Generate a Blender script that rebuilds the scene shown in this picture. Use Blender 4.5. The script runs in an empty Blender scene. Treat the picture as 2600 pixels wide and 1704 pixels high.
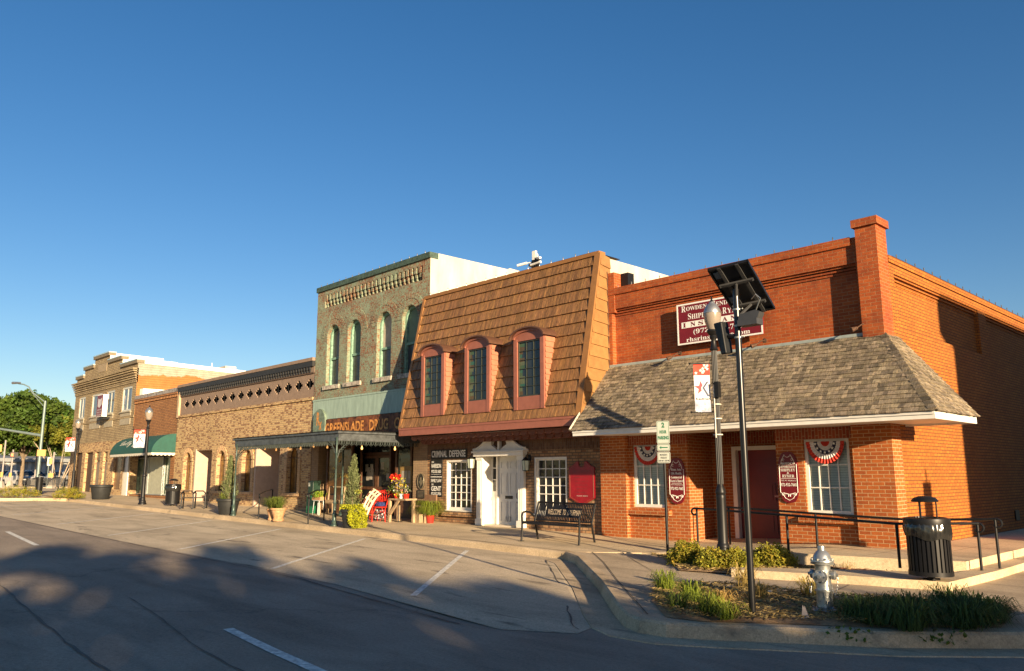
import bpy, bmesh, math, random
from mathutils import Vector, Matrix, noise
R = math.radians
random.seed(7)
scene = bpy.context.scene
COL = scene.collection

# ------------------------------------------------------------------ camera, sky, sun, exposure
YAW, PITCH, ROLL, FPX = R(46.2), R(10.0), R(0.15), 2010.0
CAM = Vector((0, -15.5, 1.75))
cam_data = bpy.data.cameras.new("camera")
cam = bpy.data.objects.new("camera", cam_data)
COL.objects.link(cam)
_fw = Vector((-math.sin(YAW) * math.cos(PITCH), math.cos(YAW) * math.cos(PITCH), math.sin(PITCH)))
_r = Vector((math.cos(YAW), math.sin(YAW), 0))
_d = _fw.cross(_r)
_c, _s = math.cos(ROLL), math.sin(ROLL)
_right = _c * _r + _s * _d
_down = -_s * _r + _c * _d
cam.matrix_world = Matrix((( _right.x, -_down.x, -_fw.x, CAM.x), (_right.y, -_down.y, -_fw.y, CAM.y),
                           (_right.z, -_down.z, -_fw.z, CAM.z), (0, 0, 0, 1)))
cam_data.sensor_width = 36
cam_data.lens = FPX / 2600 * 36
cam_data.clip_start = 0.1
cam_data.clip_end = 3000
scene.camera = cam

SUN_AZ, SUN_EL = 18.0, 11.2            # azimuth from +X towards the street, elevation
to_sun = Vector((math.cos(R(SUN_EL)) * math.cos(R(SUN_AZ)), -math.cos(R(SUN_EL)) * math.sin(R(SUN_AZ)), math.sin(R(SUN_EL))))
world = bpy.data.worlds.new("World")
scene.world = world
world.use_nodes = True
wn = world.node_tree
sky = wn.nodes.new('ShaderNodeTexSky')
sky.sky_type = 'NISHITA'
sky.sun_disc = False
sky.sun_elevation = R(SUN_EL)
sky.sun_rotation = R(90 + SUN_AZ)
sky.air_density = 1.0
sky.dust_density = 0.3
sky.ozone_density = 2.5
hs = wn.nodes.new('ShaderNodeHueSaturation')
hs.inputs['Saturation'].default_value = 1.30
tint = wn.nodes.new('ShaderNodeMix'); tint.data_type = 'RGBA'; tint.blend_type = 'MULTIPLY'; tint.inputs[0].default_value = 1
tint.inputs[7].default_value = (1.0, 0.91, 0.93, 1)
wn.links.new(sky.outputs[0], tint.inputs[6]); wn.links.new(tint.outputs[2], hs.inputs['Color'])
wn.links.new(hs.outputs[0], wn.nodes['Background'].inputs[0])
wn.nodes['Background'].inputs[1].default_value = 0.061
sun_data = bpy.data.lights.new("sun", 'SUN')
sun_data.energy = 5.0
sun_data.angle = R(0.55)
sun_data.color = (1.0, 0.77, 0.49)
sun = bpy.data.objects.new("sun", sun_data)
COL.objects.link(sun)
sun.rotation_euler = to_sun.to_track_quat('Z', 'Y').to_euler()
scene.view_settings.view_transform = 'Standard'
scene.view_settings.look = 'None'
scene.view_settings.exposure = 1.36
scene.view_settings.gamma = 1.0

# ------------------------------------------------------------------ measuring helpers (photo pixel -> place in the street)
def ray(px, py):
    return ((px - 1300) / FPX) * _right + ((py - 852) / FPX) * _down + _fw
def onY(px, py, Y=0.0):
    d = ray(px, py); t = (Y - CAM.y) / d.y; return CAM + t * d
def onX(px, py, X):
    d = ray(px, py); t = (X - CAM.x) / d.x; return CAM + t * d
def onZ(px, py, Z):
    d = ray(px, py); t = (Z - CAM.z) / d.z; return CAM + t * d
def fx(px, py=1100, Y=0.0): return onY(px, py, Y).x
def fz(px, py, Y=0.0): return onY(px, py, Y).z
def FB(x0, y0, x1, y1, Y=0.0):
    "pixel box -> (xa, xb, za, zb) on the plane Y (verticals read at mid height, heights averaged)"
    ym = (y0 + y1) / 2
    xa, xb = fx(x0, ym, Y), fx(x1, ym, Y)
    return xa, xb, fz((x0 + x1) / 2, y1, Y), fz((x0 + x1) / 2, y0, Y)

def lerp_tab(tab, x):
    if x <= tab[0][0]: return tab[0][1]
    for (a, va), (b, vb) in zip(tab, tab[1:]):
        if x <= b: return va + (vb - va) * (x - a) / (b - a)
    return tab[-1][1]
ROADZ = [(-400, 1.3), (-140, 1.15), (-80, 0.82), (-57, 0.64), (-46, 0.47), (-41, 0.41), (-31, 0.29), (-25, 0.21), (-19, 0.15), (-14, 0.11), (-10, 0.04), (-8, 0.0), (60, 0.0)]
def rz(x): return lerp_tab(ROADZ, x)
def wz(x, y=-1.5):
    "sidewalk height"
    base = rz(x) + 0.15 + 0.05 * max(0, min(1, (y + 3.2) / 3.2))
    if x > -10.5 and y > -2.25: base += (0.40 - 0.2) * min(1, (x + 10.5) / 3.0)
    return base
def gp(px, py, fn):
    z = 0.3
    for _ in range(30):
        p = onZ(px, py, z); z = 0.5 * z + 0.5 * fn(p.x, p.y)
    return Vector((p.x, p.y, fn(p.x, p.y)))
def top_at(p, py):
    "height of a vertical standing at p whose top is seen at photo row py"
    lo, hi = p.z, p.z + 20
    for _ in range(40):
        m = (lo + hi) / 2
        q = Vector((p.x, p.y, m)) - CAM
        y = q.dot(_down) / q.dot(_fw) * FPX + 852
        if y > py: lo = m
        else: hi = m
    return lo

# ------------------------------------------------------------------ materials
MATS = {}
def nodes_of(name):
    m = bpy.data.materials.new(name); m.use_nodes = True
    nt = m.node_tree
    return m, nt, nt.nodes['Principled BSDF'], nt.nodes.new, nt.links.new
def ramp(N, L, src, stops):
    r = N('ShaderNodeValToRGB'); cr = r.color_ramp
    while len(cr.elements) > 1: cr.elements.remove(cr.elements[0])
    cr.elements[0].position = stops[0][0]; cr.elements[0].color = (*stops[0][1], 1)
    for p, c in stops[1:]:
        e = cr.elements.new(p); e.color = (*c, 1)
    L(src, r.inputs[0]); return r.outputs[0]
def noise_n(N, L, vec, scale, detail=4, rough=0.55, dist=0.0):
    n = N('ShaderNodeTexNoise'); n.inputs['Scale'].default_value = scale; n.inputs['Detail'].default_value = detail
    n.inputs['Roughness'].default_value = rough; n.inputs['Distortion'].default_value = dist
    if vec is not None: L(vec, n.inputs['Vector'])
    return n.outputs['Fac']
def mixc(N, L, fac, a, b, mode='MIX'):
    m = N('ShaderNodeMix'); m.data_type = 'RGBA'; m.blend_type = mode
    for sock, v in ((m.inputs[0], fac), (m.inputs[6], a), (m.inputs[7], b)):
        if isinstance(v, (int, float)): sock.default_value = v
        elif isinstance(v, (tuple, list)): sock.default_value = (*v[:3], 1)
        else: L(v, sock)
    return m.outputs[2]
def mathn(N, L, op, a, b=0.0, clamp=False):
    m = N('ShaderNodeMath'); m.operation = op; m.use_clamp = clamp
    for i, v in enumerate((a, b)):
        if isinstance(v, (int, float)): m.inputs[i].default_value = v
        else: L(v, m.inputs[i])
    return m.outputs[0]
def bump(N, L, bsdf, h, strength=0.3, dist=0.01, prev=None):
    b = N('ShaderNodeBump'); b.inputs['Strength'].default_value = strength; b.inputs['Distance'].default_value = dist
    L(h, b.inputs['Height'])
    if prev: L(prev, b.inputs['Normal'])
    L(b.outputs[0], bsdf.inputs['Normal']); return b.outputs[0]
def coords(N):
    g = N('ShaderNodeNewGeometry'); return g.outputs['Position']

def plain(name, col, rough=0.6, metal=0.0, var=0.12, scale=6.0, bmp=0.0, tone=False, spec=0.5, bscale=60, stretch=None):
    if name in MATS: return MATS[name]
    m, nt, B, N, L = nodes_of(name)
    P = coords(N)
    if stretch:
        mp = N('ShaderNodeMapping'); mp.inputs['Scale'].default_value = stretch; L(P, mp.inputs[0]); P = mp.outputs[0]
    n = noise_n(N, L, P, scale, 5, 0.6)
    lo = tuple(max(0, c * (1 - var * 1.6)) for c in col); hi = tuple(min(1, c * (1 + var * 1.2)) for c in col)
    c = ramp(N, L, n, [(0.3, lo), (0.7, hi)])
    if tone:
        a = N('ShaderNodeAttribute'); a.attribute_name = 'tone'
        c = mixc(N, L, 1.0, c, a.outputs['Color'], 'MULTIPLY')
    L(c, B.inputs['Base Color'])
    B.inputs['Roughness'].default_value = rough; B.inputs['Metallic'].default_value = metal
    B.inputs['Specular IOR Level'].default_value = spec
    if bmp: bump(N, L, B, noise_n(N, L, P, bscale, 4, 0.6), bmp, 0.01)
    MATS[name] = m
    return m

def brick(name, c1, c2, mortar, bw=0.215, bh=0.072, ms=0.008, blotch=None, blotch_amt=0.5, dirt=0.25, paint=None, paint_amt=0.5, bump_s=0.7, soldier=False, bias=0.0, zfade=None, var2=None):
    "brick wall: u = x + y, v = z in metres"
    m, nt, B, N, L = nodes_of(name)
    P = coords(N)
    sx = N('ShaderNodeSeparateXYZ'); L(P, sx.inputs[0])
    u = mathn(N, L, 'ADD', sx.outputs[0], sx.outputs[1])
    cb = N('ShaderNodeCombineXYZ')
    if soldier: L(sx.outputs[2], cb.inputs[0]); L(u, cb.inputs[1])
    else: L(u, cb.inputs[0]); L(sx.outputs[2], cb.inputs[1])
    # wobble the courses a little
    nz = N('ShaderNodeTexNoise'); nz.inputs['Scale'].default_value = 2.5; L(P, nz.inputs['Vector'])
    vm = N('ShaderNodeVectorMath'); vm.operation = 'MULTIPLY_ADD'
    L(nz.outputs['Color'], vm.inputs[0]); vm.inputs[1].default_value = (0.012, 0.008, 0); L(cb.outputs[0], vm.inputs[2])
    t = N('ShaderNodeTexBrick')
    t.inputs['Scale'].default_value = 1.0; t.inputs['Brick Width'].default_value = bw; t.inputs['Row Height'].default_value = bh
    t.inputs['Mortar Size'].default_value = ms; t.inputs['Mortar Smooth'].default_value = 0.3; t.inputs['Bias'].default_value = bias
    t.inputs['Color1'].default_value = (*c1, 1); t.inputs['Color2'].default_value = (*c2, 1); t.inputs['Mortar'].default_value = (*mortar, 1)
    L(vm.outputs[0], t.inputs['Vector'])
    c = t.outputs['Color']
    if var2:  # a second random tone per brick: white noise of the brick cell
        fl = N('ShaderNodeVectorMath'); fl.operation = 'DIVIDE'; L(vm.outputs[0], fl.inputs[0]); fl.inputs[1].default_value = (bw * .8, bh, 1)
        fl2 = N('ShaderNodeVectorMath'); fl2.operation = 'FLOOR'; L(fl.outputs[0], fl2.inputs[0])
        wn_ = N('ShaderNodeTexWhiteNoise'); L(fl2.outputs[0], wn_.inputs['Vector'])
        f = ramp(N, L, wn_.outputs['Value'], [(0.0, (0, 0, 0)), (0.6, (0, 0, 0)), (0.75, (1, 1, 1))])
        mf = mathn(N, L, 'MULTIPLY', f, mathn(N, L, 'SUBTRACT', 1.0, t.outputs['Fac']))
        c = mixc(N, L, mf, c, var2)
    if blotch:
        f = ramp(N, L, noise_n(N, L, P, 1.1, 6, 0.65), [(0.45, (0, 0, 0)), (0.62, (blotch_amt,) * 3)])
        c = mixc(N, L, f, c, blotch)
    if paint:
        nn = mathn(N, L, 'ADD', mathn(N, L, 'MULTIPLY', noise_n(N, L, P, 1.3, 9, 0.78, 0.4), .5), mathn(N, L, 'MULTIPLY', noise_n(N, L, P, 13, 4, 0.7), .5))
        f = ramp(N, L, nn, [(0.5 - paint_amt * 0.12, (0, 0, 0)), (0.535, (0.9,) * 3)])
        c = mixc(N, L, f, c, paint)
    d = ramp(N, L, noise_n(N, L, P, 9, 5, 0.7), [(0.3, (1 - dirt,) * 3), (0.65, (1, 1, 1))])
    c = mixc(N, L, 1.0, c, d, 'MULTIPLY')
    d2 = ramp(N, L, noise_n(N, L, P, 0.7, 4, 0.6), [(0.3, (1 - dirt * 0.7,) * 3), (0.7, (1.0, 1.0, 1.0))])
    c = mixc(N, L, 1.0, c, d2, 'MULTIPLY')
    L(c, B.inputs['Base Color']); B.inputs['Roughness'].default_value = 0.85; B.inputs['Specular IOR Level'].default_value = 0.25
    h = mathn(N, L, 'SUBTRACT', 1.0, t.outputs['Fac'])
    nb = bump(N, L, B, h, bump_s, 0.006)
    bump(N, L, B, noise_n(N, L, P, 45, 4, 0.6), 0.25, 0.01, nb)
    MATS[name] = m
    return m

def glass(name, col=(0.012, 0.014, 0.016), rough=0.05, var=0.5, scale=1.2):
    m, nt, B, N, L = nodes_of(name)
    P = coords(N)
    c = ramp(N, L, noise_n(N, L, P, scale, 3, 0.5), [(0.35, col), (0.7, tuple(x * (1 + var * 2) for x in col))])
    L(c, B.inputs['Base Color'])
    B.inputs['Roughness'].default_value = rough; B.inputs['Specular IOR Level'].default_value = 0.6
    bump(N, L, B, noise_n(N, L, P, 2.2, 3, 0.5), 0.16, 0.05)
    MATS[name] = m
    return m

def leafmat(name, c1, c2, trans=0.25, scale=1.3):
    m, nt, B, N, L = nodes_of(name)
    P = coords(N)
    c = ramp(N, L, noise_n(N, L, P, scale, 3, 0.6), [(0.3, c1), (0.7, c2)])
    a = N('ShaderNodeAttribute'); a.attribute_name = 'tone'
    c = mixc(N, L, 1.0, c, a.outputs['Color'], 'MULTIPLY')
    L(c, B.inputs['Base Color']); B.inputs['Roughness'].default_value = 0.6; B.inputs['Specular IOR Level'].default_value = 0.25
    tr = N('ShaderNodeBsdfTranslucent'); L(c, tr.inputs[0])
    mx = N('ShaderNodeMixShader'); mx.inputs[0].default_value = trans
    L(B.outputs[0], mx.inputs[1]); L(tr.outputs[0], mx.inputs[2])
    L(mx.outputs[0], nt.nodes['Material Output'].inputs[0])
    MATS[name] = m
    return m

# ------------------------------------------------------------------ mesh building
class MB:
    def __init__(s): s.v = []; s.f = []; s.t = []; s.m = []
    def add(s, verts, faces, tone=None, mi=0):
        o = len(s.v); s.v += [tuple(p) for p in verts]
        for f in faces:
            s.f.append([o + i for i in f]); s.t.append(tone); s.m.append(mi)
    def quad(s, a, b, c, d, tone=None, mi=0): s.add([a, b, c, d], [(0, 1, 2, 3)], tone, mi)
    def box(s, x0, x1, y0, y1, z0, z1, tone=None, mi=0):
        s.add([(x0, y0, z0), (x1, y0, z0), (x1, y1, z0), (x0, y1, z0), (x0, y0, z1), (x1, y0, z1), (x1, y1, z1), (x0, y1, z1)],
              [(0, 3, 2, 1), (4, 5, 6, 7), (0, 1, 5, 4), (1, 2, 6, 5), (2, 3, 7, 6), (3, 0, 4, 7)], tone, mi)
    def hexa(s, pts, tone=None, mi=0):
        "8 points: bottom ring then top ring"
        s.add(pts, [(0, 3, 2, 1), (4, 5, 6, 7), (0, 1, 5, 4), (1, 2, 6, 5), (2, 3, 7, 6), (3, 0, 4, 7)], tone, mi)
    def prism(s, poly, fn, d0, d1, tone=None, mi=0):
        "poly of (u,v); fn(u,v,d)->xyz"
        n = len(poly)
        s.add([fn(u, v, d0) for u, v in poly] + [fn(u, v, d1) for u, v in poly],
              [tuple(range(n)), tuple(range(2 * n - 1, n - 1, -1))] + [(i, (i + 1) % n, n + (i + 1) % n, n + i) for i in range(n)], tone, mi)
    def tube(s, pts, r, n=8, cap=True, tone=None, mi=0):
        pts = [Vector(p) for p in pts]
        rs = r if isinstance(r, (list, tuple)) else [r] * len(pts)
        rings = []
        prev = None
        for i, p in enumerate(pts):
            d = (pts[min(i + 1, len(pts) - 1)] - pts[max(i - 1, 0)])
            if d.length < 1e-9: d = Vector((0, 0, 1))
            d.normalize()
            a = prev if prev is not None else (Vector((0, 0, 1)) if abs(d.z) < 0.9 else Vector((1, 0, 0)))
            e1 = (a - d * a.dot(d))
            if e1.length < 1e-6: e1 = d.orthogonal()
            e1.normalize(); e2 = d.cross(e1); prev = e1
            rings.append([p + (e1 * math.cos(2 * math.pi * k / n) + e2 * math.sin(2 * math.pi * k / n)) * rs[i] for k in range(n)])
        vs = [q for ring in rings for q in ring]; fs = []
        for i in range(len(pts) - 1):
            for k in range(n):
                fs.append((i * n + k, i * n + (k + 1) % n, (i + 1) * n + (k + 1) % n, (i + 1) * n + k))
        if cap: fs += [tuple(range(n - 1, -1, -1)), tuple((len(pts) - 1) * n + k for k in range(n))]
        s.add(vs, fs, tone, mi)
    def lathe(s, prof, c=(0, 0, 0), n=24, tone=None, mi=0, squash=1.0):
        "prof list of (r,z)"
        vs = []; fs = []
        for r, z in prof:
            for k in range(n):
                a = 2 * math.pi * k / n
                vs.append((c[0] + r * math.cos(a), c[1] + r * math.sin(a) * squash, c[2] + z))
        for i in range(len(prof) - 1):
            for k in range(n):
                fs.append((i * n + k, i * n + (k + 1) % n, (i + 1) * n + (k + 1) % n, (i + 1) * n + k))
        if prof[0][0] > 1e-4: fs.append(tuple(range(n - 1, -1, -1)))
        if prof[-1][0] > 1e-4: fs.append(tuple((len(prof) - 1) * n + k for k in range(n)))
        s.add(vs, fs, tone, mi)
    def build(s, name, mats, parent=None, smooth=False, bevel=0.0, angle=40):
        me = bpy.data.meshes.new(name)
        me.from_pydata(s.v, [], s.f)
        if not isinstance(mats, (list, tuple)): mats = [mats]
        for m in mats: me.materials.append(m)
        if any(s.m): me.polygons.foreach_set('material_index', s.m)
        if any(t is not None for t in s.t):
            a = me.color_attributes.new('tone', 'FLOAT_COLOR', 'CORNER')
            buf = []
            for f, t in zip(s.f, s.t):
                if t is None: t = (1, 1, 1)
                elif isinstance(t, (int, float)): t = (t, t, t)
                buf += [t[0], t[1], t[2], 1.0] * len(f)
            a.data.foreach_set('color', buf)
        if smooth:
            me.polygons.foreach_set('use_smooth', [True] * len(s.f))
            if angle < 180:
                try: me.set_sharp_from_angle(angle=R(angle))
                except Exception: pass
        me.update()
        o = bpy.data.objects.new(name, me); COL.objects.link(o)
        if parent is not None: o.parent = parent
        if bevel > 0:
            b = o.modifiers.new('bevel', 'BEVEL'); b.width = bevel; b.segments = 2; b.limit_method = 'ANGLE'; b.angle_limit = R(40)
        return o

def tag(o, label=None, cat=None, group=None, kind=None):
    if label: o['label'] = label
    if cat: o['category'] = cat
    if group: o['group'] = group
    if kind: o['kind'] = kind
    return o
def thing(name, label, cat, loc=(0, 0, 0), group=None):
    "an Empty at the thing's base; meshes below it are built in world space and keep their place"
    o = bpy.data.objects.new(name, None); COL.objects.link(o)
    o.location = loc; o.empty_display_size = 0.2
    return tag(o, label, cat, group)
def adopt(root):
    "parts were modelled in world coordinates: move their meshes into the frame of the root"
    off = -Vector(root.location)
    seen = set()
    def rec(o):
        for ch in list(o.children):
            if ch.data is not None and ch.data.name not in seen:
                seen.add(ch.data.name); ch.data.transform(Matrix.Translation(off))
            rec(ch)
    rec(root)
def local(root_loc):
    return root_loc
def copy_tree(o, loc=None, rz_=None, parent=None, scale=None):
    c = o.copy(); COL.objects.link(c); c.parent = parent
    if loc is not None: c.location = loc
    if rz_ is not None: c.rotation_euler.z = rz_
    if scale is not None: c.scale = scale
    for ch in list(o.children): copy_tree(ch, parent=c)
    return c

def TF(Y):   # front-facing frame (u = x, v = z, d out of the wall towards the street)
    return lambda u, v, d: (u, Y - d, v)
def TX(X):   # frame on a wall facing +X: u = y
    return lambda u, v, d: (X + d, u, v)

def serif(t):
    o = ''
    for ch in t:
        if 'A' <= ch <= 'Z': o += chr(0x1D400 + ord(ch) - 65)
        elif 'a' <= ch <= 'z': o += chr(0x1D41A + ord(ch) - 97)
        elif '0' <= ch <= '9': o += chr(0x1D7CE + ord(ch) - 48)
        else: o += ch
    return o
def script(t):
    return ''.join(chr(0x1D4D0 + ord(c) - 65) if 'A' <= c <= 'Z' else chr(0x1D4EA + ord(c) - 97) if 'a' <= c <= 'z' else c for c in t)
def text_mb(mb, body, fn, u0, u1, v0, v1, d=0.004, bold=0.0, mi=0, thick=0.0):
    "flat lettering filling the box u0..u1, v0..v1 of frame fn"
    cu = bpy.data.curves.new('t', 'FONT'); cu.body = body; cu.resolution_u = 3
    if bold: cu.offset = bold
    ob = bpy.data.objects.new('t', cu); COL.objects.link(ob)
    dg = bpy.context.evaluated_depsgraph_get()
    me = ob.evaluated_get(dg).to_mesh()
    vs = [v.co.copy() for v in me.vertices]; fs = [tuple(p.vertices) for p in me.polygons]
    ob.evaluated_get(dg).to_mesh_clear()
    bpy.data.objects.remove(ob); bpy.data.curves.remove(cu)
    if not vs: return
    xa, xb = min(v.x for v in vs), max(v.x for v in vs); ya, yb = min(v.y for v in vs), max(v.y for v in vs)
    sx = (u1 - u0) / max(1e-6, xb - xa); sy = (v1 - v0) / max(1e-6, yb - ya)
    mb.add([fn(u0 + (v.x - xa) * sx, v0 + (v.y - ya) * sy, d) for v in vs], fs, None, mi)

def wall(mb, fn, u0, u1, v0, v1, openings, depth=0.2, mi=0, mi_rev=None, arch_n=14):
    "front sheet with real openings: openings = (ua,ub,va,vb[,'arch']); reveals go back by depth"
    if mi_rev is None: mi_rev = mi
    us = sorted({u0, u1, *[o[0] for o in openings], *[o[1] for o in openings]})
    vs = sorted({v0, v1, *[o[2] for o in openings], *[o[3] for o in openings]})
    us = [u for u in us if u0 - 1e-6 <= u <= u1 + 1e-6]; vs = [v for v in vs if v0 - 1e-6 <= v <= v1 + 1e-6]
    for a, b in zip(us, us[1:]):
        for c, d in zip(vs, vs[1:]):
            mu, mv = (a + b) / 2, (c + d) / 2
            if any(o[0] < mu < o[1] and o[2] < mv < o[3] for o in openings): continue
            mb.quad(fn(a, c, 0), fn(b, c, 0), fn(b, d, 0), fn(a, d, 0), None, mi)
    for o in openings:
        a, b, c, d = o[:4]
        if len(o) > 4:
            rr = (b - a) / 2; cx = (a + b) / 2; zs = d - rr
            arc = [(cx + rr * math.cos(math.pi * k / arch_n), zs + rr * math.sin(math.pi * k / arch_n)) for k in range(arch_n + 1)]
            half = arch_n // 2
            for k in range(half):      # spandrels
                p, q = arc[k], arc[k + 1]
                mb.add([fn(p[0], p[1], 0), fn(b, d, 0), fn(q[0], q[1], 0)], [(0, 1, 2)], None, mi)
                p, q = arc[arch_n - k], arc[arch_n - k - 1]
                mb.add([fn(p[0], p[1], 0), fn(q[0], q[1], 0), fn(a, d, 0)], [(0, 1, 2)], None, mi)
            ring = [(b, c)] + arc + [(a, c)]
        else: ring = [(b, c), (b, d), (a, d), (a, c)]
        for p, q in zip(ring, ring[1:] + ring[:1]):
            mb.quad(fn(p[0], p[1], 0), fn(p[0], p[1], -depth), fn(q[0], q[1], -depth), fn(q[0], q[1], 0), None, mi_rev)

def muntin_window(parent, fn, a, b, c, d, inset, cols, rows, mframe, mglass, fw=0.06, bar=0.022, name='window', arch=False, blind=None, thick=0.05):
    "a window part with frame, sash bars and pane; inset = how far behind the wall face"
    w = MB()
    D0, D1 = -inset, -inset - thick
    if not arch:
        w.prism([(a, c), (a + fw, c), (a + fw, d), (a, d)], fn, D0, D1)
        w.prism([(b - fw, c), (b, c), (b, d), (b - fw, d)], fn, D0, D1)
        w.prism([(a + fw, d - fw), (b - fw, d - fw), (b - fw, d), (a + fw, d)], fn, D0, D1)
        w.prism([(a + fw, c), (b - fw, c), (b - fw, c + fw), (a + fw, c + fw)], fn, D0, D1)
    f = w.build(name, mframe, parent)
    g = MB()
    g.quad(fn(a + fw * .5, c + fw * .5, D1 + .012), fn(b - fw * .5, c + fw * .5, D1 + .012), fn(b - fw * .5, d - fw * .5, D1 + .012), fn(a + fw * .5, d - fw * .5, D1 + .012))
    g.build('pane', mglass, f)
    if cols > 1 or rows > 1:
        s = MB()
        for i in range(1, cols):
            u = a + fw + (b - a - 2 * fw) * i / cols
            s.prism([(u - bar / 2, c + fw), (u + bar / 2, c + fw), (u + bar / 2, d - fw), (u - bar / 2, d - fw)], fn, D0 - .012, D1 + .016)
        for i in range(1, rows):
            v = c + fw + (d - c - 2 * fw) * i / rows
            s.prism([(a + fw, v - bar / 2), (b - fw, v - bar / 2), (b - fw, v + bar / 2), (a + fw, v + bar / 2)], fn, D0 - .010, D1 + .018)
        s.build('muntin', mframe, f)
    if blind is not None:
        bl = MB(); v = c + fw + .02
        while v < d - fw:
            bl.prism([(a + fw, v), (b - fw, v), (b - fw, v + .038), (a + fw, v + .038)], fn, D1 - .03, D1 - .034); v += .045
        bl.build('blind', blind, f)
    return f
# ------------------------------------------------------------------ shared materials
red_brick = brick('red_brick', (0.48, 0.112, 0.026), (0.36, 0.074, 0.02), (0.42, 0.20, 0.09), bw=0.21, bh=0.068, ms=0.007, dirt=0.25, blotch=(0.20, 0.05, 0.025), blotch_amt=0.55)
side_brick = brick('painted_brick', (0.50, 0.170, 0.027), (0.41, 0.125, 0.023), (0.15, 0.055, 0.022), bw=0.21, bh=0.068, ms=0.010, dirt=0.2, blotch=(0.30, 0.10, 0.02), blotch_amt=0.4)
veneer = brick('veneer_brick', (0.46, 0.128, 0.030), (0.35, 0.088, 0.024), (0.54, 0.34, 0.17), bw=0.215, bh=0.070, ms=0.008, dirt=0.2)
veneer_sold = brick('veneer_soldier', (0.36, 0.08, 0.032), (0.27, 0.052, 0.024), (0.46, 0.30, 0.18), bw=0.21, bh=0.070, ms=0.007, soldier=True)
mix_brick = brick('mixed_brick', (0.50, 0.29, 0.14), (0.25, 0.12, 0.06), (0.16, 0.12, 0.085), bw=0.20, bh=0.075, ms=0.012, dirt=0.35, var2=(0.46, 0.28, 0.15))
mix_sold = brick('mixed_soldier', (0.22, 0.12, 0.07), (0.12, 0.06, 0.035), (0.16, 0.12, 0.09), bw=0.2, bh=0.07, soldier=True)
buff_brick = brick('buff_brick', (0.72, 0.50, 0.24), (0.62, 0.41, 0.19), (0.46, 0.33, 0.20), bw=0.20, bh=0.078, ms=0.016, dirt=0.3, var2=(0.30, 0.15, 0.075))
umber_brick = brick('umber_brick', (0.50, 0.24, 0.095), (0.38, 0.17, 0.07), (0.14, 0.09, 0.06), bw=0.21, bh=0.085, ms=0.014, dirt=0.3)
yellow_brick = brick('yellow_brick', (0.56, 0.44, 0.25), (0.46, 0.345, 0.195), (0.24, 0.18, 0.11), bw=0.3, bh=0.10, ms=0.022, dirt=0.3, blotch=(0.24, 0.18, 0.11), blotch_amt=0.6)
flaked_brick = brick('flaked_paint_brick', (0.34, 0.12, 0.058), (0.20, 0.062, 0.036), (0.30, 0.24, 0.15), bw=0.21, bh=0.072, ms=0.012, paint=(0.29, 0.37, 0.26), paint_amt=0.42, blotch=(0.18, 0.33, 0.25), blotch_amt=0.22, dirt=0.3)
umber_paint = plain('umber_painted_brick', (0.25, 0.175, 0.125), 0.75, var=0.1, bmp=0.35, bscale=22)
white_stucco = plain('white_stucco', (0.50, 0.465, 0.395), 0.8, var=0.13, scale=2.0, bmp=0.3, bscale=12, stretch=(1, 1, .35))
white_paint = plain('white_paint', (0.74, 0.71, 0.64), 0.45, var=0.05)
cream_paint = plain('cream_paint', (0.60, 0.52, 0.40), 0.6, var=0.06)
black_metal = plain('black_metal', (0.010, 0.010, 0.011), 0.42, 0.0, var=0.1, spec=0.28)
black_plastic = plain('black_plastic', (0.014, 0.015, 0.016), 0.5, var=0.15, spec=0.25)
grey_metal = plain('grey_metal', (0.28, 0.29, 0.30), 0.42, 0.6)
steel = plain('steel', (0.55, 0.55, 0.53), 0.35, 0.8)
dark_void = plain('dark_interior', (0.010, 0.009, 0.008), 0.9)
dark_glass = glass('dark_glass')
amber_glass = glass('amber_glass', (0.05, 0.022, 0.006), 0.12, 1.2, 2.0)
shake_mat = plain('cedar_shake', (0.235, 0.19, 0.13), 0.85, var=0.35, scale=5, tone=True, bmp=0.6, bscale=40, stretch=(9, 3, 1.0))
mansard_mat = plain('mansard_shake', (0.24, 0.122, 0.045), 0.6, var=0.3, scale=4, tone=True, bmp=0.8, bscale=9, stretch=(8, 4, 0.5))
mansard_trim = plain('mansard_trim', (0.27, 0.125, 0.038), 0.6, var=0.1)
rose_trim = plain('rose_trim', (0.28, 0.10, 0.065), 0.5, var=0.08)
rose_dark = plain('rose_dark', (0.17, 0.055, 0.036), 0.5, var=0.1)
arch_metal = plain('dormer_roof_metal', (0.13, 0.062, 0.038), 0.45, 0.3)
wine = plain('wine_paint', (0.16, 0.008, 0.012), 0.4, var=0.08)
wine_door = plain('wine_door_paint', (0.15, 0.008, 0.009), 0.4, var=0.08)
white_ink = plain('white_lettering', (0.80, 0.78, 0.72), 0.5, var=0.02)
black_ink = plain('black_lettering', (0.012, 0.012, 0.012), 0.5, var=0.02)
green_ink = plain('green_lettering', (0.01, 0.12, 0.06), 0.5, var=0.02)
blind_mat = plain('blind_slats', (0.68, 0.70, 0.60), 0.6, var=0.05)
def clear_glass():
    m, nt, B, N, L = nodes_of('window_glass')
    tr = N('ShaderNodeBsdfTransparent'); tr.inputs[0].default_value = (0.97, 0.98, 0.97, 1)
    gl = N('ShaderNodeBsdfGlossy'); gl.inputs['Roughness'].default_value = 0.04
    fr = N('ShaderNodeFresnel'); fr.inputs[0].default_value = 1.5
    mx = N('ShaderNodeMixShader'); L(fr.outputs[0], mx.inputs[0]); L(tr.outputs[0], mx.inputs[1]); L(gl.outputs[0], mx.inputs[2])
    L(mx.outputs[0], nt.nodes['Material Output'].inputs[0]); return m
win_glass = clear_glass()

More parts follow.
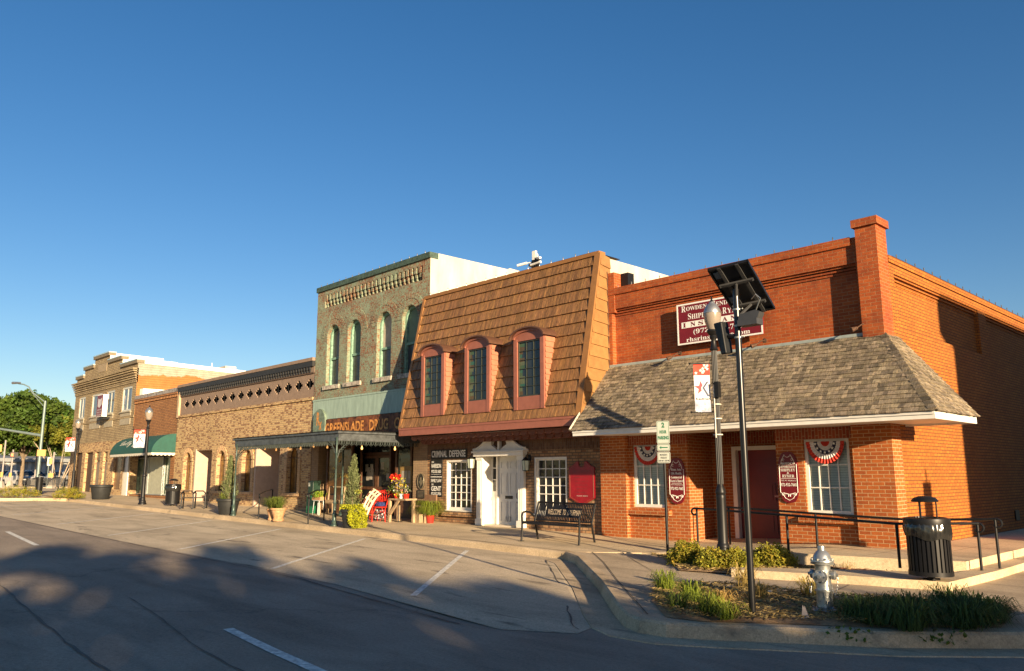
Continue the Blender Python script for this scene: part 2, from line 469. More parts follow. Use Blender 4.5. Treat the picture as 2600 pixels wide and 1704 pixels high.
def shingles(mb, TL, TR, BL, BR, rows, wmin, wmax, thick, tones, rng, over=1.12, rag=0.0, tv=1.0):
    TL, TR, BL, BR = map(Vector, (TL, TR, BL, BR))
    nrm = (BR - BL).cross(TL - BL).normalized()
    for i in range(rows):
        t0 = i / rows; t1 = min(1.0, (i + over) / rows)
        l0, r0 = BL.lerp(TL, t0), BR.lerp(TR, t0)
        l1, r1 = BL.lerp(TL, t1), BR.lerp(TR, t1)
        ax = (r0 - l0).normalized(); W0 = (r0 - l0).length
        up = ((l1 + r1) / 2 - (l0 + r0) / 2); up = (up - ax * up.dot(ax))
        s_l1 = (l1 - l0).dot(ax); s_r1 = (r1 - l0).dot(ax)
        u = rng.uniform(-wmax, 0)
        while u < W0:
            w = rng.uniform(wmin, wmax); a, b = max(0, u), min(W0, u + w - 0.004)
            u += w
            if b - a < 0.01: continue
            th = thick * (1 + tv * rng.uniform(-.25, .3)); dr = rng.uniform(-rag, rag)
            # clip the upper corners against the sloping ends
            a1, b1 = min(max(a, s_l1), s_r1), max(min(b, s_r1), s_l1)
            p0 = l0 + ax * a - up.normalized() * dr; p1 = l0 + ax * b - up.normalized() * dr
            q0 = l0 + ax * a1 + up; q1 = l0 + ax * b1 + up
            lo = nrm * 0.003; hi = nrm * (th + 0.006); ht = nrm * 0.008
            t = tones(rng, (p0 + q1) / 2)
            mb.add([p0 + lo, p1 + lo, p0 + hi, p1 + hi, q0 + ht, q1 + ht], [(0, 1, 3, 2), (2, 3, 5, 4), (0, 2, 4), (1, 5, 3)], t)

def light_string(name, pts, label, step=0.42, mat=None):
    root = thing(name, label, 'light string', pts[0])
    w = MB(); w.tube(pts, 0.006, 5); w.build('wire', black_metal, root)
    b = MB()
    for p, q in zip(pts, pts[1:]):
        p, q = Vector(p), Vector(q); n = max(1, int((q - p).length / step))
        for k in range(n):
            c = p.lerp(q, (k + 0.5) / n)
            b.lathe([(0.010, 0.0), (0.010, 0.03), (0.014, 0.04), (0.011, 0.07), (0.0, 0.085)], c, 6)
    o = b.build('bulbs', MATS['bulb'], root); o['kind'] = 'stuff'
    adopt(root)
    return root
plain('bulb', (0.10, 0.10, 0.10), 0.2)
rust = plain('rusty_metal', (0.09, 0.045, 0.025), 0.8, 0.3, var=0.4, scale=30)

# ================================================================== RED BRICK CORNER BUILDING
def corner_building():
    X0, X1, TOP = -12.62, -5.85, 6.42
    root = thing('brick_building', 'red brick corner building with grey shingled pent roof and burgundy door', 'building', (X0, 0, 0.3))
    F = TF(0.0); S = TX(X1)
    # --- upper front
    pan_a, pan_b = fx(1554, 800), fx(2176, 720)
    zc = [fz(1550, y) for y in (787, 794, 802)]
    m = MB()
    wall(m, F, X0, X1, 2.8, TOP, [(pan_a, pan_b, 4.2, zc[0])], 0.14)
    m.quad(F(pan_a, 4.2, -.14), F(pan_b, 4.2, -.14), F(pan_b, zc[0], -.14), F(pan_a, zc[0], -.14))
    # corbel steps closing the panel head
    for k, (a, b, d) in enumerate(((zc[0] - .045, zc[0] - .002, -.045), (zc[0] - .105, zc[0] - .065, -.085), (zc[0] - .165, zc[0] - .125, -.115))):
        m.box(pan_a + .003 * k, pan_b - .003 * k, -d, .16, a, b)
    m.box(X0, X1 - .5, -.035, .3, TOP - .16, TOP - .001)        # parapet course
    m.box(X0 + .02, X1 - .52, -.012, .25, TOP - .001, TOP + .02)
    m.build('wall', red_brick, root)
    # --- corner pier with cap
    pt = fz(2221, 551); py1 = 0.42
    m = MB(); pa = fx(2176, 620); cap = .05
    m.box(pa, X1 + .035, -.075, py1, 4.3, pt - .16)
    m.box(pa - cap, X1 + .035 + cap, -.075 - cap, py1 + cap, pt - .158, pt)
    m.build('corner_pier', red_brick, root)
    # --- side wall towards the side street
    D = 42.0; ST = 6.06
    m = MB()
    pans = [(0.75, 6.0), (6.6, 15.5), (16.2, 26), (27, 38)]
    wall(m, S, 0, D, -0.2, ST, [(a, b, 4.62, 5.72) for a, b in pans] + [(8.9, 10.1, 1.5, 3.3)], 0.10)
    for a, b in pans:
        m.quad(S(a, 4.62, -.10), S(b, 4.62, -.10), S(b, 5.72, -.10), S(a, 5.72, -.10))
        for k, d in enumerate((.03, .06, .085)):
            m.box(X1 - .15, X1 - d, a + .003, b - .003, 5.675 - .07 * k, 5.715 - .07 * k)
    m.quad(S(8.9, 1.5, -.03), S(10.1, 1.5, -.03), S(10.1, 3.3, -.03), S(8.9, 3.3, -.03))
    m.box(X1 - .3, X1 + .03, py1 + .06, D, ST - .14, ST + .001)
    m.build('side_wall', side_brick, root)
    v = MB(); yv, zv = onX(2581, 1308, X1).y, onX(2581, 1308, X1).z
    v.box(X1 + .002, X1 + .03, yv - .16, yv + .16, zv - .12, zv + .12); v.build('vent', black_metal, root)
    # --- roof deck and rear
    m = MB(); m.box(X0, X1 - .3, .3, D, 5.4, 5.5); m.box(X0, X1, D, D + .3, -0.2, ST); m.build('flat_roof', white_stucco, root)
    # --- lower veneer front
    zb, zt = -0.1, 2.78
    Yp, Yw = -0.10, 0.03
    a1 = fx(1526, 1250, Yp); a2 = fx(1590, 1250, Yp); a3 = fx(1750, 1250, Yw)
    b1 = fx(1976, 1250, Yw); b2 = fx(2172, 1250, Yp); b3 = X1 + .012
    w1 = (fx(1608, 1225, Yw), 0, fz(1650, 1305, Yw), fz(1650, 1142, Yw))
    w2 = (fx(2044, 1210, Yw), fx(2161, 1210, Yw), fz(2100, 1306, Yw), fz(2100, 1114, Yw))
    ww = w2[1] - w2[0]; w1 = (w1[0], w1[0] + ww, w2[2] + .02, w2[3] + .02)
    bk = gp(1817, 1368, wz); Yb = bk.y; xb = bk.x; Yd = Yb + 0.25
    m = MB()
    m.box(a1, a2, Yp, .2, zb, zt)
    m.box(b2, b3, Yp, .35, zb, zt)
    wall(m, TF(Yw), a2, a3, zb, zt, [w1], .16)
    wall(m, TF(Yw), b1, b2, zb, zt, [w2], .16)
    m.quad((a3, Yw, zb), (xb, Yb, zb), (xb, Yb, zt), (a3, Yw, zt))          # splayed return of the entry
    dfa, dfb = fx(1866, 1240, Yb + .05), fx(1990, 1240, Yb + .05)
    m.quad((xb, Yb, zb), (dfa, Yb + .04, zb), (dfa, Yb + .04, zt), (xb, Yb, zt))
    m.quad((b1, Yw, zb), (b1, Yd, zb), (b1, Yd, zt), (b1, Yw, zt))
    m.box(dfa, b1, Yb + .04, Yd + .3, fz(1900, 1136, Yb), zt)
    m.build('veneer_wall', veneer, root)
    for q in ((a2 + .003, a3, Yw - .012, Yw + .01), (b1, b2 - .003, Yw - .012, Yw + .01), (xb, b1, Yb + .026, Yb + .05)):
        m = MB(); m.box(*q, zt - .33, zt - .05); m.build('soldier_course', veneer_sold, root)
    for (wa, wb, wc, wd) in (w1, w2):
        win = muntin_window(root, TF(Yw), wa, wb, wc, wd, .05, 4, 3, white_paint, win_glass, fw=.07, bar=.022)
        bl = MB(); z = wc + .06
        while z < wd - .06:
            bl.add([TF(Yw)(wa + .05, z, -.105), TF(Yw)(wb - .05, z, -.105), TF(Yw)(wb - .05, z + .047, -.112), TF(Yw)(wa + .05, z + .047, -.112)], [(0, 1, 2, 3)]); z += .05
        bl.build('blind', blind_mat, win)
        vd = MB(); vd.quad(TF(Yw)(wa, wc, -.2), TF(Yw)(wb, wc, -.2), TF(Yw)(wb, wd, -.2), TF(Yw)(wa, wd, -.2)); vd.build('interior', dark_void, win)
        sl = MB(); n = int((wb - wa + .3) / .075)
        for k in range(n):
            x = wa - .15 + (wb - wa + .3) * k / n
            sl.hexa([(x, Yw - .10, wc - .17), (x + .068, Yw - .10, wc - .17), (x + .068, Yw + .01, wc - .17), (x, Yw + .01, wc - .17),
                     (x, Yw - .10, wc - .075), (x + .068, Yw - .10, wc - .075), (x + .068, Yw + .01, wc - .035), (x, Yw + .01, wc - .035)])
        sl.build('sill', veneer, win)
    # --- door in the recess
    d1 = fx(1879, 1240, Yb + .1); d2 = b1 + .25; dz0 = wz(d1, 0) + .02; dz1 = fz(1900, 1143, Yb)
    fr = MB()
    fr.box(dfa, d1, Yb - .03, Yb + .16, dz0 - .1, dz1 + .09); fr.box(d1, d2, Yb - .03, Yb + .16, dz1, dz1 + .09)
    fr.build('door_frame', white_paint, root)
    dr = MB(); dr.box(d1, d2, Yb + .10, Yb + .15, dz0, dz1)
    P = TF(Yb + .10)
    dw = d2 - d1
    def panel(u0, u1, v0, v1, arch=0):
        pts = [(u0, v0), (u1, v0), (u1, v1)]
        if arch:
            for k in range(1, 12): pts.append((u1 + (u0 - u1) * k / 12, v1 + arch * math.sin(math.pi * k / 12)))
        pts.append((u0, v1))
        dr.prism(pts, P, .001, .018)
        c = ((u0 + u1) / 2, (v0 + v1) / 2)
        dr.prism([(c[0] + (u - c[0]) * .78, c[1] + (v - c[1]) * .84) for u, v in pts], P, .018, .03)
    H = dz1 - dz0
    panel(d1 + .08 * dw, d1 + .46 * dw, dz0 + .07 * H, dz0 + .34 * H); panel(d1 + .54 * dw, d1 + .92 * dw, dz0 + .07 * H, dz0 + .34 * H)
    panel(d1 + .12 * dw, d1 + .46 * dw, dz0 + .42 * H, dz0 + .62 * H); panel(d1 + .54 * dw, d1 + .88 * dw, dz0 + .42 * H, dz0 + .62 * H)
    panel(d1 + .12 * dw, d1 + .88 * dw, dz0 + .68 * H, dz0 + .82 * H, .12)
    door = dr.build('door', wine_door, root, bevel=.004)
    h = MB(); h.tube([(d1 + .09, Yb + .06, dz0 + .85), (d1 + .08, Yb + .02, dz0 + .95), (d1 + .08, Yb + .02, dz0 + 1.1), (d1 + .09, Yb + .07, dz0 + 1.18)], .014, 8)
    h.lathe([(0, -.02), (.022, -.01), (.022, .01), (0, .02)], (d1 + .09, Yb + .06, dz0 + 1.28), 10)
    h.build('handle', black_metal, door)
    s = MB(); s.box(d1 + .5 * dw - .11, d1 + .5 * dw + .09, Yb + .062, Yb + .069, dz0 + .94, dz0 + 1.0); o = s.build('notice', plain('faded_red', (0.35, 0.10, 0.08), 0.5), door)
    s = MB(); text_mb(s, 'NO SOLICITING', P, d1 + .5 * dw - .09, d1 + .5 * dw + .07, dz0 + .96, dz0 + .98, .041); s.build('lettering', white_ink, o)
    # --- beige fascia board under the soffit
    m = MB(); m.box(a2 + .05, b2 - .03, Yw - .05, Yw - .014, zt - .1, zt + .06); m.box(X0, X1, -.09, -.006, zt - .0, zt + .10); m.build('frieze_board', cream_paint, root)
    # --- pent roof
    ea, eb = -12.6, -4.6
    EY, EZ, RZ = -1.46, 2.80, fz(1548, 936)
    RZ = 4.42
    SY = 0.66
    m = MB()
    top_l, top_c, top_s = (ea, .0, RZ), (X1 + .0, -.0, RZ), (X1, .42, RZ)
    eve_l, eve_c, eve_s = (ea, EY, EZ), (eb, EY, EZ), (eb, SY, EZ)
    m.quad(eve_l, eve_c, top_c, top_l); m.add([eve_c, eve_s, (X1, SY, RZ), top_c], [(0, 1, 2, 3)])
    m.quad((ea, EY, EZ), (ea, 0, EZ), (ea, 0, RZ), (ea, 0, RZ))
    m.build('roof_deck', plain('roof_board', (0.2, 0.15, 0.1), 0.8), root)
    rng = random.Random(3)
    def tn(r, p):
        f = r.choice((.55, .75, .85, 1, 1, 1.15, 1.35)) * r.uniform(.9, 1.1)
        k = noise.noise(Vector((p[0] * 1.4, p[1] * 1.4, p[2] * 3)))
        f *= 1 + .35 * k
        return (f, f * r.uniform(.96, 1.0), f * r.uniform(.88, 1.0))
    m = MB()
    shingles(m, top_l, top_c, (ea - .04, EY - .04, EZ - .03), (eb + .03, EY - .04, EZ - .03), 20, .05, .14, .019, tn, rng, rag=.007)
    shingles(m, (X1, -.0, RZ), (X1, SY + .03, RZ), (eb + .04, EY - .03, EZ - .03), (eb + .04, SY + .06, EZ - .03), 20, .05, .14, .019, tn, rng, rag=.007)
    # hip caps
    c0, c1 = Vector((eb + .02, EY - .02, EZ)), Vector((X1, 0, RZ))
    for i in range(22):
        a = c0.lerp(c1, i / 22); b = c0.lerp(c1, (i + 1.15) / 22); t = tn(rng, a)
        n1 = Vector((0, -.78, .63)); n2 = Vector((.82, 0, .57)); up = (n1 + n2).normalized() * .055
        s1 = Vector((-.115, 0, 0)); s2 = Vector((0, .115, 0))
        dz = Vector((0, 0, .0))
        for sd in (s1, s2):
            base = Vector(n1 if sd is s1 else n2) * .02
            m.add([a + up, a + sd + base, b + sd + base * .5, b + up * .55], [(0, 1, 2, 3)], t)
            m.add([a + up, a + sd + base, a + sd, a], [(0, 1, 2, 3)], t)
    roof = m.build('roof_shingles', shake_mat, root)
    m = MB(); m.box(ea, X1 + .01, -.03, .0, RZ - .01, RZ + .05)
    m.build('flashing', plain('lead_flashing', (0.30, 0.34, 0.32), 0.5), root)
    # fascia, gutter edge and soffit
    m = MB(); ft = .13
    m.box(ea + .02, eb, EY, EY + .03, EZ - ft - .02, EZ - .025); m.box(eb - .03, eb, EY + .03, SY, EZ - ft - .02, EZ - .025)
    m.box(ea + .02, eb, EY - .02, EY - .001, EZ - .075, EZ - .03)
    m.quad((ea + .02, EY + .03, EZ - ft + .02), (eb - .03, EY + .03, EZ - ft + .02), (eb - .03, 0, EZ - ft + .02), (ea + .02, 0, EZ - ft + .02))
    m.quad((X1, 0, EZ - ft + .02), (eb - .03, 0, EZ - ft + .02), (eb - .03, SY, EZ - ft + .02), (X1, SY, EZ - ft + .02))
    m.box(X1 + .01, eb - .03, SY - .03, SY, EZ - ft - .02, EZ)
    m.add([(X1, SY, EZ), (eb, SY, EZ), (X1, SY, RZ)], [(0, 1, 2)])
    m.add([(ea + .01, 0, EZ - .1), (ea + .01, EY, EZ - .1), (ea + .01, EY, EZ), (ea + .01, 0, RZ)], [(0, 1, 2, 3)])
    m.build('fascia', white_paint, root)
    m = MB(); m.tube([(ea - .05, EY - .03, EZ + .0), (ea - .05, 0, RZ + .02)], .03, 6); m.build('rake_trim', cream_paint, root)
    # conduit on the left pilaster
    m = MB(); m.tube([(X0 + .03, -.03, 4.4), (X0 + .03, -.03, 6.9)], .014, 6); m.build('conduit', rust, root)
    adopt(root)
    # --- floodlights on the upper wall
    for i, (px, py, lab) in enumerate(((2198, 822, 'rusty stem floodlight nearest the corner pier'), (1942, 865, 'rusty stem floodlight right of the big insurance sign'), (1727, 897, 'rusty stem floodlight under the left end of the big insurance sign'), (1545, 920, 'rusty stem floodlight at the left end of the pent roof top'))):
        x, z = fx(px, py), fz(px, py)
        r = thing('wall_floodlight', lab, 'floodlight', (x, 0, z), 'floodlights on the red brick wall')
        a = MB(); a.lathe([(.05, 0), (.05, .02), (.0, .03)], (0, 0, 0), 10)
        for k in range(len(a.v)): v_ = a.v[k]; a.v[k] = (v_[0], -v_[2] - .001, v_[1])
        a.tube([(0, 0, 0), (-.02, -.12, -.02), (-.10, -.25, -.12)], .012, 6); a.build('bracket', rust, r)
        b = MB(); b.tube([(-.08, -.22, -.10), (-.16, -.30, -.14)], [.03, .05], 10); b.build('lamp_head', rust, r)
    return w1, w2, Yw
rust = plain('rusty_metal', (0.09, 0.045, 0.025), 0.8, 0.3, var=0.4, scale=30)
RW1, RW2, RYW = corner_building()
light_string('light_string', [(-12.5, .02, 6.44), (-6.5, .02, 6.44)], 'dark wire of small bulbs along the front parapet of the red corner building')
light_string('light_string', [(-5.84, .7, 6.08), (-5.84, 20, 6.08)], 'dark wire of small bulbs along the side parapet of the red corner building', .5)

# --- signs on the red building
def star_pts(cx, cy, r, n=5, inner=.4, rot=math.pi / 2):
    return [(cx + (r if k % 2 == 0 else r * inner) * math.cos(rot + math.pi * k / n), cy + (r if k % 2 == 0 else r * inner) * math.sin(rot + math.pi * k / n)) for k in range(2 * n)]
def add_star(mb, fn, cx, cy, r, d):
    pts = star_pts(cx, cy, r)
    mb.add([fn(cx, cy, d)] + [fn(u, v, d) for u, v in pts], [(0, 1 + k, 1 + (k + 1) % 10) for k in range(10)])
def insurance_board():
    Ys = -.03
    a, b = fx(1721, 828, Ys), fx(1936, 794, Ys); z0, z1 = fz(1723, 878, Ys), fz(1719, 776, Ys)
    r = thing('wall_sign', 'large burgundy insurance sign with white lettering on the upper red brick wall', 'sign', ((a + b) / 2, 0, z0))
    F = TF(0); m = MB(); m.box(a, b, -.05, -.001, z0, z1); m.build('board', wine, r)
    m = MB(); t = .035
    for u0, u1, v0, v1 in ((a, b, z0, z0 + t), (a, b, z1 - t, z1), (a, a + t, z0 + t, z1 - t), (b - t, b, z0 + t, z1 - t)):
        m.box(u0, u1, -.056, -.0505, v0, v1)
    m.build('border', white_ink, r)
    W, H = b - a, z1 - z0
    def row(mb, s, u0, u1, v0, v1, d=.053): text_mb(mb, s, F, a + W * u0, a + W * u1, z0 + H * v0, z0 + H * v1, d, bold=.0)
    m = MB()
    row(m, serif('R'), .06, .115, .80, .945); row(m, serif('OWDEN,'), .12, .39, .80, .915); row(m, serif('H'), .43, .48, .80, .945); row(m, serif('ENDRICKSON,'), .485, .94, .80, .915)
    row(m, serif('S'), .14, .18, .60, .745); row(m, serif('HIPLEY'), .185, .44, .60, .715); row(m, '&', .47, .52, .60, .73); row(m, serif('R'), .56, .61, .60, .745); row(m, serif('YMER'), .615, .84, .60, .715)
    row(m, serif('(972)'), .20, .42, .20, .345); row(m, serif('932-7665'), .47, .82, .21, .335)
    row(m, serif('rhsrinsurance.com'), .11, .86, .055, .16)
    m.build('lettering', white_ink, r)
    m = MB(); m.box(a + W * .055, b - W * .06, -.054, -.0505, z0 + H * .40, z0 + H * .545); bar = m.build('letter_band', white_ink, r)
    m = MB()
    for k, ch in enumerate('INSURANCE'): text_mb(m, serif(ch), F, a + W * (.075 + .096 * k), a + W * (.135 + .096 * k if ch != 'I' else .115 + .096 * k), z0 + H * .42, z0 + H * .525, .058)
    m.build('lettering', wine, bar)
    adopt(r)
insurance_board()

def curl(mb, fn, cx, cy, s, d, flip=1):
    pts = []
    for k in range(15):
        a = k / 14 * 1.6 * math.pi; rr = s * (.35 + .65 * k / 14)
        pts.append(fn(cx + flip * (rr * math.cos(a) - s), cy + rr * math.sin(a) * .7, d))
    mb.tube(pts, s * .10, 5)
def oval_sign(px0, px1, py0, py1, lines, label, Y):
    a, b = fx(px0, (py0 + py1) / 2, Y), fx(px1, (py0 + py1) / 2, Y); z0, z1 = fz((px0 + px1) / 2, py1, Y), fz((px0 + px1) / 2, py0, Y)
    r = thing('oval_sign', label, 'sign', ((a + b) / 2, Y, z0), 'carved burgundy signs beside the insurance office windows')
    cx, W, H = (a + b) / 2, b - a, z1 - z0
    F = TF(Y)
    def outline(s):
        pts = []
        for k in range(48):
            t = 2 * math.pi * k / 48; c, sn = math.cos(t), math.sin(t)
            u = W / 2 * s * math.copysign(abs(c) ** .62, c); v = (z0 + z1) / 2 + (H / 2 - W / 2 * (1 - s)) * math.copysign(abs(sn) ** 1.0, sn)
            pts.append((cx + u, v))
        return pts
    m = MB(); m.prism(outline(1.0), F, .002, .035); m.build('board', wine, r, bevel=.004)
    # inner line with notched shoulders
    m = MB(); w = W * .42; zz0, zz1 = z0 + H * .20, z0 + H * .76
    line = [(cx - w, zz0), (cx - w, zz1), (cx - w * .78, zz1), (cx - w * .72, z0 + H * .83), (cx - w * .35, z0 + H * .95), (cx - w * .22, z0 + H * .91), (cx, z0 + H * .895), (cx + w * .22, z0 + H * .91), (cx + w * .35, z0 + H * .95), (cx + w * .72, z0 + H * .83), (cx + w * .78, zz1), (cx + w, zz1), (cx + w, zz0), (cx + w * .8, zz0 - H * .02), (cx + w * .45, z0 + H * .085), (cx, z0 + H * .045), (cx - w * .45, z0 + H * .085), (cx - w * .8, zz0 - H * .02), (cx - w, zz0)]
    m.tube([F(u, v, .037) for u, v in line], .0055, 4)
    for fl in (1, -1):
        curl(m, F, cx - fl * w * .25, z0 + H * .85, w * .2, .037, fl); curl(m, F, cx - fl * w * .3, z0 + H * .17, w * .3, .037, fl)
        m.tube([F(cx + fl * w * .12, z0 + H * .12, .037), F(cx + fl * w * .06, z0 + H * .16, .037), F(cx + fl * w * .35, z0 + H * .175, .037), F(cx + fl * w * .8, z0 + H * .16, .037)], .011, 5)
    m.build('scrollwork', white_ink, r)
    m = MB()
    for s, v0, v1, wd, sf in lines:
        if s == '-': m.prism([(cx - w * wd, z0 + H * v0), (cx + w * wd, z0 + H * v0), (cx + w * wd, z0 + H * v1), (cx - w * wd, z0 + H * v1)], F, .0355, .039)
        else: text_mb(m, serif(s) if sf else s, F, cx - w * wd, cx + w * wd, z0 + H * v0, z0 + H * v1, .038, bold=0 if sf else .02)
    m.build('lettering', white_ink, r)
    adopt(r)
oval_sign(1699, 1742, 1164, 1279, [('Home, Auto,', .72, .78, .72, 1), ('Life, Health,', .635, .695, .76, 1), ('Commercial', .555, .61, .78, 1), ('Farm & Ranch', .475, .53, .9, 1), ('-', .445, .452, .7, 0), ('www.rhsrinsurance.com', .405, .43, .86, 1), ('972-932-7665', .30, .37, .88, 0)], 'carved burgundy sign reading Home, Auto, Life, Health beside the left window', RYW)
oval_sign(1978, 2030, 1148, 1276, [('ROWDEN', .745, .795, .72, 1), ('HENDRICKSON', .685, .73, .86, 1), ('SHIPLEY', .615, .67, .84, 1), ('&', .565, .605, .14, 1), ('RYMER', .495, .55, .70, 1), ('-', .468, .475, .84, 0), ('115 W. Mulberry', .415, .445, .86, 1), ('972-932-7665', .32, .385, .92, 0)], 'carved burgundy sign with four partner names between the door and the right window', RYW)

bunt_red = plain('bunting_red', (0.50, 0.035, 0.02), 0.8); bunt_white = plain('bunting_white', (0.62, 0.60, 0.60), 0.8); bunt_navy = plain('bunting_navy', (0.018, 0.022, 0.06), 0.8)
def bunting(w, label):
    a, b, c, d = w; cx = (a + b) / 2 + .0; R0 = (b - a) * .40; z = d - .05
    r = thing('patriotic_bunting', label, 'bunting', (cx, RYW, z), 'fan buntings hung in the insurance office windows')
    F = TF(RYW)
    def ring(r0, r1, mat, name, seg=36):
        m = MB(); P = []
        for k in range(seg + 1):
            t = math.pi + math.pi * k / seg; pl = .018 * (k % 2) + .012
            for rr in (r0, r1): P.append(F(cx + rr * R0 * math.cos(t) * 1.0, z + rr * R0 * math.sin(t) * 1.12, pl * (0.3 + rr)))
        m.add(P, [(2 * k, 2 * k + 1, 2 * k + 3, 2 * k + 2) for k in range(seg)]); return m.build(name, mat, r)
    ring(0.02, .24, bunt_red, 'inner_fan'); ring(.24, .43, bunt_white, 'inner_stripe'); nv = ring(.43, .62, bunt_navy, 'star_band'); ring(.62, .84, bunt_white, 'outer_stripe'); ring(.84, 1.05, bunt_red, 'hem_band')
    m = MB()
    for k in range(7):
        t = math.pi + math.pi * (k + .5) / 7
        add_star(m, F, cx + .525 * R0 * math.cos(t), z + .525 * R0 * 1.12 * math.sin(t), .035, .045)
    m.build('stars', white_ink, nv)
    adopt(r)
bunting(RW1, 'red white and blue fan bunting in the window behind the parking sign')
bunting(RW2, 'red white and blue fan bunting in the window left of the corner pier')
# ================================================================== MANSARD BUILDING
def window_px(px0, px1, py0, py1, Y):
    a, b, z0, z1 = FB(px0, py0, px1, py1, Y); return a, b, z0, z1
def mansard_building():
    X0, X1 = -20.0, -12.66
    root = thing('mansard_building', 'low brick office with tall brown mansard roof and three arched dormers', 'building', (X0, 0, .3))
    TY, TZ, BY, BZ = -.22, 7.36, -1.10, 3.16
    # --- brick front, Y = 0
    F = TF(0)
    W1 = window_px(1133, 1198, 1168, 1296, 0); W2 = window_px(1357, 1440, 1161, 1345, 0)
    W2 = (W2[0], W2[1], W1[2] - .0, W1[3] + .02)
    dx0, dx1 = fx(1212, 1260), fx(1334, 1260); dz1 = fz(1270, 1158)
    m = MB(); wall(m, F, X0, X1, -.1, 2.72, [W1, W2, (dx0 + .12, dx1 - .12, -.1, dz1)], .16); m.build('wall', mix_brick, root)
    m = MB(); m.box(X0 + .01, X1 - .01, -.014, .01, 2.42, 2.71); m.build('soldier_course', mix_sold, root)
    for k, W in enumerate((W1, W2)):
        a, b, c, d = W
        w = muntin_window(root, F, a, b, c, d, .07, 4, 6, white_paint, dark_glass, fw=.085, bar=.022)
        t = MB(); t.box(a + .002, a + .05, .005, .07, c + .002, d - .002); t.box(b - .05, b - .002, .005, .07, c + .002, d - .002); t.box(a + .05, b - .05, .005, .07, d - .05, d - .002)
        t.box(a - .02, b + .02, -.03, .06, c - .03, c + .002); t.build('casing', white_paint, w)
        s = MB(); n = int((b - a + .2) / .075)
        for q in range(n):
            x = a - .1 + (b - a + .2) * q / n
            s.hexa([(x, -.09, c - .17), (x + .066, -.09, c - .17), (x + .066, .01, c - .17), (x, .01, c - .17), (x, -.09, c - .07), (x + .066, -.09, c - .07), (x + .066, .01, c - .035), (x, .01, c - .035)])
        s.build('sill', mix_brick, w)
    # --- door surround with broken pediment
    a, b = fx(1212, 1260, -.05), fx(1332, 1260, -.05); zt = fz(1270, 1158, -.05); zf = wz(a, 0)
    cx = (a + b) / 2; W = b - a
    s = MB()
    pw = W * .125
    for u0, u1 in ((a, a + pw), (b - pw, b)):
        s.box(u0, u1, -.09, .0, zf, zt)
        for q in range(3): s.box(u0 + pw * (.18 + .25 * q), u0 + pw * (.30 + .25 * q), -.105, -.089, zf + .2, zt - .12)
        s.box(u0 - .02, u1 + .02, -.12, -.0, zf, zf + .18); s.box(u0 - .015, u1 + .015, -.11, 0, zt - .1, zt - .001)
    s.box(a - .06, b + .06, -.17, 0, zt, zt + .10); s.box(a - .11, b + .11, -.21, .0, zt + .101, zt + .15)
    # pediment scrolls
    hz = zt + .15; ph = .46
    for fl in (-1, 1):
        top = []
        for k in range(13):
            t = k / 12; u = cx + fl * (W * .56 * (1 - t) + W * .17 * t); v = hz + .03 + ph * (t ** 1.9) * (1.15 - .15 * t)
            top.append((u, v))
        low = [(cx + fl * W * .135, hz + ph * .95), (cx + fl * W * .15, hz + ph * .62), (cx + fl * W * .17, hz + ph * .36), (cx + fl * W * .10, hz + ph * .22), (cx + fl * W * .02, hz + .0)]
        poly = top + low + [(cx + fl * W * .56, hz + .0)]
        s.prism(poly, TF(0), .02, .12)
        s.tube([TF(0)(u, v + .02, .12) for u, v in top], .035, 6)
        s.lathe([(0, -.04), (.05, -.03), (.05, .03), (0, .04)], TF(0)(cx + fl * W * .155, hz + ph * .98, .12), 10)
    s.box(cx - .035, cx + .035, -.13, -.02, hz, hz + .28); s.lathe([(.0, 0), (.05, .02), (.055, .08), (.03, .12), (.02, .17), (0, .19)], (cx, -.08, hz + .28), 10)
    s.build('door_surround', white_paint, root, bevel=.004)
    # recessed jambs, side lights, door
    ja, jb = a + pw, b - pw; D = .32
    s = MB(); s.quad((ja, 0, zf), (ja, D, zf), (ja, D, zt), (ja, 0, zt)); s.quad((jb, 0, zf), (jb, D, zf), (jb, D, zt), (jb, 0, zt)); s.quad((ja, 0, zt - .002), (jb, 0, zt - .002), (jb, D, zt - .002), (ja, D, zt - .002))
    iw = jb - ja; sl = iw * .17
    s.box(ja + sl, ja + sl + .05, D - .08, D, zf, zt); s.box(jb - sl - .05, jb - sl, D - .08, D, zf, zt)
    s.build('jamb', white_paint, root)
    for u0, u1 in ((ja, ja + sl), (jb - sl, jb)):
        p = MB(); zs = zf + .95
        p.box(u0, u1, D - .04, D, zf, zs); p.box(u0 + .05, u1 - .04, D - .055, D - .041, zf + .2, zs - .15); p.box(u0, u0 + .045, D - .04, D, zs, zt); p.box(u1 - .045, u1, D - .04, D, zs, zt)
        for q in range(1, 3): p.box(u0 + .045, u1 - .045, D - .03, D - .005, zs + (zt - zs) * q / 3 - .012, zs + (zt - zs) * q / 3 + .012)
        o = p.build('sidelight', white_paint, root)
        g = MB(); g.quad((u0, D - .01, zs), (u1, D - .01, zs), (u1, D - .01, zt), (u0, D - .01, zt)); g.build('pane', dark_glass, o)
    d0, d1 = ja + sl + .05, jb - sl - .05; P = TF(D - .03); H = zt - zf - .05; dw = d1 - d0
    p = MB(); p.box(d0, d1, D - .03, D + .02, zf + .03, zt)
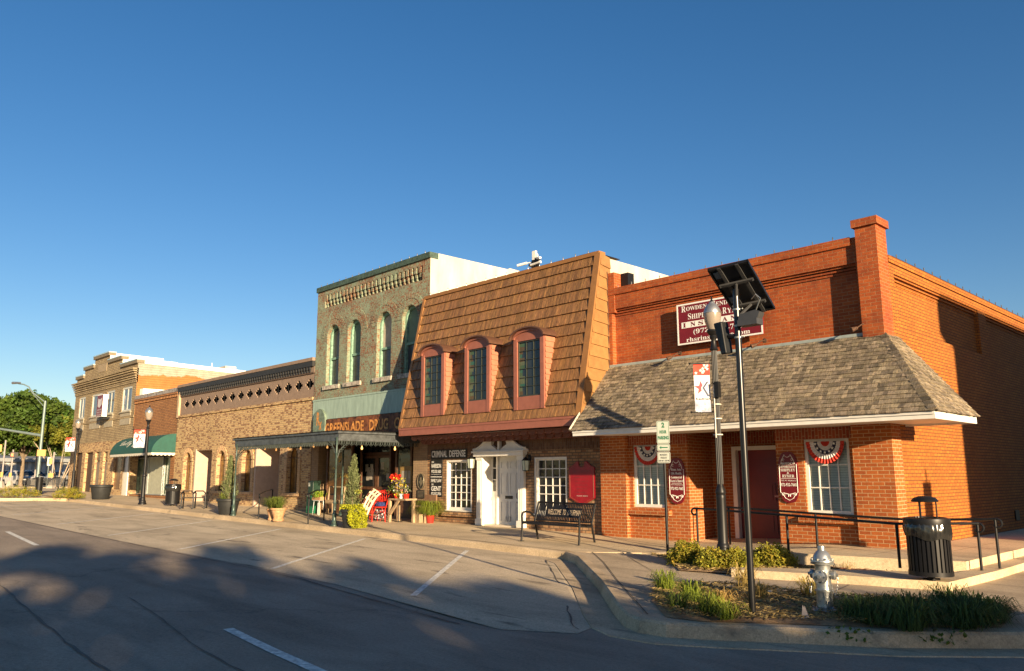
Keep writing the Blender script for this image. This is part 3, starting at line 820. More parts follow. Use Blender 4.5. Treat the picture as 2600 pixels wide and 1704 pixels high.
    for v0, v1 in ((.06, .36), (.46, .78), (.84, .95)):
        for u0, u1 in ((.12, .44), (.56, .88)):
            x0, x1_, y0, y1 = d0 + dw * u0, d0 + dw * u1, zf + H * v0, zf + H * v1
            for q in (((x0, y0), (x1_, y0), (x1_ - .02, y0 + .02), (x0 + .02, y0 + .02)), ((x1_, y0), (x1_, y1), (x1_ - .02, y1 - .02), (x1_ - .02, y0 + .02)), ((x1_, y1), (x0, y1), (x0 + .02, y1 - .02), (x1_ - .02, y1 - .02)), ((x0, y1), (x0, y0), (x0 + .02, y0 + .02), (x0 + .02, y1 - .02))):
                p.prism(q, P, .001, .016)
            p.prism([(x0 + .05, y0 + .05), (x1_ - .05, y0 + .05), (x1_ - .05, y1 - .05), (x0 + .05, y1 - .05)], P, .001, .012)
    door = p.build('door', plain('door_paint', (0.56, 0.56, 0.55), 0.4, var=.04), root)
    q = MB(); q.prism([(d0 + dw * .33, zf + H * .395), (d0 + dw * .68, zf + H * .395), (d0 + dw * .68, zf + H * .44), (d0 + dw * .33, zf + H * .44)], P, .001, .012); q.build('mail_slot', black_metal, door)
    q = MB(); q.tube([P(d1 - .07, zf + H * .40, .01), P(d1 - .07, zf + H * .41, .05), P(d1 - .07, zf + H * .47, .05), P(d1 - .07, zf + H * .48, .01)], .01, 6); q.lathe([(0, -.02), (.025, 0), (0, .02)], P(d1 - .07, zf + H * .35, .03), 8); q.build('handle', black_metal, door)
    q = MB(); text_mb(q, '113', P, d0 + dw * .38, d0 + dw * .62, zf + .12, zf + .26, .03); q.build('house_number', black_ink, door)
    q = MB(); q.box(ja, jb, -.02, D, zf - .05, zf + .03); q.build('threshold', cream_paint, root)
    # --- mansard slope
    sp = MB()
    rt, rb_ = X1 + .02, X1 + .02
    lt, lb = X0 + .02, X0 + .0
    sp.quad((lb, BY, BZ), (rb_, BY, BZ), (rt, TY, TZ), (lt, TY, TZ)); sp.quad((lt, TY, TZ), (rt, TY, TZ), (rt, .6, TZ), (lt, .6, TZ))
    sp.add([(lb, BY, BZ), (lt, TY, TZ), (lt, .3, TZ), (lb, .0, BZ)], [(0, 1, 2, 3)])
    sp.build('roof_deck', MATS['roof_board'], root)
    rng = random.Random(11)
    def tn(r, p):
        f = r.uniform(.72, 1.15) * (1 + .12 * noise.noise(Vector(p) * 1.3)); return (f, f * r.uniform(.93, 1.0), f * r.uniform(.85, 1.0))
    m = MB(); rows = 14
    shingles(m, (lt, TY, TZ), (rt - .12, TY, TZ), (lb, BY, BZ), (rb_ - .16, BY, BZ), rows, .035, .12, .044, tn, rng, over=1.04, rag=.004, tv=.45)
    m.build('roof_shakes', mansard_mat, root)
    # right-hand cheek facing the corner building: panels
    m = MB(); sm = []
    for i in range(rows):
        t0, t1 = i / rows, (i + 1) / rows
        y0, y1 = BY + (TY - BY) * t0, BY + (TY - BY) * t1; z0, z1 = BZ + (TZ - BZ) * t0, BZ + (TZ - BZ) * t1
        xo = rb_ + .03
        m.add([(xo + .03, y0, z0), (xo + .03, .12, z0 - .06), (xo, .12, z1 - .06), (xo, y1, z1), (rb_ - .05, y0, z0), (rb_ - .05, .12, z0 - .06)], [(0, 1, 2, 3), (0, 4, 5, 1)], random.Random(i).uniform(.9, 1.08))
    m.build('side_panels', plain('mansard_side', (0.28, 0.14, 0.045), 0.6, var=.1, tone=True), root)
    m = MB()
    for (x, w_) in ((rb_ - .15, .19), (lb - .02, .10)):
        a0, b0 = Vector((x, BY - .05, BZ - .02)), Vector((x, TY - .05, TZ + .03))
        m.hexa([a0, a0 + Vector((w_, 0, 0)), a0 + Vector((w_, .16, 0)), a0 + Vector((0, .16, 0)), b0, b0 + Vector((w_, 0, 0)), b0 + Vector((w_, .16, 0)), b0 + Vector((0, .16, 0))])
    m.box(lt, rt, TY - .06, TY + .2, TZ - .03, TZ + .07)
    m.build('ridge_trim', mansard_trim, root)
    # --- fascia and scalloped soffit
    m = MB(); m.box(lb, X1 + .06, BY - .03, BY + .05, 2.93, BZ + .005); m.box(X1 - .0, X1 + .06, BY + .05, .1, 2.93, BZ)
    m.box(lb, X1 + .05, BY - .045, BY - .03, BZ - .06, BZ - .001)
    m.build('fascia', rose_trim, root)
    m = MB()
    for (y, z0, h) in ((-.72, 2.93, .12), (-.36, 2.86, .14)):
        m.quad((X0 + .1, y, z0), (X1, y, z0), (X1, y + .3, z0 - .1), (X0 + .1, y + .3, z0 - .1))
        x = X0 + .1
        while x < X1 - .1:
            m.prism([(x + .15 + .15 * math.cos(t * math.pi / 8), z0 - .02 + h * -math.sin(t * math.pi / 8)) for t in range(9)], TF(y), -.02, .02); x += .30
    m.quad((X0, BY, 2.95), (X1, BY, 2.95), (X1, 0, 2.95), (X0, 0, 2.95)); m.box(X0 + .1, X1, -.30, -.01, 2.70, 2.93)
    m.build('scalloped_soffit', rose_dark, root)
    # --- dormers
    for (p0, p1, pt, pa, pb, cols) in ((1069, 1127, 873, 903, 1056, 3), (1179, 1243, 852, 883, 1048, 3), (1304, 1381, 829, 861, 1039, 3)):
        YF = -1.10
        a, b = fx(p0, 970, YF), fx(p1, 970, YF); z0 = fz((p0 + p1) / 2, pb, YF); zs = fz((p0 + p1) / 2, pa - 4, YF); zt = fz((p0 + p1) / 2, pt + 4, YF)
        cx = (a + b) / 2; w = b - a
        d = MB(); ysl = lambda z: BY + (TY - BY) * (z - BZ) / (TZ - BZ)
        F = TF(YF)
        wa, wb, wz0, wz1 = a + .13, b - .13, z0 + .34, zs - .06
        d.prism([(a, z0), (wa, z0), (wa, zs), (a, zs)], F, 0, -.10); d.prism([(wb, z0), (b, z0), (b, zs), (wb, zs)], F, 0, -.10)
        d.prism([(wa, z0), (wb, z0), (wb, wz0), (wa, wz0)], F, -.012, -.10); d.prism([(wa, wz1), (wb, wz1), (wb, zs), (wa, zs)], F, -.012, -.10)
        arc = [(cx + (w / 2 + .02) * math.cos(math.pi * k / 16), zs + (zt - zs) * math.sin(math.pi * k / 16)) for k in range(17)]
        d.prism(arc, F, -.012, -.1)
        ring = [(cx + (w / 2 - .04) * math.cos(math.pi * k / 16), zs + (zt - zs - .07) * math.sin(math.pi * k / 16)) for k in range(17)]
        for k in range(16): d.prism([arc[k], arc[k + 1], ring[k + 1], ring[k]], F, .03, -.012)
        o = d.build('dormer', rose_trim, root)
        n = 13; hh = (zs - z0) / n
        for x, s in ((b, 1), (a, -1)):
            c = MB()
            for k in range(n):
                za, zb2 = z0 + hh * k, z0 + hh * (k + 1)
                c.add([(x + s * .028, YF + .05, za), (x + s * .028, ysl(za) + .1, za), (x + s * .006, ysl(zb2) + .1, zb2), (x + s * .006, YF + .05, zb2), (x, YF + .05, za), (x, ysl(za) + .1, za)], [(0, 1, 2, 3), (0, 4, 5, 1)])
            c.build('clapboards', plain('clapboard_rose', (0.40, 0.15, 0.085), 0.6, var=.1), o)
        rf = MB(); seg = 16
        ro = [(cx + (w / 2 + .09) * math.cos(math.pi * k / seg), zs + (zt - zs + .04) * math.sin(math.pi * k / seg)) for k in range(seg + 1)]
        ri = [(cx + (w / 2 + .05) * math.cos(math.pi * k / seg), zs + (zt - zs) * math.sin(math.pi * k / seg)) for k in range(seg + 1)]
        for k in range(seg):
            bk = [ysl(ro[k][1]) + .15, ysl(ro[k + 1][1]) + .15]
            A = [(ro[k][0], YF - .10, ro[k][1]), (ro[k + 1][0], YF - .10, ro[k + 1][1]), (ro[k + 1][0], bk[1], ro[k + 1][1]), (ro[k][0], bk[0], ro[k][1])]
            B_ = [(ri[k][0], YF - .10, ri[k][1]), (ri[k + 1][0], YF - .10, ri[k + 1][1]), (ri[k + 1][0], bk[1], ri[k + 1][1]), (ri[k][0], bk[0], ri[k][1])]
            rf.add(A + B_, [(0, 1, 2, 3), (7, 6, 5, 4), (0, 4, 5, 1)])
        rf.build('dormer_roof', arch_metal, o)
        wn_ = muntin_window(o, F, wa + .005, wb - .005, wz0 + .005, wz1 - .005, .04, cols, 6, plain('dormer_frame', (0.035, 0.04, 0.03), 0.4), dark_glass, fw=.03, bar=.012)
        cu = MB(); ca = wa + .04                                        # curtain edge of leaded colour at the left of the pane
        cw = (wb - wa) * .3
        for k in range(14):
            z_ = wz0 + .05 + (wz1 - wz0 - .1) * k / 14; z2 = wz0 + .05 + (wz1 - wz0 - .1) * (k + 1) / 14; wv = cw * (.65 + .35 * math.sin(k * 1.3 + a))
            cu.quad(F(ca, z_, -.0765), F(ca + wv, z_, -.0765), F(ca + wv, z2, -.0765), F(ca, z2, -.0765), random.Random(k).choice(((.3, .9, .8), (1, 1, .7), (.5, .8, .5), (.9, .5, .3))))
        cu.build('curtain', plain('curtain_glass', (0.09, 0.11, 0.09), 0.35, tone=True), wn_)
    # --- body behind
    m = MB(); m.box(X0, X1, .45, 24, -.1, 6.6); m.build('body', white_stucco, root)
    m = MB(); m.box(X1 - .03, X1 + .0, .16, 11, 5.0, 7.3); m.box(X1 - .5, X1 - .03, .16, 11, 6.6, 7.3); m.build('firewall', white_stucco, root)
    m = MB(); m.box(X1 + .0, X1 + .28, -.02, .42, 5.8, 6.85); m.build('party_pier', red_brick, root)
    m = MB(); m.box(X1 + .3, X1 + .52, .25, .5, 6.35, 6.85); m.build('junction_box', black_metal, root)
    adopt(root)
mansard_building()
light_string('light_string', [(-19.9, -.25, 7.44), (-12.8, -.25, 7.44)], 'dark wire of small bulbs along the top edge of the brown mansard roof')

# --- lanterns, signs on the mansard building
lantern_glass = plain('lantern_glass', (0.50, 0.56, 0.44), 0.3)
def lantern(px, py, label):
    x = fx(px, py, -.12); z = fz(px, py, -.12)
    r = thing('wall_lantern', label, 'lantern', (x, 0, z), 'lanterns beside the white door')
    m = MB(); m.box(-.05, .05, -.03, -.001, .12, .30); m.tube([(0, -.02, .24), (0, -.10, .30), (0, -.15, .26), (0, -.15, .20)], .012, 6); m.build('bracket', black_metal, r)
    m = MB(); m.lathe([(.085, 0), (.11, .26), (.0, .26)], (0, -.15, -.12), 6); g = m.build('glass', lantern_glass, r)
    m = MB(); m.lathe([(.12, .0), (.10, .02), (.03, .09), (.0, .10)], (0, -.15, .14), 6); m.lathe([(.0, -.03), (.09, -.01), (.09, .0)], (0, -.15, -.12), 6)
    for k in range(6):
        t = k * math.pi / 3; m.tube([(.087 * math.cos(t), -.15 + .087 * math.sin(t), -.12), (.112 * math.cos(t), -.15 + .112 * math.sin(t), .14)], .007, 4)
    m.build('cage', black_metal, r)
lantern(1198, 1178, 'black wall lantern left of the white door, over the window corner'); lantern(1337, 1183, 'black wall lantern right of the white door')
def board(px, py, texts, label, Y=0.0):
    a, b, z0, z1 = px[0], px[1], py[0], py[1]
    x0, x1, c, d = FB(a, z0, b, z1, Y)
    r = thing('wall_sign', label, 'sign', ((x0 + x1) / 2, Y, c))
    m = MB(); m.box(x0, x1, Y - .035, Y - .002, c, d); m.build('board', plain('sign_black', (0.012, 0.012, 0.012), 0.5), r)
    m = MB()
    for t in texts:
        s, u0, u1, v0, v1 = t
        U0, U1, V0, V1 = x0 + (x1 - x0) * u0, x0 + (x1 - x0) * u1, c + (d - c) * v0, c + (d - c) * v1
        if s == '-': m.box(U0, U1, Y - .039, Y - .0355, V0, V1)
        else: text_mb(m, s, TF(Y), U0, U1, V0, V1, .038, bold=.025)
    m.build('lettering', white_ink, r); adopt(r)
board((1096, 1187), (1141, 1164), [('CRIMINAL', .03, .47, .14, .88), ('DEFENSE', .53, .97, .14, .88)], 'black CRIMINAL DEFENSE sign above the left window of the mansard office')
board((1096, 1124), (1167, 1261), [('ROD', .08, .28, .91, .955), ('HARRISON', .06, .92, .77, .885), ('972.533.1603', .06, .92, .635, .72), ('www.rodharrisonlaw.com', .06, .92, .59, .605), ('-', .0, 1, .52, .54), ('FAMILY LAW', .03, .97, .385, .475), ('DON', .08, .26, .30, .35), ('GENT', .06, .95, .15, .28), ('972.932.3956', .06, .95, .04, .12)], 'tall black sign with lawyer names left of the window, under the CRIMINAL DEFENSE sign')
def wine_plaque():
    x0, x1, z0, z1 = FB(1448, 1172, 1512, 1283, 0)
    r = thing('hanging_sign', 'shield shaped red plaque above the right end of the black bench', 'sign', ((x0 + x1) / 2, 0, z0))
    W, H = x1 - x0, z1 - z0; cx = (x0 + x1) / 2
    def outl(s):
        pts = [(-.5, .17), (0, 0), (.5, .17), (.5, .86), (.36, .90), (.20, 1.0), (.12, 1.0), (.13, .95), (.10, .90), (0, .87), (-.10, .90), (-.13, .95), (-.12, 1.0), (-.20, 1.0), (-.36, .90), (-.5, .86)]
        return [(cx + W * u * s, z0 + H * (.5 + (v - .5) * (1 - (1 - s) * .6))) for u, v in pts]
    m = MB(); m.prism(outl(1), TF(0), .01, .045); m.build('board', plain('plaque_red', (0.27, 0.006, 0.014), 0.35), r, bevel=.004)
    m = MB(); o = outl(.93); m.tube([TF(0)(u, v, .046) for u, v in o + [o[0]]], .004, 4); m.build('border', plain('dull_gold', (0.22, 0.10, 0.04), 0.4), r)
    m = MB(); text_mb(m, serif('ATTORNEY'), TF(0), cx - .35 * W, cx + .35 * W, z0 + .76 * H, z0 + .80 * H, .047)
    for k in range(5): text_mb(m, serif('Abstract & Title'[:12 - k]), TF(0), cx - (.28 - .02 * k) * W, cx + (.28 - .02 * k) * W, z0 + (.62 - .085 * k) * H, z0 + (.65 - .085 * k) * H, .047)
    m.build('lettering', plain('faded_lettering', (0.20, 0.03, 0.03), 0.4), r)
    m = MB(); text_mb(m, serif('NOTARY'), TF(0), cx - .2 * W, cx + .25 * W, z0 + .20 * H, z0 + .225 * H, .047); m.build('lettering', plain('pale_lettering', (.6, .5, .45), .4), r)
    adopt(r)
wine_plaque()

# --- rooftop mast with cameras
def roof_mast():
    b = onY(1361, 690, 1.5); x, z = b.x, 6.6
    r = thing('rooftop_mast', 'mast with white antenna panel and cameras standing behind the mansard roof', 'antenna mast', (x, 1.5, z))
    s = 1.0; zt = onY(1360, 640, 1.5).z - z
    def H(py): return onY(1360, py, 1.5).z - z
    m = MB(); m.tube([(0, 0, 0), (0, 0, H(655))], .045, 10); m.tube([(-.16, 0, H(679)), (-.16, 0, 0)], .008, 5); m.build('pole', black_metal, r)
    m = MB(); m.box(-.13, .01, -.04, .04, H(660), H(637)); m.box(.03, .07, -.03, .03, H(654), H(646)); m.build('antenna_panel', white_paint, r)
    m = MB(); m.tube([(-.62, -.2, H(668)), (-.32, -.08, H(664.5))], .042, 10); m.tube([(-.35, -.08, H(664.5)), (-.12, 0, H(664))], .02, 6); m.build('camera', white_paint, r)
    m = MB(); m.tube([(.06, 0, H(657)), (.3, -.12, H(661))], [.06, .04], 10); m.build('camera', white_paint, r)
    m = MB(); m.tube([(-.2, -.02, H(671)), (.22, -.02, H(668.5))], .045, 10); m.build('camera', white_paint, r)
    m = MB(); m.box(-.14, .14, -.06, .08, H(668), H(660)); m.tube([(-.28, 0, H(669)), (-.1, 0, H(678)), (.1, 0, H(674))], .05, 8); m.build('bracket', black_metal, r)
roof_mast()

# ================================================================== OLD DRUG STORE
teal_wood = plain('teal_wood', (0.20, 0.34, 0.25), 0.7, var=.3, scale=12, bmp=.3)
def drug_store():
    X0, X1, TOP = -27.15, -20.02, 8.97
    root = thing('drug_store', 'old two storey store of flaked green and red brick with four arched upper windows', 'building', (X0, 0, .35))
    F = TF(0)
    zlow = fz(950, 1000)      # bottom of brick face
    ra, rb_, rz0, rz1 = fx(826, 760), fx(1073, 680), 6.9, fz(950, 712)
    wins = []
    for (p0, p1, yt, yb) in ((830, 860, 826, 976), (881, 915, 812, 968), (956, 993, 791, 958), (1020, 1060, 776, 950)):
        a, b = fx(p0, (yt + yb) / 2), fx(p1, (yt + yb) / 2); wins.append((a, b, fz((p0 + p1) / 2, yb), fz((p0 + p1) / 2, yt), 'arch'))
    ww = sum(w[1] - w[0] for w in wins) / 4; zb = sum(w[2] for w in wins) / 4; zt = sum(w[3] for w in wins) / 4
    wins = [((w[0] + w[1]) / 2 - ww / 2, (w[0] + w[1]) / 2 + ww / 2, zb, zt, 'arch') for w in wins]
    m = MB(); RD = .17
    # recessed upper panel: wall sheet with opening, then the panel itself carries nothing (windows sit below its foot)
    pz0 = zt + .75
    wall(m, F, X0, X1, zlow, TOP, wins + [(ra, rb_, pz0, rz1)], .30)
    m.quad(F(ra, pz0, -RD), F(rb_, pz0, -RD), F(rb_, rz1, -RD), F(ra, rz1, -RD))
    m.build('wall', flaked_brick, root)
    # dentil corbels along the head of the panel
    m = MB(); n = 26; dw = (rb_ - ra) / n
    for k in range(n):
        u = ra + dw * k
        m.box(u + .01, u + dw * .58, -.0, RD + .01, rz1 - .22, rz1 - .002); m.box(u + .03, u + dw * .50, .035, RD + .01, rz1 - .36, rz1 - .222); m.box(u + .05, u + dw * .45, .06, RD + .01, rz1 - .46, rz1 - .362)
    m.build('dentil_course', flaked_brick, root)
    m = MB(); m.box(X0 - .03, X1 + .03, -.06, .3, TOP - .17, TOP + .02); m.build('coping', plain('green_coping', (0.05, 0.085, 0.065), 0.7, var=.3, scale=10), root)
    # arch hoods
    for w in wins:
        m = MB(); cx = (w[0] + w[1]) / 2; rr = ww / 2; zs = zt - rr
        for ring, (r0, r1) in enumerate(((rr + .02, rr + .22), (rr + .24, rr + .42))):
            nn = 15 + ring * 5
            for k in range(nn):
                t0, t1 = math.pi * k / nn + .012, math.pi * (k + 1) / nn - .012
                m.prism([(cx + r0 * math.cos(t0), zs + r0 * math.sin(t0)), (cx + r1 * math.cos(t0), zs + r1 * math.sin(t0)), (cx + r1 * math.cos(t1), zs + r1 * math.sin(t1)), (cx + r0 * math.cos(t1), zs + r0 * math.sin(t1))], F, -.02, .008 + .004 * ring + .0015 * wins.index(w), random.Random(k + ring * 50).uniform(.7, 1.2))
        m.build('arch_hood', flaked_brick, root)
    for i, w in enumerate(wins):
        a, b, c, d = w[:4]; cx = (a + b) / 2; rr = ww / 2; zs = d - rr
        f = MB(); fo = [(b, c)] + [(cx + rr * math.cos(math.pi * k / 14), zs + rr * math.sin(math.pi * k / 14)) for k in range(15)] + [(a, c)]
        fi_r = rr - .085; fi = [(b - .085, c + .05)] + [(cx + fi_r * math.cos(math.pi * k / 14), zs + fi_r * math.sin(math.pi * k / 14)) for k in range(15)] + [(a + .085, c + .05)]
        for k in range(len(fo)):
            k2 = (k + 1) % len(fo); f.prism([fo[k], fo[k2], fi[k2], fi[k]], F, -.13, -.24)
        zm = c + (d - c) * .45; f.prism([(a + .08, zm - .04), (b - .08, zm - .04), (b - .08, zm + .04), (a + .08, zm + .04)], F, -.15, -.24)
        o = f.build('window', teal_wood, root)
        g = MB(); g.add([F(u, v, -.215) for u, v in fi], [tuple(range(len(fi)))]); g.build('pane', plain('dusty_pane', (0.05, 0.052, 0.056), 0.25, var=.4, scale=2.5), o)
        if i in (1, 2, 3):
            s = MB(); up = [(b - .10, zm + .05)] + [(cx + (fi_r - .015) * math.cos(math.pi * k / 14), zs + (fi_r - .015) * math.sin(math.pi * k / 14)) for k in range(15)] + [(a + .10, zm + .05)]
            s.add([F(u, v, -.205) for u, v in up], [tuple(range(len(up)))]); s.build('blind', plain('boarded_green', (0.13, 0.20, 0.14), .8, var=.1) if i != 2 else plain('old_card', (0.42, 0.36, 0.28), .8, var=.15), o)
        s = MB(); s.prism([(a - .12, c - .15), (b + .12, c - .15), (b + .12, c - .002), (a - .12, c - .002)], F, -.02, .07); s.build('sill', plain('chipped_stone', (0.42, 0.37, 0.30), .8, var=.45, scale=9), o)
    # light green panel and signboard
    zg = fz(960, 1052); zs0 = fz(960, 1095)
    m = MB(); m.box(X0 + .02, X1, -.035, .0, zg, zlow + .02); m.box(X0, X1, -.05, -.034, zlow - .01, zlow + .05); m.build('green_panel', plain('pale_green_paint', (0.30, 0.40, 0.33), .6, var=.14, scale=3, stretch=(3, 1, .6)), root)
    m = MB(); m.box(X0 + .5, X1, -.07, .0, zs0 - .35, zg - .02); sb = m.build('signboard', plain('rusted_board', (0.17, 0.055, 0.018), .7, var=.55, scale=5), root)
    la = fx(826, 1080, -.08); lb = X1 + .35; lh0, lh1 = fz(900, 1092, -.08), fz(900, 1070, -.08)
    lh0 = zs0 + .03; lh1 = zg - .16
    pos = [('GREENSLADE', fx(826, 1085, -.08), fx(924, 1078, -.08)), ('DRUG', fx(938, 1080, -.08), fx(986, 1075, -.08)), ('CO', fx(1001, 1075, -.08), fx(1001, 1075, -.08) + .62)]
    m = MB()
    for s_, u0, u1 in pos: text_mb(m, s_, F, u0, u1, lh0, lh1, .085, bold=.03)
    m.build('lettering', plain('weathered_gold', (0.62, 0.26, 0.06), .6, var=.4, scale=9), sb)
    m = MB()
    for s_, u0, u1 in pos: text_mb(m, s_, F, u0 - .02, u1 + .02, lh0 - .025, lh1 + .02, .078, bold=.05)
    m.build('letter_shadow', plain('letter_edge', (0.07, 0.02, 0.012), .7), sb)
    # rx arch
    c = fx(811, 1065, -.1); zb_ = zs0 - .0; zt_ = fz(811, 1039, -.1)
    m = MB(); ar = [(c + .42, zb_ - .3), (c + .42, zt_ - .45)] + [(c + .42 * math.cos(math.pi * k / 12), zt_ - .45 + .45 * math.sin(math.pi * k / 12)) for k in range(1, 12)] + [(c - .42, zt_ - .45), (c - .42, zb_ - .3)]
    m.prism(ar, F, .0, .12); rx = m.build('rx_sign', plain('faded_teal', (0.14, 0.19, 0.14), .7, var=.3, scale=8), root)
    m = MB(); text_mb(m, 'R', F, c - .16, c + .06, zt_ - .62, zt_ - .12, .124, bold=.02); text_mb(m, 'x', F, c + .02, c + .22, zt_ - .78, zt_ - .48, .126, bold=.02); m.build('lettering', MATS['weathered_gold'], rx)
    # ---- shop front, ground floor (recess)
    zh = zs0 - .2
    pr0, pr1 = fx(1048, 1250), X1      # brick pier at the right
    pl1 = fx(805, 1250)
    tpb = brick('tan_painted_brick', (0.36, 0.25, 0.15), (0.31, 0.21, 0.13), (0.26, 0.19, 0.13), dirt=.2)
    for q in ((pr0, pr1, 0.0, .6), (X0, X0 + .5, 0, .5)): m = MB(); m.box(*q, -.1, zh + .3); m.build('shopfront_pier', tpb, root)
    YD = .9
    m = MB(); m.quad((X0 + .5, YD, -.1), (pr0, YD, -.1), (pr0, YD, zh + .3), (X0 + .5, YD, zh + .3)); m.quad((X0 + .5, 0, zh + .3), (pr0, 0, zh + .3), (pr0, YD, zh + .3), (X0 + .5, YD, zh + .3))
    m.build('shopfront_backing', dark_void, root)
    wood = plain('dark_wood', (0.11, 0.05, 0.025), .5, var=.3, scale=9)
    for nme, (p0, p1), Y, amber in (('shop_window', (828, 893), .18, 1), ('shop_window', (893, 917), .5, 0), ('shop_window', (1003, 1045), .3, 0)):
        a, b = fx(p0, 1200, Y), fx(p1, 1200, Y); z0, z1 = wz(a, 0) + .55, zh + .1
        w = muntin_window(root, TF(Y), a, b, z0, z1, 0, 1, 1, wood, amber_glass if amber else dark_glass, fw=.09, name=nme)
        k = MB(); k.box(a, b, Y, Y + .06, -.05, z0); k.box(a + .1, b - .1, Y - .012, Y, wz(a, 0) + .12, z0 - .08); k.build('stall_riser', wood, w)
        if amber:
            t = MB(); G = TF(Y + .03); cx = a + (b - a) * .5
            t.tube([G(cx - .17, 2.42, .02), G(cx + .17, 2.42, .02)], .012, 4); t.tube([G(cx, 2.2, .02), G(cx, 2.72, .02)], .012, 4)
            for fl in (-1, 1): t.tube([G(cx, 2.62, .02), G(cx + fl * .11, 2.5, .02), G(cx + fl * .11, 2.34, .02), G(cx, 2.22, .02)], .010, 4)
            text_mb(t, 'the', G, cx - .5, cx - .15, 1.98, 2.06, .02); text_mb(t, 'cornerstone', G, cx - .6, cx + .62, 1.68, 1.86, .02)
            t.build('gold_lettering', plain('gold', (0.65, 0.42, 0.06), .4), w)
    # door pair
    a, b = fx(917, 1200, .8), fx(1003, 1200, .8); zf = wz(a, 0)
    dd = MB(); dd.box(a - .08, a, .55, .86, zf, zh + .2); dd.box(b, b + .08, .55, .86, zf, zh + .2); dd.box(a, b, .78, .86, 2.48, 2.56); dd.build('door_frame', wood, root)
    for k in range(2):
        u0, u1 = a + (b - a) * .5 * k, a + (b - a) * .5 * (k + 1)
        q = MB(); P = TF(.8)
        for r0 in ((u0, u0 + .1, zf, 2.46), (u1 - .1, u1, zf, 2.46)): q.prism([(r0[0], r0[2]), (r0[1], r0[2]), (r0[1], r0[3]), (r0[0], r0[3])], P, 0, .05)
        for v0, v1 in ((zf, zf + .25), (zf + .85, zf + .95), (2.36, 2.46)): q.prism([(u0 + .1, v0), (u1 - .1, v0), (u1 - .1, v1), (u0 + .1, v1)], P, 0.002, .048)
        o = q.build('door', wood, root)
        g = MB(); g.prism([(u0 + .1, zf + .2), (u1 - .1, zf + .2), (u1 - .1, 2.4), (u0 + .1, 2.4)], P, .01, .02); g.build('pane', dark_glass, o)
        pp = MB(); rg = random.Random(k)
        for _ in range(7 if k == 0 else 2):
            x = rg.uniform(u0 + .15, u1 - .35); z = rg.uniform(zf + 1.0, zf + 1.65); pp.prism([(x, z), (x + .18, z), (x + .18, z + .25), (x, z + .25)], P, .0215 + _ * .001, .0225 + _ * .001)
        pp.build('notices', plain('paper', (0.42, 0.38, 0.32), .7, var=.2), o)
    pn = MB(); P = TF(.3); u = fx(1017, 1200, .3); pn.prism([(u, 1.35), (u + .62, 1.35), (u + .62, 2.05), (u, 2.05)], P, -.02, .012)
    nb = pn.build('notice_board', plain('gold_frame', (0.30, 0.19, 0.06), .5), root)
    pp = MB()
    for k in range(3): pp.prism([(u + .08 + .17 * k, 1.5), (u + .22 + .17 * k, 1.5), (u + .22 + .17 * k, 1.9), (u + .08 + .17 * k, 1.9)], P, .0125, .015)
    pp.build('notices', MATS['paper'], nb)
    # transom row over the door
    t = MB(); t.box(a, (a + b) / 2 - .02, .82, .85, 2.58, zh + .15); t.box((a + b) / 2 + .02, b, .82, .85, 2.58, zh + .15); t.build('transom', dark_glass, root)
    # ---- body, white side wall
    m = MB(); pr = [(0, TOP + .03), (3.5, TOP + .06), (3.6, TOP + .12), (4.3, TOP + .10), (4.4, TOP + .02), (12, TOP), (12.1, 8.5), (16, 8.4), (24, 8.2), (24, 5.0), (0, 5.0)]
    m.add([(X1, y, z) for y, z in pr], [tuple(range(len(pr)))]); m.add([(X1 - .35, y, z) for y, z in pr], [tuple(range(len(pr)))])
    for (y0, z0), (y1, z1) in zip(pr[:9], pr[1:9]): m.quad((X1, y0, z0), (X1, y1, z1), (X1 - .35, y1, z1), (X1 - .35, y0, z0))
    m.build('side_wall', white_stucco, root)
    m = MB(); m.box(X0, X1 - .35, .32, 24, 6.0, 8.0); m.box(X0, X0 + .3, .31, 24, 6.0, TOP - .05); m.box(X0, X1 - .35, .95, 24, -.1, 5.99); m.build('body', flaked_brick, root)
    adopt(root)
    return zs0, wins
ZS0, _w = drug_store()
light_string('light_string', [(-27.1, -.03, 9.0), (-20.05, -.03, 9.0)], 'dark wire of small bulbs along the coping of the two storey drug store')
# historical plaque on the pier
def medallion():
    x, z = fx(1070, 1222), fz(1070, 1222)
    r = thing('historical_plaque', 'round bronze medallion over a small tablet on the pier beside the drug store window', 'plaque', (x, 0, z))
    m = MB(); F = lambda u, v, d: (u, -d, v)
    m.prism([(.17 * math.cos(2 * math.pi * k / 28), .24 * math.sin(2 * math.pi * k / 28)) for k in range(28)], F, .002, .03); m.build('medallion', plain('dark_bronze', (0.05, 0.045, 0.035), .45, .4, var=.3), r)
    m = MB(); c = [F(.165 * math.cos(2 * math.pi * k / 28), .235 * math.sin(2 * math.pi * k / 28), .03) for k in range(29)]; m.tube(c, .012, 5, False); m.prism([(-.03, .12), (.03, .12), (.03, .03), (.11, .03), (.10, -.06), (.0, -.15), (-.04, -.06), (-.10, -.02), (-.03, .02)], F, .031, .04); m.build('relief', plain('worn_bronze', (0.25, 0.21, 0.14), .4, .5), r)
    m = MB(); m.box(-.18, .18, -.03, -.002, -.53, -.27); t = m.build('tablet', MATS['dark_bronze'], r)
    m = MB()
    for k in range(5): m.box(-.14, .14, -.0325, -.0305, -.49 + k * .042, -.475 + k * .042)
    m.build('lettering', MATS['worn_bronze'], t)
medallion()
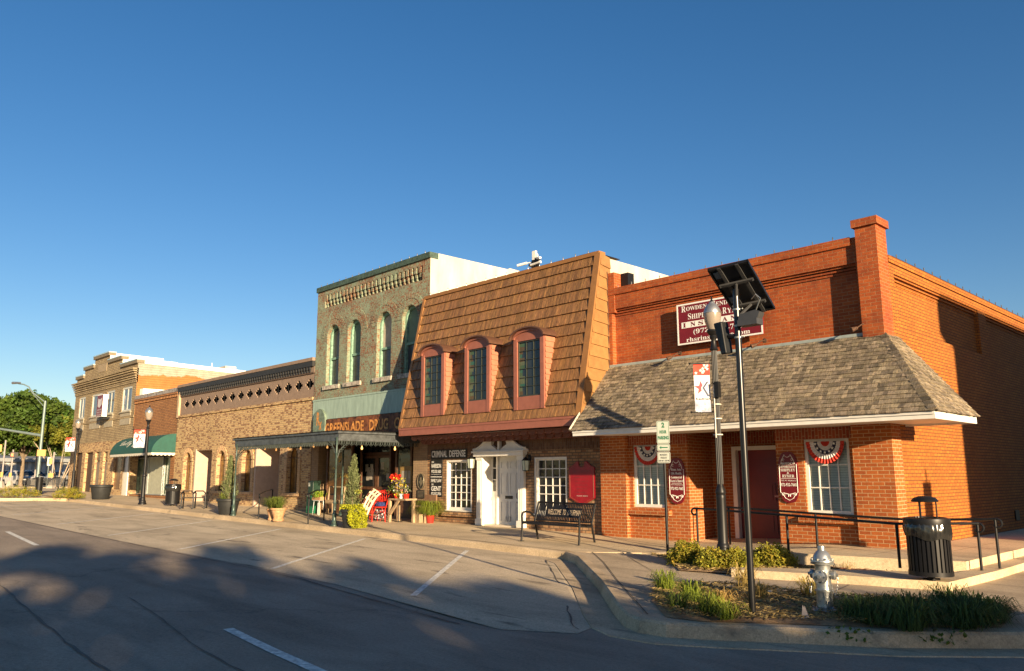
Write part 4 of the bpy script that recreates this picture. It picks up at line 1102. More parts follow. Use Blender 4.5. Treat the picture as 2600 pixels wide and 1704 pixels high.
# ================================================================== CANOPY in front of the drug store
canopy_metal = plain('canopy_grey_metal', (0.085, 0.095, 0.10), .45, .3, var=.3, scale=6)
lace_metal = plain('lace_iron', (0.05, 0.062, 0.055), .5, .2)
def canopy():
    pL = gp(606, 1308, wz); pM = gp(848, 1336, wz)
    YF = pM.y
    xR = pM.x + .08; xL = fx(600, 1100, YF)
    pL = Vector((xL + .12, YF, wz(xL, YF)))
    zt = fz(852, 1093, YF); zb = fz(852, 1119, YF)
    root = thing('porch_canopy', 'flat dark metal canopy with lace iron trim over the drug store sidewalk', 'canopy', (xR, YF, pM.z))
    m = MB()
    prof = [(0.0, zb), (0.0, zb + .20), (-.06, zb + .22), (-.06, zb + .27), (-.02, zt - .03), (-.09, zt)]
    # front gutter
    for (a, za), (b, zb_) in zip(prof, prof[1:]):
        m.quad((xL - .05 + a, YF + a, za), (xR - a, YF + a, za), (xR - b, YF + b, zb_), (xL - .05 + b, YF + b, zb_))
        m.quad((xR - a, YF + a, za), (xR - a, -.06, za), (xR - b, -.06, zb_), (xR - b, YF + b, zb_))
    m.quad((xL - .1, YF - .09, zt), (xR + .09, YF - .09, zt), (xR + .09, -.06, zt + .02), (xL - .1, -.06, zt + .02))
    m.quad((xL, YF + .0, zb + .12), (xR, YF, zb + .12), (xR, -.06, zb + .12), (xL, -.06, zb + .12)); m.quad((xL - .05, YF, zb), (xL - .05, -.06, zb), (xL - .05, -.06, zt), (xL - .05, YF, zt))
    m.build('roof', canopy_metal, root)
    # lace valance
    m = MB()
    def lace(p, q, n):
        p, q = Vector(p), Vector(q); ax = (q - p) / n
        for k in range(n):
            o = p + ax * k; c = o + ax * .5
            for s in (-1, 1):
                pts = [c + ax * s * .48, c + ax * s * .5 + Vector((0, 0, -.07)), c + ax * s * .25 + Vector((0, 0, -.12)), c + ax * s * .05 + Vector((0, 0, -.05)), c + ax * s * .25 + Vector((0, 0, -.02))]
                m.tube(pts, .011, 4, False)
            m.tube([c + Vector((0, 0, -.0)), c + Vector((0, 0, -.15))], [.014, .004], 4)
            m.tube([o, o + ax], .012, 4, False)
    lace((xL, YF + .02, zb), (xR, YF + .02, zb), 46); lace((xR - .02, YF + .04, zb), (xR - .02, -.1, zb), 17)
    m.build('valance', lace_metal, root)
    # posts
    for (p, py1) in ((pL, 0), (pM, 0), (Vector((pL.x + (pM.x - pL.x) * .5, -.75, wz(pL.x, -.75))), 0)):
        m = MB(); H = zb + .1 - p.z
        m.lathe([(.105, 0), (.105, .04), (.075, .07), (.085, .12), (.06, .16), (.062, .30), (.075, .33), (.05, .38), (.047, .62), (.06, .65), (.042, .70), (.032, 1.0), (.028, H - .5), (.045, H - .47), (.03, H - .43), (.028, H - .05), (.05, H)], p, 14)
        if p is not None:
            m.build('post', plain('post_green_iron', (0.045, 0.075, 0.065), .4, .3, var=.3), root, smooth=True)
    # brackets
    for p in (pL, pM):
        m = MB(); zt2 = zb - .01
        for (dx, dy) in ((1, 0), (-1, 0), (0, 1)):
            d = Vector((dx, dy, 0))
            if p is pL and dx < 0: continue
            if p is pM and dx > 0: continue
            A = Vector((p.x, p.y, zt2))
            m.tube([A + d * .03 + Vector((0, 0, -.5)), A + d * .10 + Vector((0, 0, -.28)), A + d * .28 + Vector((0, 0, -.10)), A + d * .48], .013, 5)
            for k in range(5):
                c = A + d * (.06 + .07 * k) + Vector((0, 0, -.08 - .065 * (4 - k))); rr = .045
                m.tube([c + d * rr * math.cos(t * math.pi / 4) + Vector((0, 0, rr * math.sin(t * math.pi / 4))) for t in range(8)], .010, 4, False)
        m.build('bracket', lace_metal, root)
    adopt(root)
    # string of warm bulbs below the canopy
    r = thing('festoon_lights', 'string of small warm bulbs hanging under the dark canopy', 'string lights', (xR, YF, zb - .1), None)
    w = MB(); pts = []; N_ = 24
    for k in range(N_ + 1):
        x = xL + (xR - .3 - xL) * k / N_; pts.append((x, YF + .3, zb - .04 - .05 * (k % 2)))
    w.tube(pts, .006, 4); w.build('wire', black_metal, r)
    for k in range(0, N_, 3):
        m = MB(); m.lathe([(.012, 0), (.015, -.03), (.032, -.07), (.022, -.10), (0, -.11)], pts[k], 8); m.build('bulb', bulb_lit, r, smooth=True)
    for f in (.3, .7):
        m = MB(); m.lathe([(.012, 0), (.015, -.03), (.036, -.08), (.022, -.12), (0, -.13)], (xR - .15, YF * (1 - f), zb - .12), 8); m.build('bulb', bulb_lit, r, smooth=True)
    adopt(r)
    return xL, xR, YF, zb, pM
def lit_bulb():
    m, nt, B, N, L = nodes_of('lit_bulb'); B.inputs['Base Color'].default_value = (.8, .5, .2, 1); B.inputs['Emission Color'].default_value = (1, .45, .12, 1); B.inputs['Emission Strength'].default_value = 0.4; return m
bulb_lit = lit_bulb()
CXL, CXR, CYF, CZB, CPM = canopy()

# ================================================================== BUFF BRICK BUILDING (cross pattern frieze)
def buff_building():
    X0, X1 = -40.5, -27.18
    TOP = 6.2
    root = thing('buff_brick_building', 'long single storey tan brick building with dark cross shaped holes in its brown frieze', 'building', (X0, 0, .4))
    F = TF(0)
    zband = (fz(451, 1056) + fz(804, 1008)) / 2
    arcs = [(466, 483, 1145, 1240), (550, 570, 1144, 1245), (615, 636, 1143, 1250), (727, 757, 1138, 1256)]
    ops = []
    for p0, p1, yt, yb in arcs:
        a, b = fx(p0, 1200), fx(p1, 1200); ops.append((a, b, fz((p0 + p1) / 2, yb), fz((p0 + p1) / 2, yt), 'arch'))
    zb_ = sum(o[2] for o in ops) / 4; zt_ = sum(o[3] for o in ops) / 4; ww = .86
    ops = [((o[0] + o[1]) / 2 - ww / 2, (o[0] + o[1]) / 2 + ww / 2, zb_, zt_, 'arch') for o in ops]
    alc = [(fx(496, 1200), fx(536, 1200)), (fx(650, 1200), fx(709, 1200))]
    za = fz(600, 1138)
    allops = ops + [(a, b, -.1, za) for a, b in alc]
    m = MB(); wall(m, F, X0, X1, -.1, zband, allops, .22); m.build('wall', buff_brick, root)
    # ledge course
    m = MB(); m.box(X0, X1, -.06, .1, zband - .10, zband); m.build('ledge', buff_brick, root)
    # frieze with cross openings
    m = MB(); Fy = .02
    cross = []
    n = 15; ca, cb = fx(473, 1025), fx(785, 978); zc = (fz(473, 1025) + fz(785, 978)) / 2
    un = (cb - ca) / (n - 1); s = .098
    stair = [(1, 3.4), (2.1, 2.2), (3.2, 1)]
    holes = []
    for k in range(n):
        cx = ca + un * k
        holes.append((cx - s * 1.0, cx + s * 1.0, zc - s * 2.1, zc + s * 2.1))
        holes.append((cx - s * 2.1, cx - s * 1.0, zc - s * 1.3, zc + s * 1.3)); holes.append((cx + s * 1.0, cx + s * 2.1, zc - s * 1.3, zc + s * 1.3))
        holes.append((cx - s * 3.2, cx - s * 2.1, zc - s * .55, zc + s * .55)); holes.append((cx + s * 2.1, cx + s * 3.2, zc - s * .55, zc + s * .55))
    ztop = TOP - .55
    G = TF(Fy)
    # columns of the frieze: build per hole column to keep the sheet light
    xs = sorted({X0, X1, *[h[0] for h in holes], *[h[1] for h in holes]})
    for a, b in zip(xs, xs[1:]):
        mu = (a + b) / 2; h = [q for q in holes if q[0] < mu < q[1]]
        if not h: m.quad(G(a, zband, 0), G(b, zband, 0), G(b, ztop, 0), G(a, ztop, 0))
        else:
            h = h[0]; m.quad(G(a, zband, 0), G(b, zband, 0), G(b, h[2], 0), G(a, h[2], 0)); m.quad(G(a, h[3], 0), G(b, h[3], 0), G(b, ztop, 0), G(a, ztop, 0))
            for z in (h[2], h[3]): m.quad(G(a, z, 0), G(b, z, 0), G(b, z, -.04), G(a, z, -.04))
    for h in holes:
        for u in (h[0], h[1]): m.quad(G(u, h[2], 0), G(u, h[3], 0), G(u, h[3], -.04), G(u, h[2], -.04))
    fr = m.build('frieze', umber_paint, root)
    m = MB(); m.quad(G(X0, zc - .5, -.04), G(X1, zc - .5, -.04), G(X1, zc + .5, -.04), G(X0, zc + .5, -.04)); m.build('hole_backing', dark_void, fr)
    m = MB(); m.box(X0 + .05, X1 - .02, -.03, .1, ztop, ztop + .05); m.build('string_course', plain('umber_dark', (0.10, 0.065, 0.045), .8), root)
    # dark dentil cornice
    dk = plain('charcoal_paint', (0.022, 0.022, 0.022), .6)
    m = MB(); m.box(X0 + .02, X1 - .02, -.10, .1, TOP - .28, TOP - .07)
    n = 62
    for k in range(n):
        x = X0 + .08 + (X1 - X0 - .2) * k / n
        m.box(x, x + .10, -.085, .05, TOP - .40, TOP - .281); m.box(x + .01, x + .09, -.055, .05, TOP - .50, TOP - .401)
    m.build('cornice', dk, root); m = MB(); m.box(X0 + .003, X1 - .003, -.008, .1, TOP - .503, TOP - .283); m.build('cornice_band', umber_paint, root)
    m = MB(); m.box(X0 - .0, X1, -.12, .35, TOP - .07, TOP + .06); m.build('coping', umber_paint, root)
    m = MB(); m.box(X0, X0 + .22, -.07, .2, zband - .1, TOP - .1); m.build('edge_strip', plain('pale_stone', (0.50, 0.36, 0.22), .8), root)
    # arched windows with brick surrounds
    amber = plain('amber_pane', (0.20, 0.095, 0.02), .2, var=.5, scale=3)
    for o in ops:
        a, b, c, d = o[:4]; cx = (a + b) / 2; rr = (b - a) / 2; zs = d - rr
        s_ = MB()
        for k in range(11):
            t0, t1 = math.pi * k / 11 + .03, math.pi * (k + 1) / 11 - .03
            s_.prism([(cx + (rr + .01) * math.cos(t0), zs + (rr + .01) * math.sin(t0)), (cx + (rr + .22) * math.cos(t0), zs + (rr + .22) * math.sin(t0)), (cx + (rr + .22) * math.cos(t1), zs + (rr + .22) * math.sin(t1)), (cx + (rr + .01) * math.cos(t1), zs + (rr + .01) * math.sin(t1))], F, -.02, .03)
        for sd in (-1, 1):
            z = c
            while z < zs - .05: s_.prism([(cx + sd * (rr + .01), z), (cx + sd * (rr + .22), z), (cx + sd * (rr + .22), z + .07), (cx + sd * (rr + .01), z + .07)], F, -.02, .028); z += .082
        s_.prism([(a - .25, c - .12), (b + .25, c - .12), (b + .25, c - .01), (a - .25, c - .01)], F, 0, .08)
        sr = s_.build('window_surround', plain('pale_brick', (0.52, 0.34, 0.18), .85, var=.25, scale=18), root)
        f = MB(); pts = [(b, c)] + [(cx + rr * math.cos(math.pi * k / 12), zs + rr * math.sin(math.pi * k / 12)) for k in range(13)] + [(a, c)]
        f.add([F(u, v, -.18) for u, v in pts], [tuple(range(len(pts)))]); w = f.build('window', amber, root)
        q = MB(); q.tube([F(u, v, -.17) for u, v in pts + [pts[0]]], .03, 5); q.tube([F(cx, c, -.17), F(cx, d, -.17)], .018, 5)
        q.tube([F(a, zs, -.17), F(b, zs, -.17)], .014, 4); q.build('frame', plain('brown_frame', (0.10, 0.05, 0.02), .5), w)
    # entrance alcoves lined with pale siding
    sid = plain('pink_beige_siding', (0.46, 0.35, 0.27), .7, var=.06)
    for a, b in alc:
        m = MB(); D = 1.0
        z = wz(a, 0) - .05
        while z < za - .02:
            z2 = min(za, z + .19)
            m.add([(a, 0.0, z), (a, D, z), (a + .015, D, z2), (a + .015, .0, z2)], [(0, 1, 2, 3)]); m.add([(b, .0, z), (b, D, z), (b - .015, D, z2), (b - .015, .0, z2)], [(0, 1, 2, 3)])
            m.add([(a, D, z), (b, D, z), (b, D + .015, z2), (a, D + .015, z2)], [(0, 1, 2, 3)]); m.add([(a, D - .012, z), (b, D - .012, z), (b, D + .01, z), (a, D + .01, z)], [(0, 1, 2, 3)])
            z = z2
        m.quad((a, 0, za - .001), (b, 0, za - .001), (b, D, za - .001), (a, D, za - .001)); al = m.build('alcove', sid, root)
        t = MB(); t.box(a - .10, a + .001, -.03, .02, wz(a, 0) - .05, za + .05); t.build('casing', sid, al)
        dd = MB(); dd.box(a + .35, b - .1, D - .05, D + .005, wz(a, 0), 2.3); dd.build('door', plain('drab_door', (0.25, 0.19, 0.15), .5), al)
    m = MB(); m.box(X0, X1, 1.06, 26, -.1, TOP - .6); m.build('body', umber_brick, root)
    adopt(root)
buff_building()

# ================================================================== NARROW UMBER BUILDING with green awning
def umber_building():
    X0, X1 = -46.75, -40.53
    zt0 = 6.15
    root = thing('umber_brick_building', 'narrow single storey brown brick shop with a green barrel awning', 'building', (X0, 0, .6))
    F = TF(0); zh = fz(390, 1155)
    m = MB()
    m.quad(F(X0, zh, 0), F(X1, zh, 0), F(X1, zt0, 0), F(X0, zt0, 0))
    m.box(X1 - .5, X1, 0, .3, .3, zh); m.build('wall', umber_brick, root)
    m = MB(); n = 30
    for k in range(n):
        x = X0 + (X1 - X0) * k / n; m.box(x, x + .11, -.07, .02, zt0 - .42, zt0 - .30)
    m.box(X0, X1, -.10, .05, zt0 - .299, zt0 - .18); m.build('dentil_course', umber_brick, root)
    m = MB(); m.box(X0, X1, -.06, .3, zt0 - .18, zt0 + .03); m.build('coping', plain('grey_coping', (0.28, 0.26, 0.24), .8, var=.4, scale=9), root)
    # recessed shop window bay
    a, b = X0 + .1, X1 - .5; z0 = fz(400, 1258); 
    m = MB(); m.box(a, b, .02, .5, .3, z0); m.build('stall_wall', umber_brick, root)
    cur = plain('pale_curtain', (0.40, 0.40, 0.30), .6, var=.1); alu = plain('aluminium', (0.45, 0.47, 0.45), .35, .5)
    for p0, p1, Y in ((346, 373, .45), (375, 412, .25), (415, 436, .35)):
        u0, u1 = fx(p0, 1200, Y), fx(p1, 1200, Y)
        muntin_window(root, TF(Y), u0, u1, z0, zh - .1, 0, 1, 1, alu, cur if p0 == 375 else plain('green_glass', (0.13, 0.17, 0.12), .15, var=.4, scale=2), fw=.05)
    m = MB(); m.quad((a, .5, z0), (b, .5, z0), (b, .5, zh), (a, .5, zh)); m.build('shop_backing', plain('dim_interior', (0.06, 0.06, 0.045), .8), root)
    m = MB(); m.box(X0, X1, 1, 26, -.1, 5.6); m.build('body', umber_brick, root)
    adopt(root)
umber_building()
def barrel_awning():
    YB = -.02
    xa, xb = fx(283, 1130, -.9), fx(447, 1120, -.02)
    zt, zb = fz(440, 1102), fz(447, 1150)
    P = 1.15
    r = thing('barrel_awning', 'dark green barrel awning with white scalloped hem and script lettering', 'awning', (xb, 0, zb))
    m = MB(); seg = 14
    R_ = P; sx = P
    arc = [(P * math.cos(math.pi / 2 * k / seg), zb + (zt - zb) * math.sin(math.pi / 2 * k / seg)) for k in range(seg + 1)]
    for (d0, z0), (d1, z1) in zip(arc, arc[1:]):
        m.quad((xa + .8, YB - d0, z0), (xb, YB - d0, z0), (xb, YB - d1, z1), (xa + .8, YB - d1, z1))
    # left rounded end
    for k in range(seg):
        for j in range(10):
            def q(kk, jj):
                ph = math.pi / 2 * kk / seg; th = math.pi / 2 * jj / 10
                return (xa + .8 - .8 * math.cos(ph) * math.sin(th), YB - P * math.cos(ph) * math.cos(th), zb + (zt - zb) * math.sin(ph))
            m.quad(q(k, j), q(k, j + 1), q(k + 1, j + 1), q(k + 1, j))
    m.add([(xb, YB - d, z) for d, z in arc] + [(xb, YB, zb)], [tuple(range(len(arc) + 1))])
    m.build('canvas', plain('green_canvas', (0.012, 0.075, 0.058), .75, var=.1, bmp=.1), r, smooth=True)
    v = MB()
    def hem(p, q, n):
        p, q = Vector(p), Vector(q)
        for k in range(n * 4):
            a = p.lerp(q, k / (n * 4)); b = p.lerp(q, (k + 1) / (n * 4)); h0 = -.09 - .05 * abs(math.sin(math.pi * k / 4)); h1 = -.09 - .05 * abs(math.sin(math.pi * (k + 1) / 4))
            v.quad(a, b, b + Vector((0, 0, h1)), a + Vector((0, 0, h0)))
    hem((xa + .8, YB - P, zb), (xb, YB - P, zb), 24); hem((xb, YB - P, zb), (xb, YB, zb), 6); hem((xa, YB, zb), (xa + .35, YB - P * .8, zb), 4); hem((xa + .35, YB - P * .8, zb), (xa + .8, YB - P, zb), 3)
    v.build('scalloped_hem', plain('hem_white', (.6, .56, .46), .8), r)
    t = MB(); c = fx(331, 1130, -1.0)
    th = .5
    def G(u, v_, d):
        ph = (v_ - zb) / (zt - zb); ph = math.asin(max(0, min(.999, ph))); return (u, YB - P * math.cos(ph) - .012, v_)
    text_mb(t, script('Dolly'), G, c - 1.6, c + .1, zb + .35, zb + .72, 0); text_mb(t, script('Goods'), G, c + .4, c + 2.0, zb + .35, zb + .72, 0); t.build('lettering', plain('hem_cream', (.65, .62, .5), .7), r)
    adopt(r)
barrel_awning()

# ================================================================== LEFT TWO STOREY BUILDING
def left_building():
    X0, X1 = -58.3, -46.8
    root = thing('yellow_brick_building', 'two storey yellow brick building with stepped parapet at the far end of the row', 'building', (X0, 0, .7))
    F = TF(0)
    base = 7.62; z1 = 8.25; z2 = 8.85
    z_cor = fz(345, 950)
    cen = fx(263, 900)
    # parapet steps (px measured)
    xs = [X0, fx(217, 935), fx(243, 905), fx(282, 880), fx(313, 900), X1]
    zA = (fz(205, 957) + fz(340, 915)) / 2; zB = (fz(230, 932) + fz(300, 905)) / 2; zC = fz(263, 905 - 5)
    hz = [zA, zB, zC, zB, zA]
    zc0 = (fz(190, 989) + fz(350, 949)) / 2
    m = MB(); G = yellow_brick
    ops = []
    for p0, p1, yt, yb in ((201, 216, 1008, 1063), (233, 258, 1001, 1058), (270, 289, 993, 1052), (309, 333, 984, 1046)):
        a, b = fx(p0, 1030), fx(p1, 1030); ops.append([a, b, fz((p0 + p1) / 2, yb), fz((p0 + p1) / 2, yt)])
    zb_ = sum(o[2] for o in ops) / 4; zt_ = sum(o[3] for o in ops) / 4
    for o in ops: o[2], o[3] = zb_, zt_
    zs = (fz(192, 1079) + fz(337, 1056)) / 2; zl = fz(260, 1122)
    wall(m, F, X0, X1, zl, zc0 + .6, ops, .07)
    for (a, b), h in zip(zip(xs, xs[1:]), hz): m.quad(F(a, zc0 + .6, 0), F(b, zc0 + .6, 0), F(b, h, 0), F(a, h, 0))
    m.build('wall', G, root)
    m = MB()
    for k in range(6): m.box(X0 - .22 + .03 * k, X1 + .0, -.28 + .045 * k, .05, zc0 + .25 - .13 * k, zc0 + .33 - .13 * k)
    m.box(X0 - .05, X1, -.04, .05, zc0 - .5, zc0 + .3); m.box(X0, X1, -.05, .02, zs - .07, zs + .05)
    m.build('corbelled_cornice', G, root)
    cop = plain('coping_cap', (0.20, 0.16, 0.10), .7); met = plain('coping_metal', (0.42, 0.52, 0.52), .4, .3)
    m = MB(); m2 = MB()
    for (a, b), h in zip(zip(xs, xs[1:]), hz): m.box(a - .06, b + .06, -.10, .32, h - .20, h - .03); m2.box(a - .08, b + .08, -.12, .34, h - .03, h + .04)
    m.build('coping', cop, root); m2.build('coping_cap', met, root)
    wh = plain('whitewash', (0.85, 0.84, 0.80), .7, var=.03)
    m = MB()
    for k, (x, za, zb2) in enumerate(((xs[3], hz[3], hz[2]), (xs[4], hz[4], hz[3]))):
        pr = [(0.0, za - .15), (0.0, zb2 - .04), (3.2, zb2 - .1), (3.2, za - .15)]
        m.add([(x + .03, y, z) for y, z in pr] + [(x - .25, y, z) for y, z in pr], [(0, 1, 2, 3), (1, 5, 6, 2), (4, 5, 6, 7)])
    m.build('parapet_return', wh, root)
    m = MB(); m.prism([(fx(251, 930), fz(257, 945)), (fx(272, 930), fz(257, 945)), (fx(272, 930), fz(262, 924)), (fx(251, 930), fz(262, 924))], F, 0, .02); m.build('name_stone', plain('name_stone', (.34, .26, .16), .8), root)
    fr = plain('pale_frame', (.50, .50, .44), .5)
    for o in ops:
        w = muntin_window(root, F, o[0], o[1], o[2], o[3], .02, 2, 1, fr, glass('upper_glass', (0.05, 0.06, 0.085), .08) if 'upper_glass' not in MATS else MATS['upper_glass'], fw=.12, bar=.12)
        s = MB(); s.prism([(o[0] - .05, o[2] - .75), (o[1] + .05, o[2] - .75), (o[1] + .05, o[2] - .02), (o[0] - .05, o[2] - .02)], F, -.002, .03); s.prism([(o[0] - .1, o[2] - .06), (o[1] + .1, o[2] - .06), (o[1] + .1, o[2]), (o[0] - .1, o[2])], F, 0, .09); s.build('apron', plain('apron_stone', (.34, .30, .22), .8), w)
    # ground floor in buff brick with tall narrow openings
    gops = []
    for p0, p1, yt, yb in ((189, 205, 1150, 1250), (213, 232, 1149, 1252), (238, 251, 1147, 1252), (259, 270, 1147, 1252), (286, 306, 1154, 1243)):
        a, b = fx(p0, 1200), fx(p1, 1200); gops.append((a, b, fz((p0 + p1) / 2, yb) if p0 == 286 else -.1, fz((p0 + p1) / 2, yt)))
    m = MB(); m.quad(F(fx(312, 1200), zl - .5, .0), F(X1, zl - .5, 0), F(X1, zl, 0), F(fx(312, 1200), zl, 0)); 
    wall(m, F, X0, fx(312, 1200), -.1, zl, gops, .16); m.box(fx(327, 1200), X1, 0, .4, -.1, zl - .5)
    m.build('ground_floor_wall', buff_brick, root)
    bk = MB(); bk.quad((X0, .158, -.1), (fx(312, 1200), .158, -.1), (fx(312, 1200), .158, zl), (X0, .158, zl)); bk.quad((fx(312, 1200), .5, -.1), (X1, .5, -.1), (X1, .5, zl), (fx(312, 1200), .5, zl)); bk.build('shop_backing', plain('brown_recess', (0.07, 0.042, 0.025), .7), root)
    a, b = fx(313, 1200, .1), fx(325, 1200, .1); d = MB(); d.box(a, b, .08, .14, .5, zl - .55); d.build('door', white_paint, root)
    for k, (p0, p1) in enumerate(((238, 251), (259, 270))):
        a, b = fx(p0, 1200), fx(p1, 1200); d = MB(); d.box(a, b, .12, .15, .6, 2.6); d.build('door', plain('grey_door', (.18, .15, .12), .5) , root)
        g = MB(); g.box(a, b, .12, .15, 2.7, 3.7); g.build('transom', dark_glass, root)
    a, b = gops[4][0], gops[4][1]; g = MB(); g.box(a, b, .12, .15, gops[4][2], gops[4][3]); g.build('shop_window', plain('tan_pane', (0.16, 0.09, 0.045), .25), root)
    # side wall: bare orange brick below grey rendering with a ragged edge
    mm, nt, B, N, L = nodes_of('ragged_render'); P = coords(N); sx = N('ShaderNodeSeparateXYZ'); L(P, sx.inputs[0])
    nz = noise_n(N, L, P, .9, 6, .6); h = mathn(N, L, 'ADD', sx.outputs[2], mathn(N, L, 'MULTIPLY', nz, 1.1))
    f = ramp(N, L, mathn(N, L, 'SUBTRACT', h, 7.95), [(0.0, (0, 0, 0)), (.05, (1, 1, 1))])
    o_ = ramp(N, L, noise_n(N, L, P, 3, 6, .7), [(.3, (.32, .12, .03)), (.7, (.42, .17, .045))]); g_ = ramp(N, L, noise_n(N, L, P, 2.2, 7, .75), [(.3, (.26, .235, .18)), (.6, (.40, .36, .28)), (.75, (.40, .29, .18))])
    wv = N('ShaderNodeTexWave'); wv.bands_direction = 'Z'; wv.inputs['Scale'].default_value = 2.4; wv.inputs['Distortion'].default_value = .6; L(P, wv.inputs[0])
    c = mixc(N, L, f, o_, g_); c = mixc(N, L, .25, c, wv.outputs['Color'], 'MULTIPLY'); L(c, B.inputs['Base Color']); B.inputs['Roughness'].default_value = .9; bump(N, L, B, wv.outputs['Fac'], .4, .02)
    MATS['ragged_render'] = mm
    m = MB(); pr = [(0, zA), (30, 7.65)]
    m.quad((X1, 0, 4.5), (X1, 34, 4.5), (X1, 34, 7.4), (X1, 0, zA - .2)); m.build('side_wall', mm, root)
    m = MB(); m.hexa([(X1 - .3, 0.33, zA - .22), (X1 + .06, .33, zA - .22), (X1 + .06, 34, 7.38), (X1 - .3, 34, 7.38), (X1 - .3, .33, zA + .02), (X1 + .06, .33, zA + .02), (X1 + .06, 34, 7.62), (X1 - .3, 34, 7.62)]); m.build('side_coping', wh, root)
    m = MB(); m.box(X1, X1 + .5, .2, 1.7, 5.9, 6.6); m.build('parapet_block', wh, root)
    m = MB(); m.box(X0, X1 - .01, .62, 34, -.1, 7.2); m.box(X0, X0 + .3, 0.01, .62, -.1, 7.2); m.build('body', yellow_brick, root)
    adopt(root)
    # roof unit
    p = onY(492, 930, 14); q = onY(572, 930, 14); z0, z1 = onY(540, 945, 14).z, onY(540, 917, 14).z
    r = thing('rooftop_unit', 'large pale rooftop air unit above the orange side wall', 'air unit', (p.x, 14, z0 - .8))
    m = MB(); z1 -= .7; m.box(p.x, q.x, 14, 15, z0 - .8, z1); m.build('cabinet', white_stucco, r)
    m = MB(); m.box(q.x - 1.0, q.x - .25, 13.97, 14.02, z0 - .1, z1 - .25); m.build('grille', black_metal, r)
    m = MB(); m.tube([(q.x - 2.6, 13.9, z0 - .5), (q.x - 2.6, 13.9, z1 + .5)], .05, 6); m.build('vent_pipe', white_paint, r); adopt(r)
    # boxed sign standing off the wall
    xa, xb = fx(246, 1030, -.55), fx(260.5, 1030, -.55); z0, z1 = fz(254, 1058, -.55), fz(254, 1003, -.55)
    r = thing('projecting_sign', 'dark red boxed sign with white sides between the upper windows', 'sign', (xa, 0, z0))
    m = MB(); m.box(xa, xb, -.55, -.28, z0, z1); m.build('cabinet', wh, r)
    m = MB(); m.box(xa + .2, xb - .2, -.45, 0, z0 - .14, z0 - .02); m.box(xa + .1, xa + .25, -.28, 0, z1 - .3, z1 - .2); m.build('bracket', black_metal, r)
    H2 = TF(-.55); f1 = MB(); f1.prism([(xa + .03, z0 + .03), (xb - .03, z0 + .03), (xb - .03, z1 - .03), (xa + .03, z1 - .03)], H2, .001, .008); fa = f1.build('face', wine, r)
    W_, H_ = xb - xa, z1 - z0; f2 = MB()
    f2.add([H2(xa + W_ * u, z0 + H_ * v, .012) for u, v in ((.18, .48), (.5, .40), (.86, .55), (.8, .86), (.55, .78), (.2, .84))], [(0, 1, 2, 3, 4, 5)])
    for k, s_ in enumerate(('HOME', 'HEALTH', 'CENTER')): text_mb(f2, s_, H2, xa + W_ * .12, xb - W_ * .12, z0 + H_ * (.28 - .115 * k), z0 + H_ * (.35 - .115 * k), .012, bold=.02)
    f2.build('emblem', plain('pale_emblem', (.55, .50, .50), .5), fa)
    adopt(r)
left_building()
# ================================================================== GROUND, ROAD, SIDEWALKS
def st(o): o['kind'] = 'structure'; return o
def ground_mat(name, c1, c2, big=.35, stain=None, grain=140, bmp=.35, rough=.9, cracks=0, joint=None):
    m, nt, B, N, L = nodes_of(name); P = coords(N)
    c = ramp(N, L, noise_n(N, L, P, big, 6, .6), [(.3, c1), (.7, c2)])
    g = ramp(N, L, noise_n(N, L, P, grain, 3, .7), [(.3, (.72,) * 3), (.5, (1, 1, 1)), (.75, (1.18,) * 3)])
    c = mixc(N, L, 1.0, c, g, 'MULTIPLY')
    g2_ = ramp(N, L, noise_n(N, L, P, 26, 6, .8), [(.32, (.70,) * 3), (.5, (1, 1, 1)), (.68, (1.2,) * 3)]); c = mixc(N, L, 1.0, c, g2_, 'MULTIPLY')
    mp = N('ShaderNodeMapping'); mp.inputs['Scale'].default_value = (.35, 1.6, 1); L(P, mp.inputs[0])
    s = ramp(N, L, noise_n(N, L, mp.outputs[0], .9, 7, .65, .5), [(.34, (.66,) * 3), (.55, (1, 1, 1))])
    c = mixc(N, L, .8, c, s, 'MULTIPLY')
    if stain:
        s = ramp(N, L, noise_n(N, L, mp.outputs[0], 1.7, 5, .6, .3), [(.60, (0, 0, 0)), (.70, (.8,) * 3)])
        c = mixc(N, L, s, c, stain)
    if cracks:
        v = N('ShaderNodeTexVoronoi'); v.feature = 'DISTANCE_TO_EDGE'; v.inputs['Scale'].default_value = cracks
        wv = N('ShaderNodeVectorMath'); wv.operation = 'MULTIPLY_ADD'; nz = N('ShaderNodeTexNoise'); nz.inputs['Scale'].default_value = 1.2; nz.inputs['Detail'].default_value = 6; L(P, nz.inputs[0])
        L(nz.outputs['Color'], wv.inputs[0]); wv.inputs[1].default_value = (1.5, 1.5, 0); L(P, wv.inputs[2]); L(wv.outputs[0], v.inputs['Vector'])
        f = ramp(N, L, v.outputs['Distance'], [(0.0, (.5,) * 3), (.005, (1, 1, 1))]); c = mixc(N, L, .45, c, f, 'MULTIPLY')
    L(c, B.inputs['Base Color']); B.inputs['Roughness'].default_value = rough; B.inputs['Specular IOR Level'].default_value = .25
    bump(N, L, B, noise_n(N, L, P, grain * .6, 4, .7), bmp, .008); MATS[name] = m; return m
asphalt = ground_mat('asphalt', (.285, .225, .165), (.385, .31, .23), .5, None, 90, .8, cracks=.10)
bay_conc = ground_mat('bay_concrete', (.50, .405, .275), (.66, .54, .37), .5, (.10, .085, .065), 60, .5)
walk_conc = ground_mat('walk_concrete', (.54, .42, .265), (.67, .53, .34), .7, None, 120, .35)
kerb_conc = ground_mat('kerb_concrete', (.45, .34, .21), (.60, .465, .30), 1.1, (.14, .12, .09), 70, .5)
ramp_conc = ground_mat('ramp_concrete', (.44, .345, .23), (.54, .43, .29), .7, None, 120, .35)
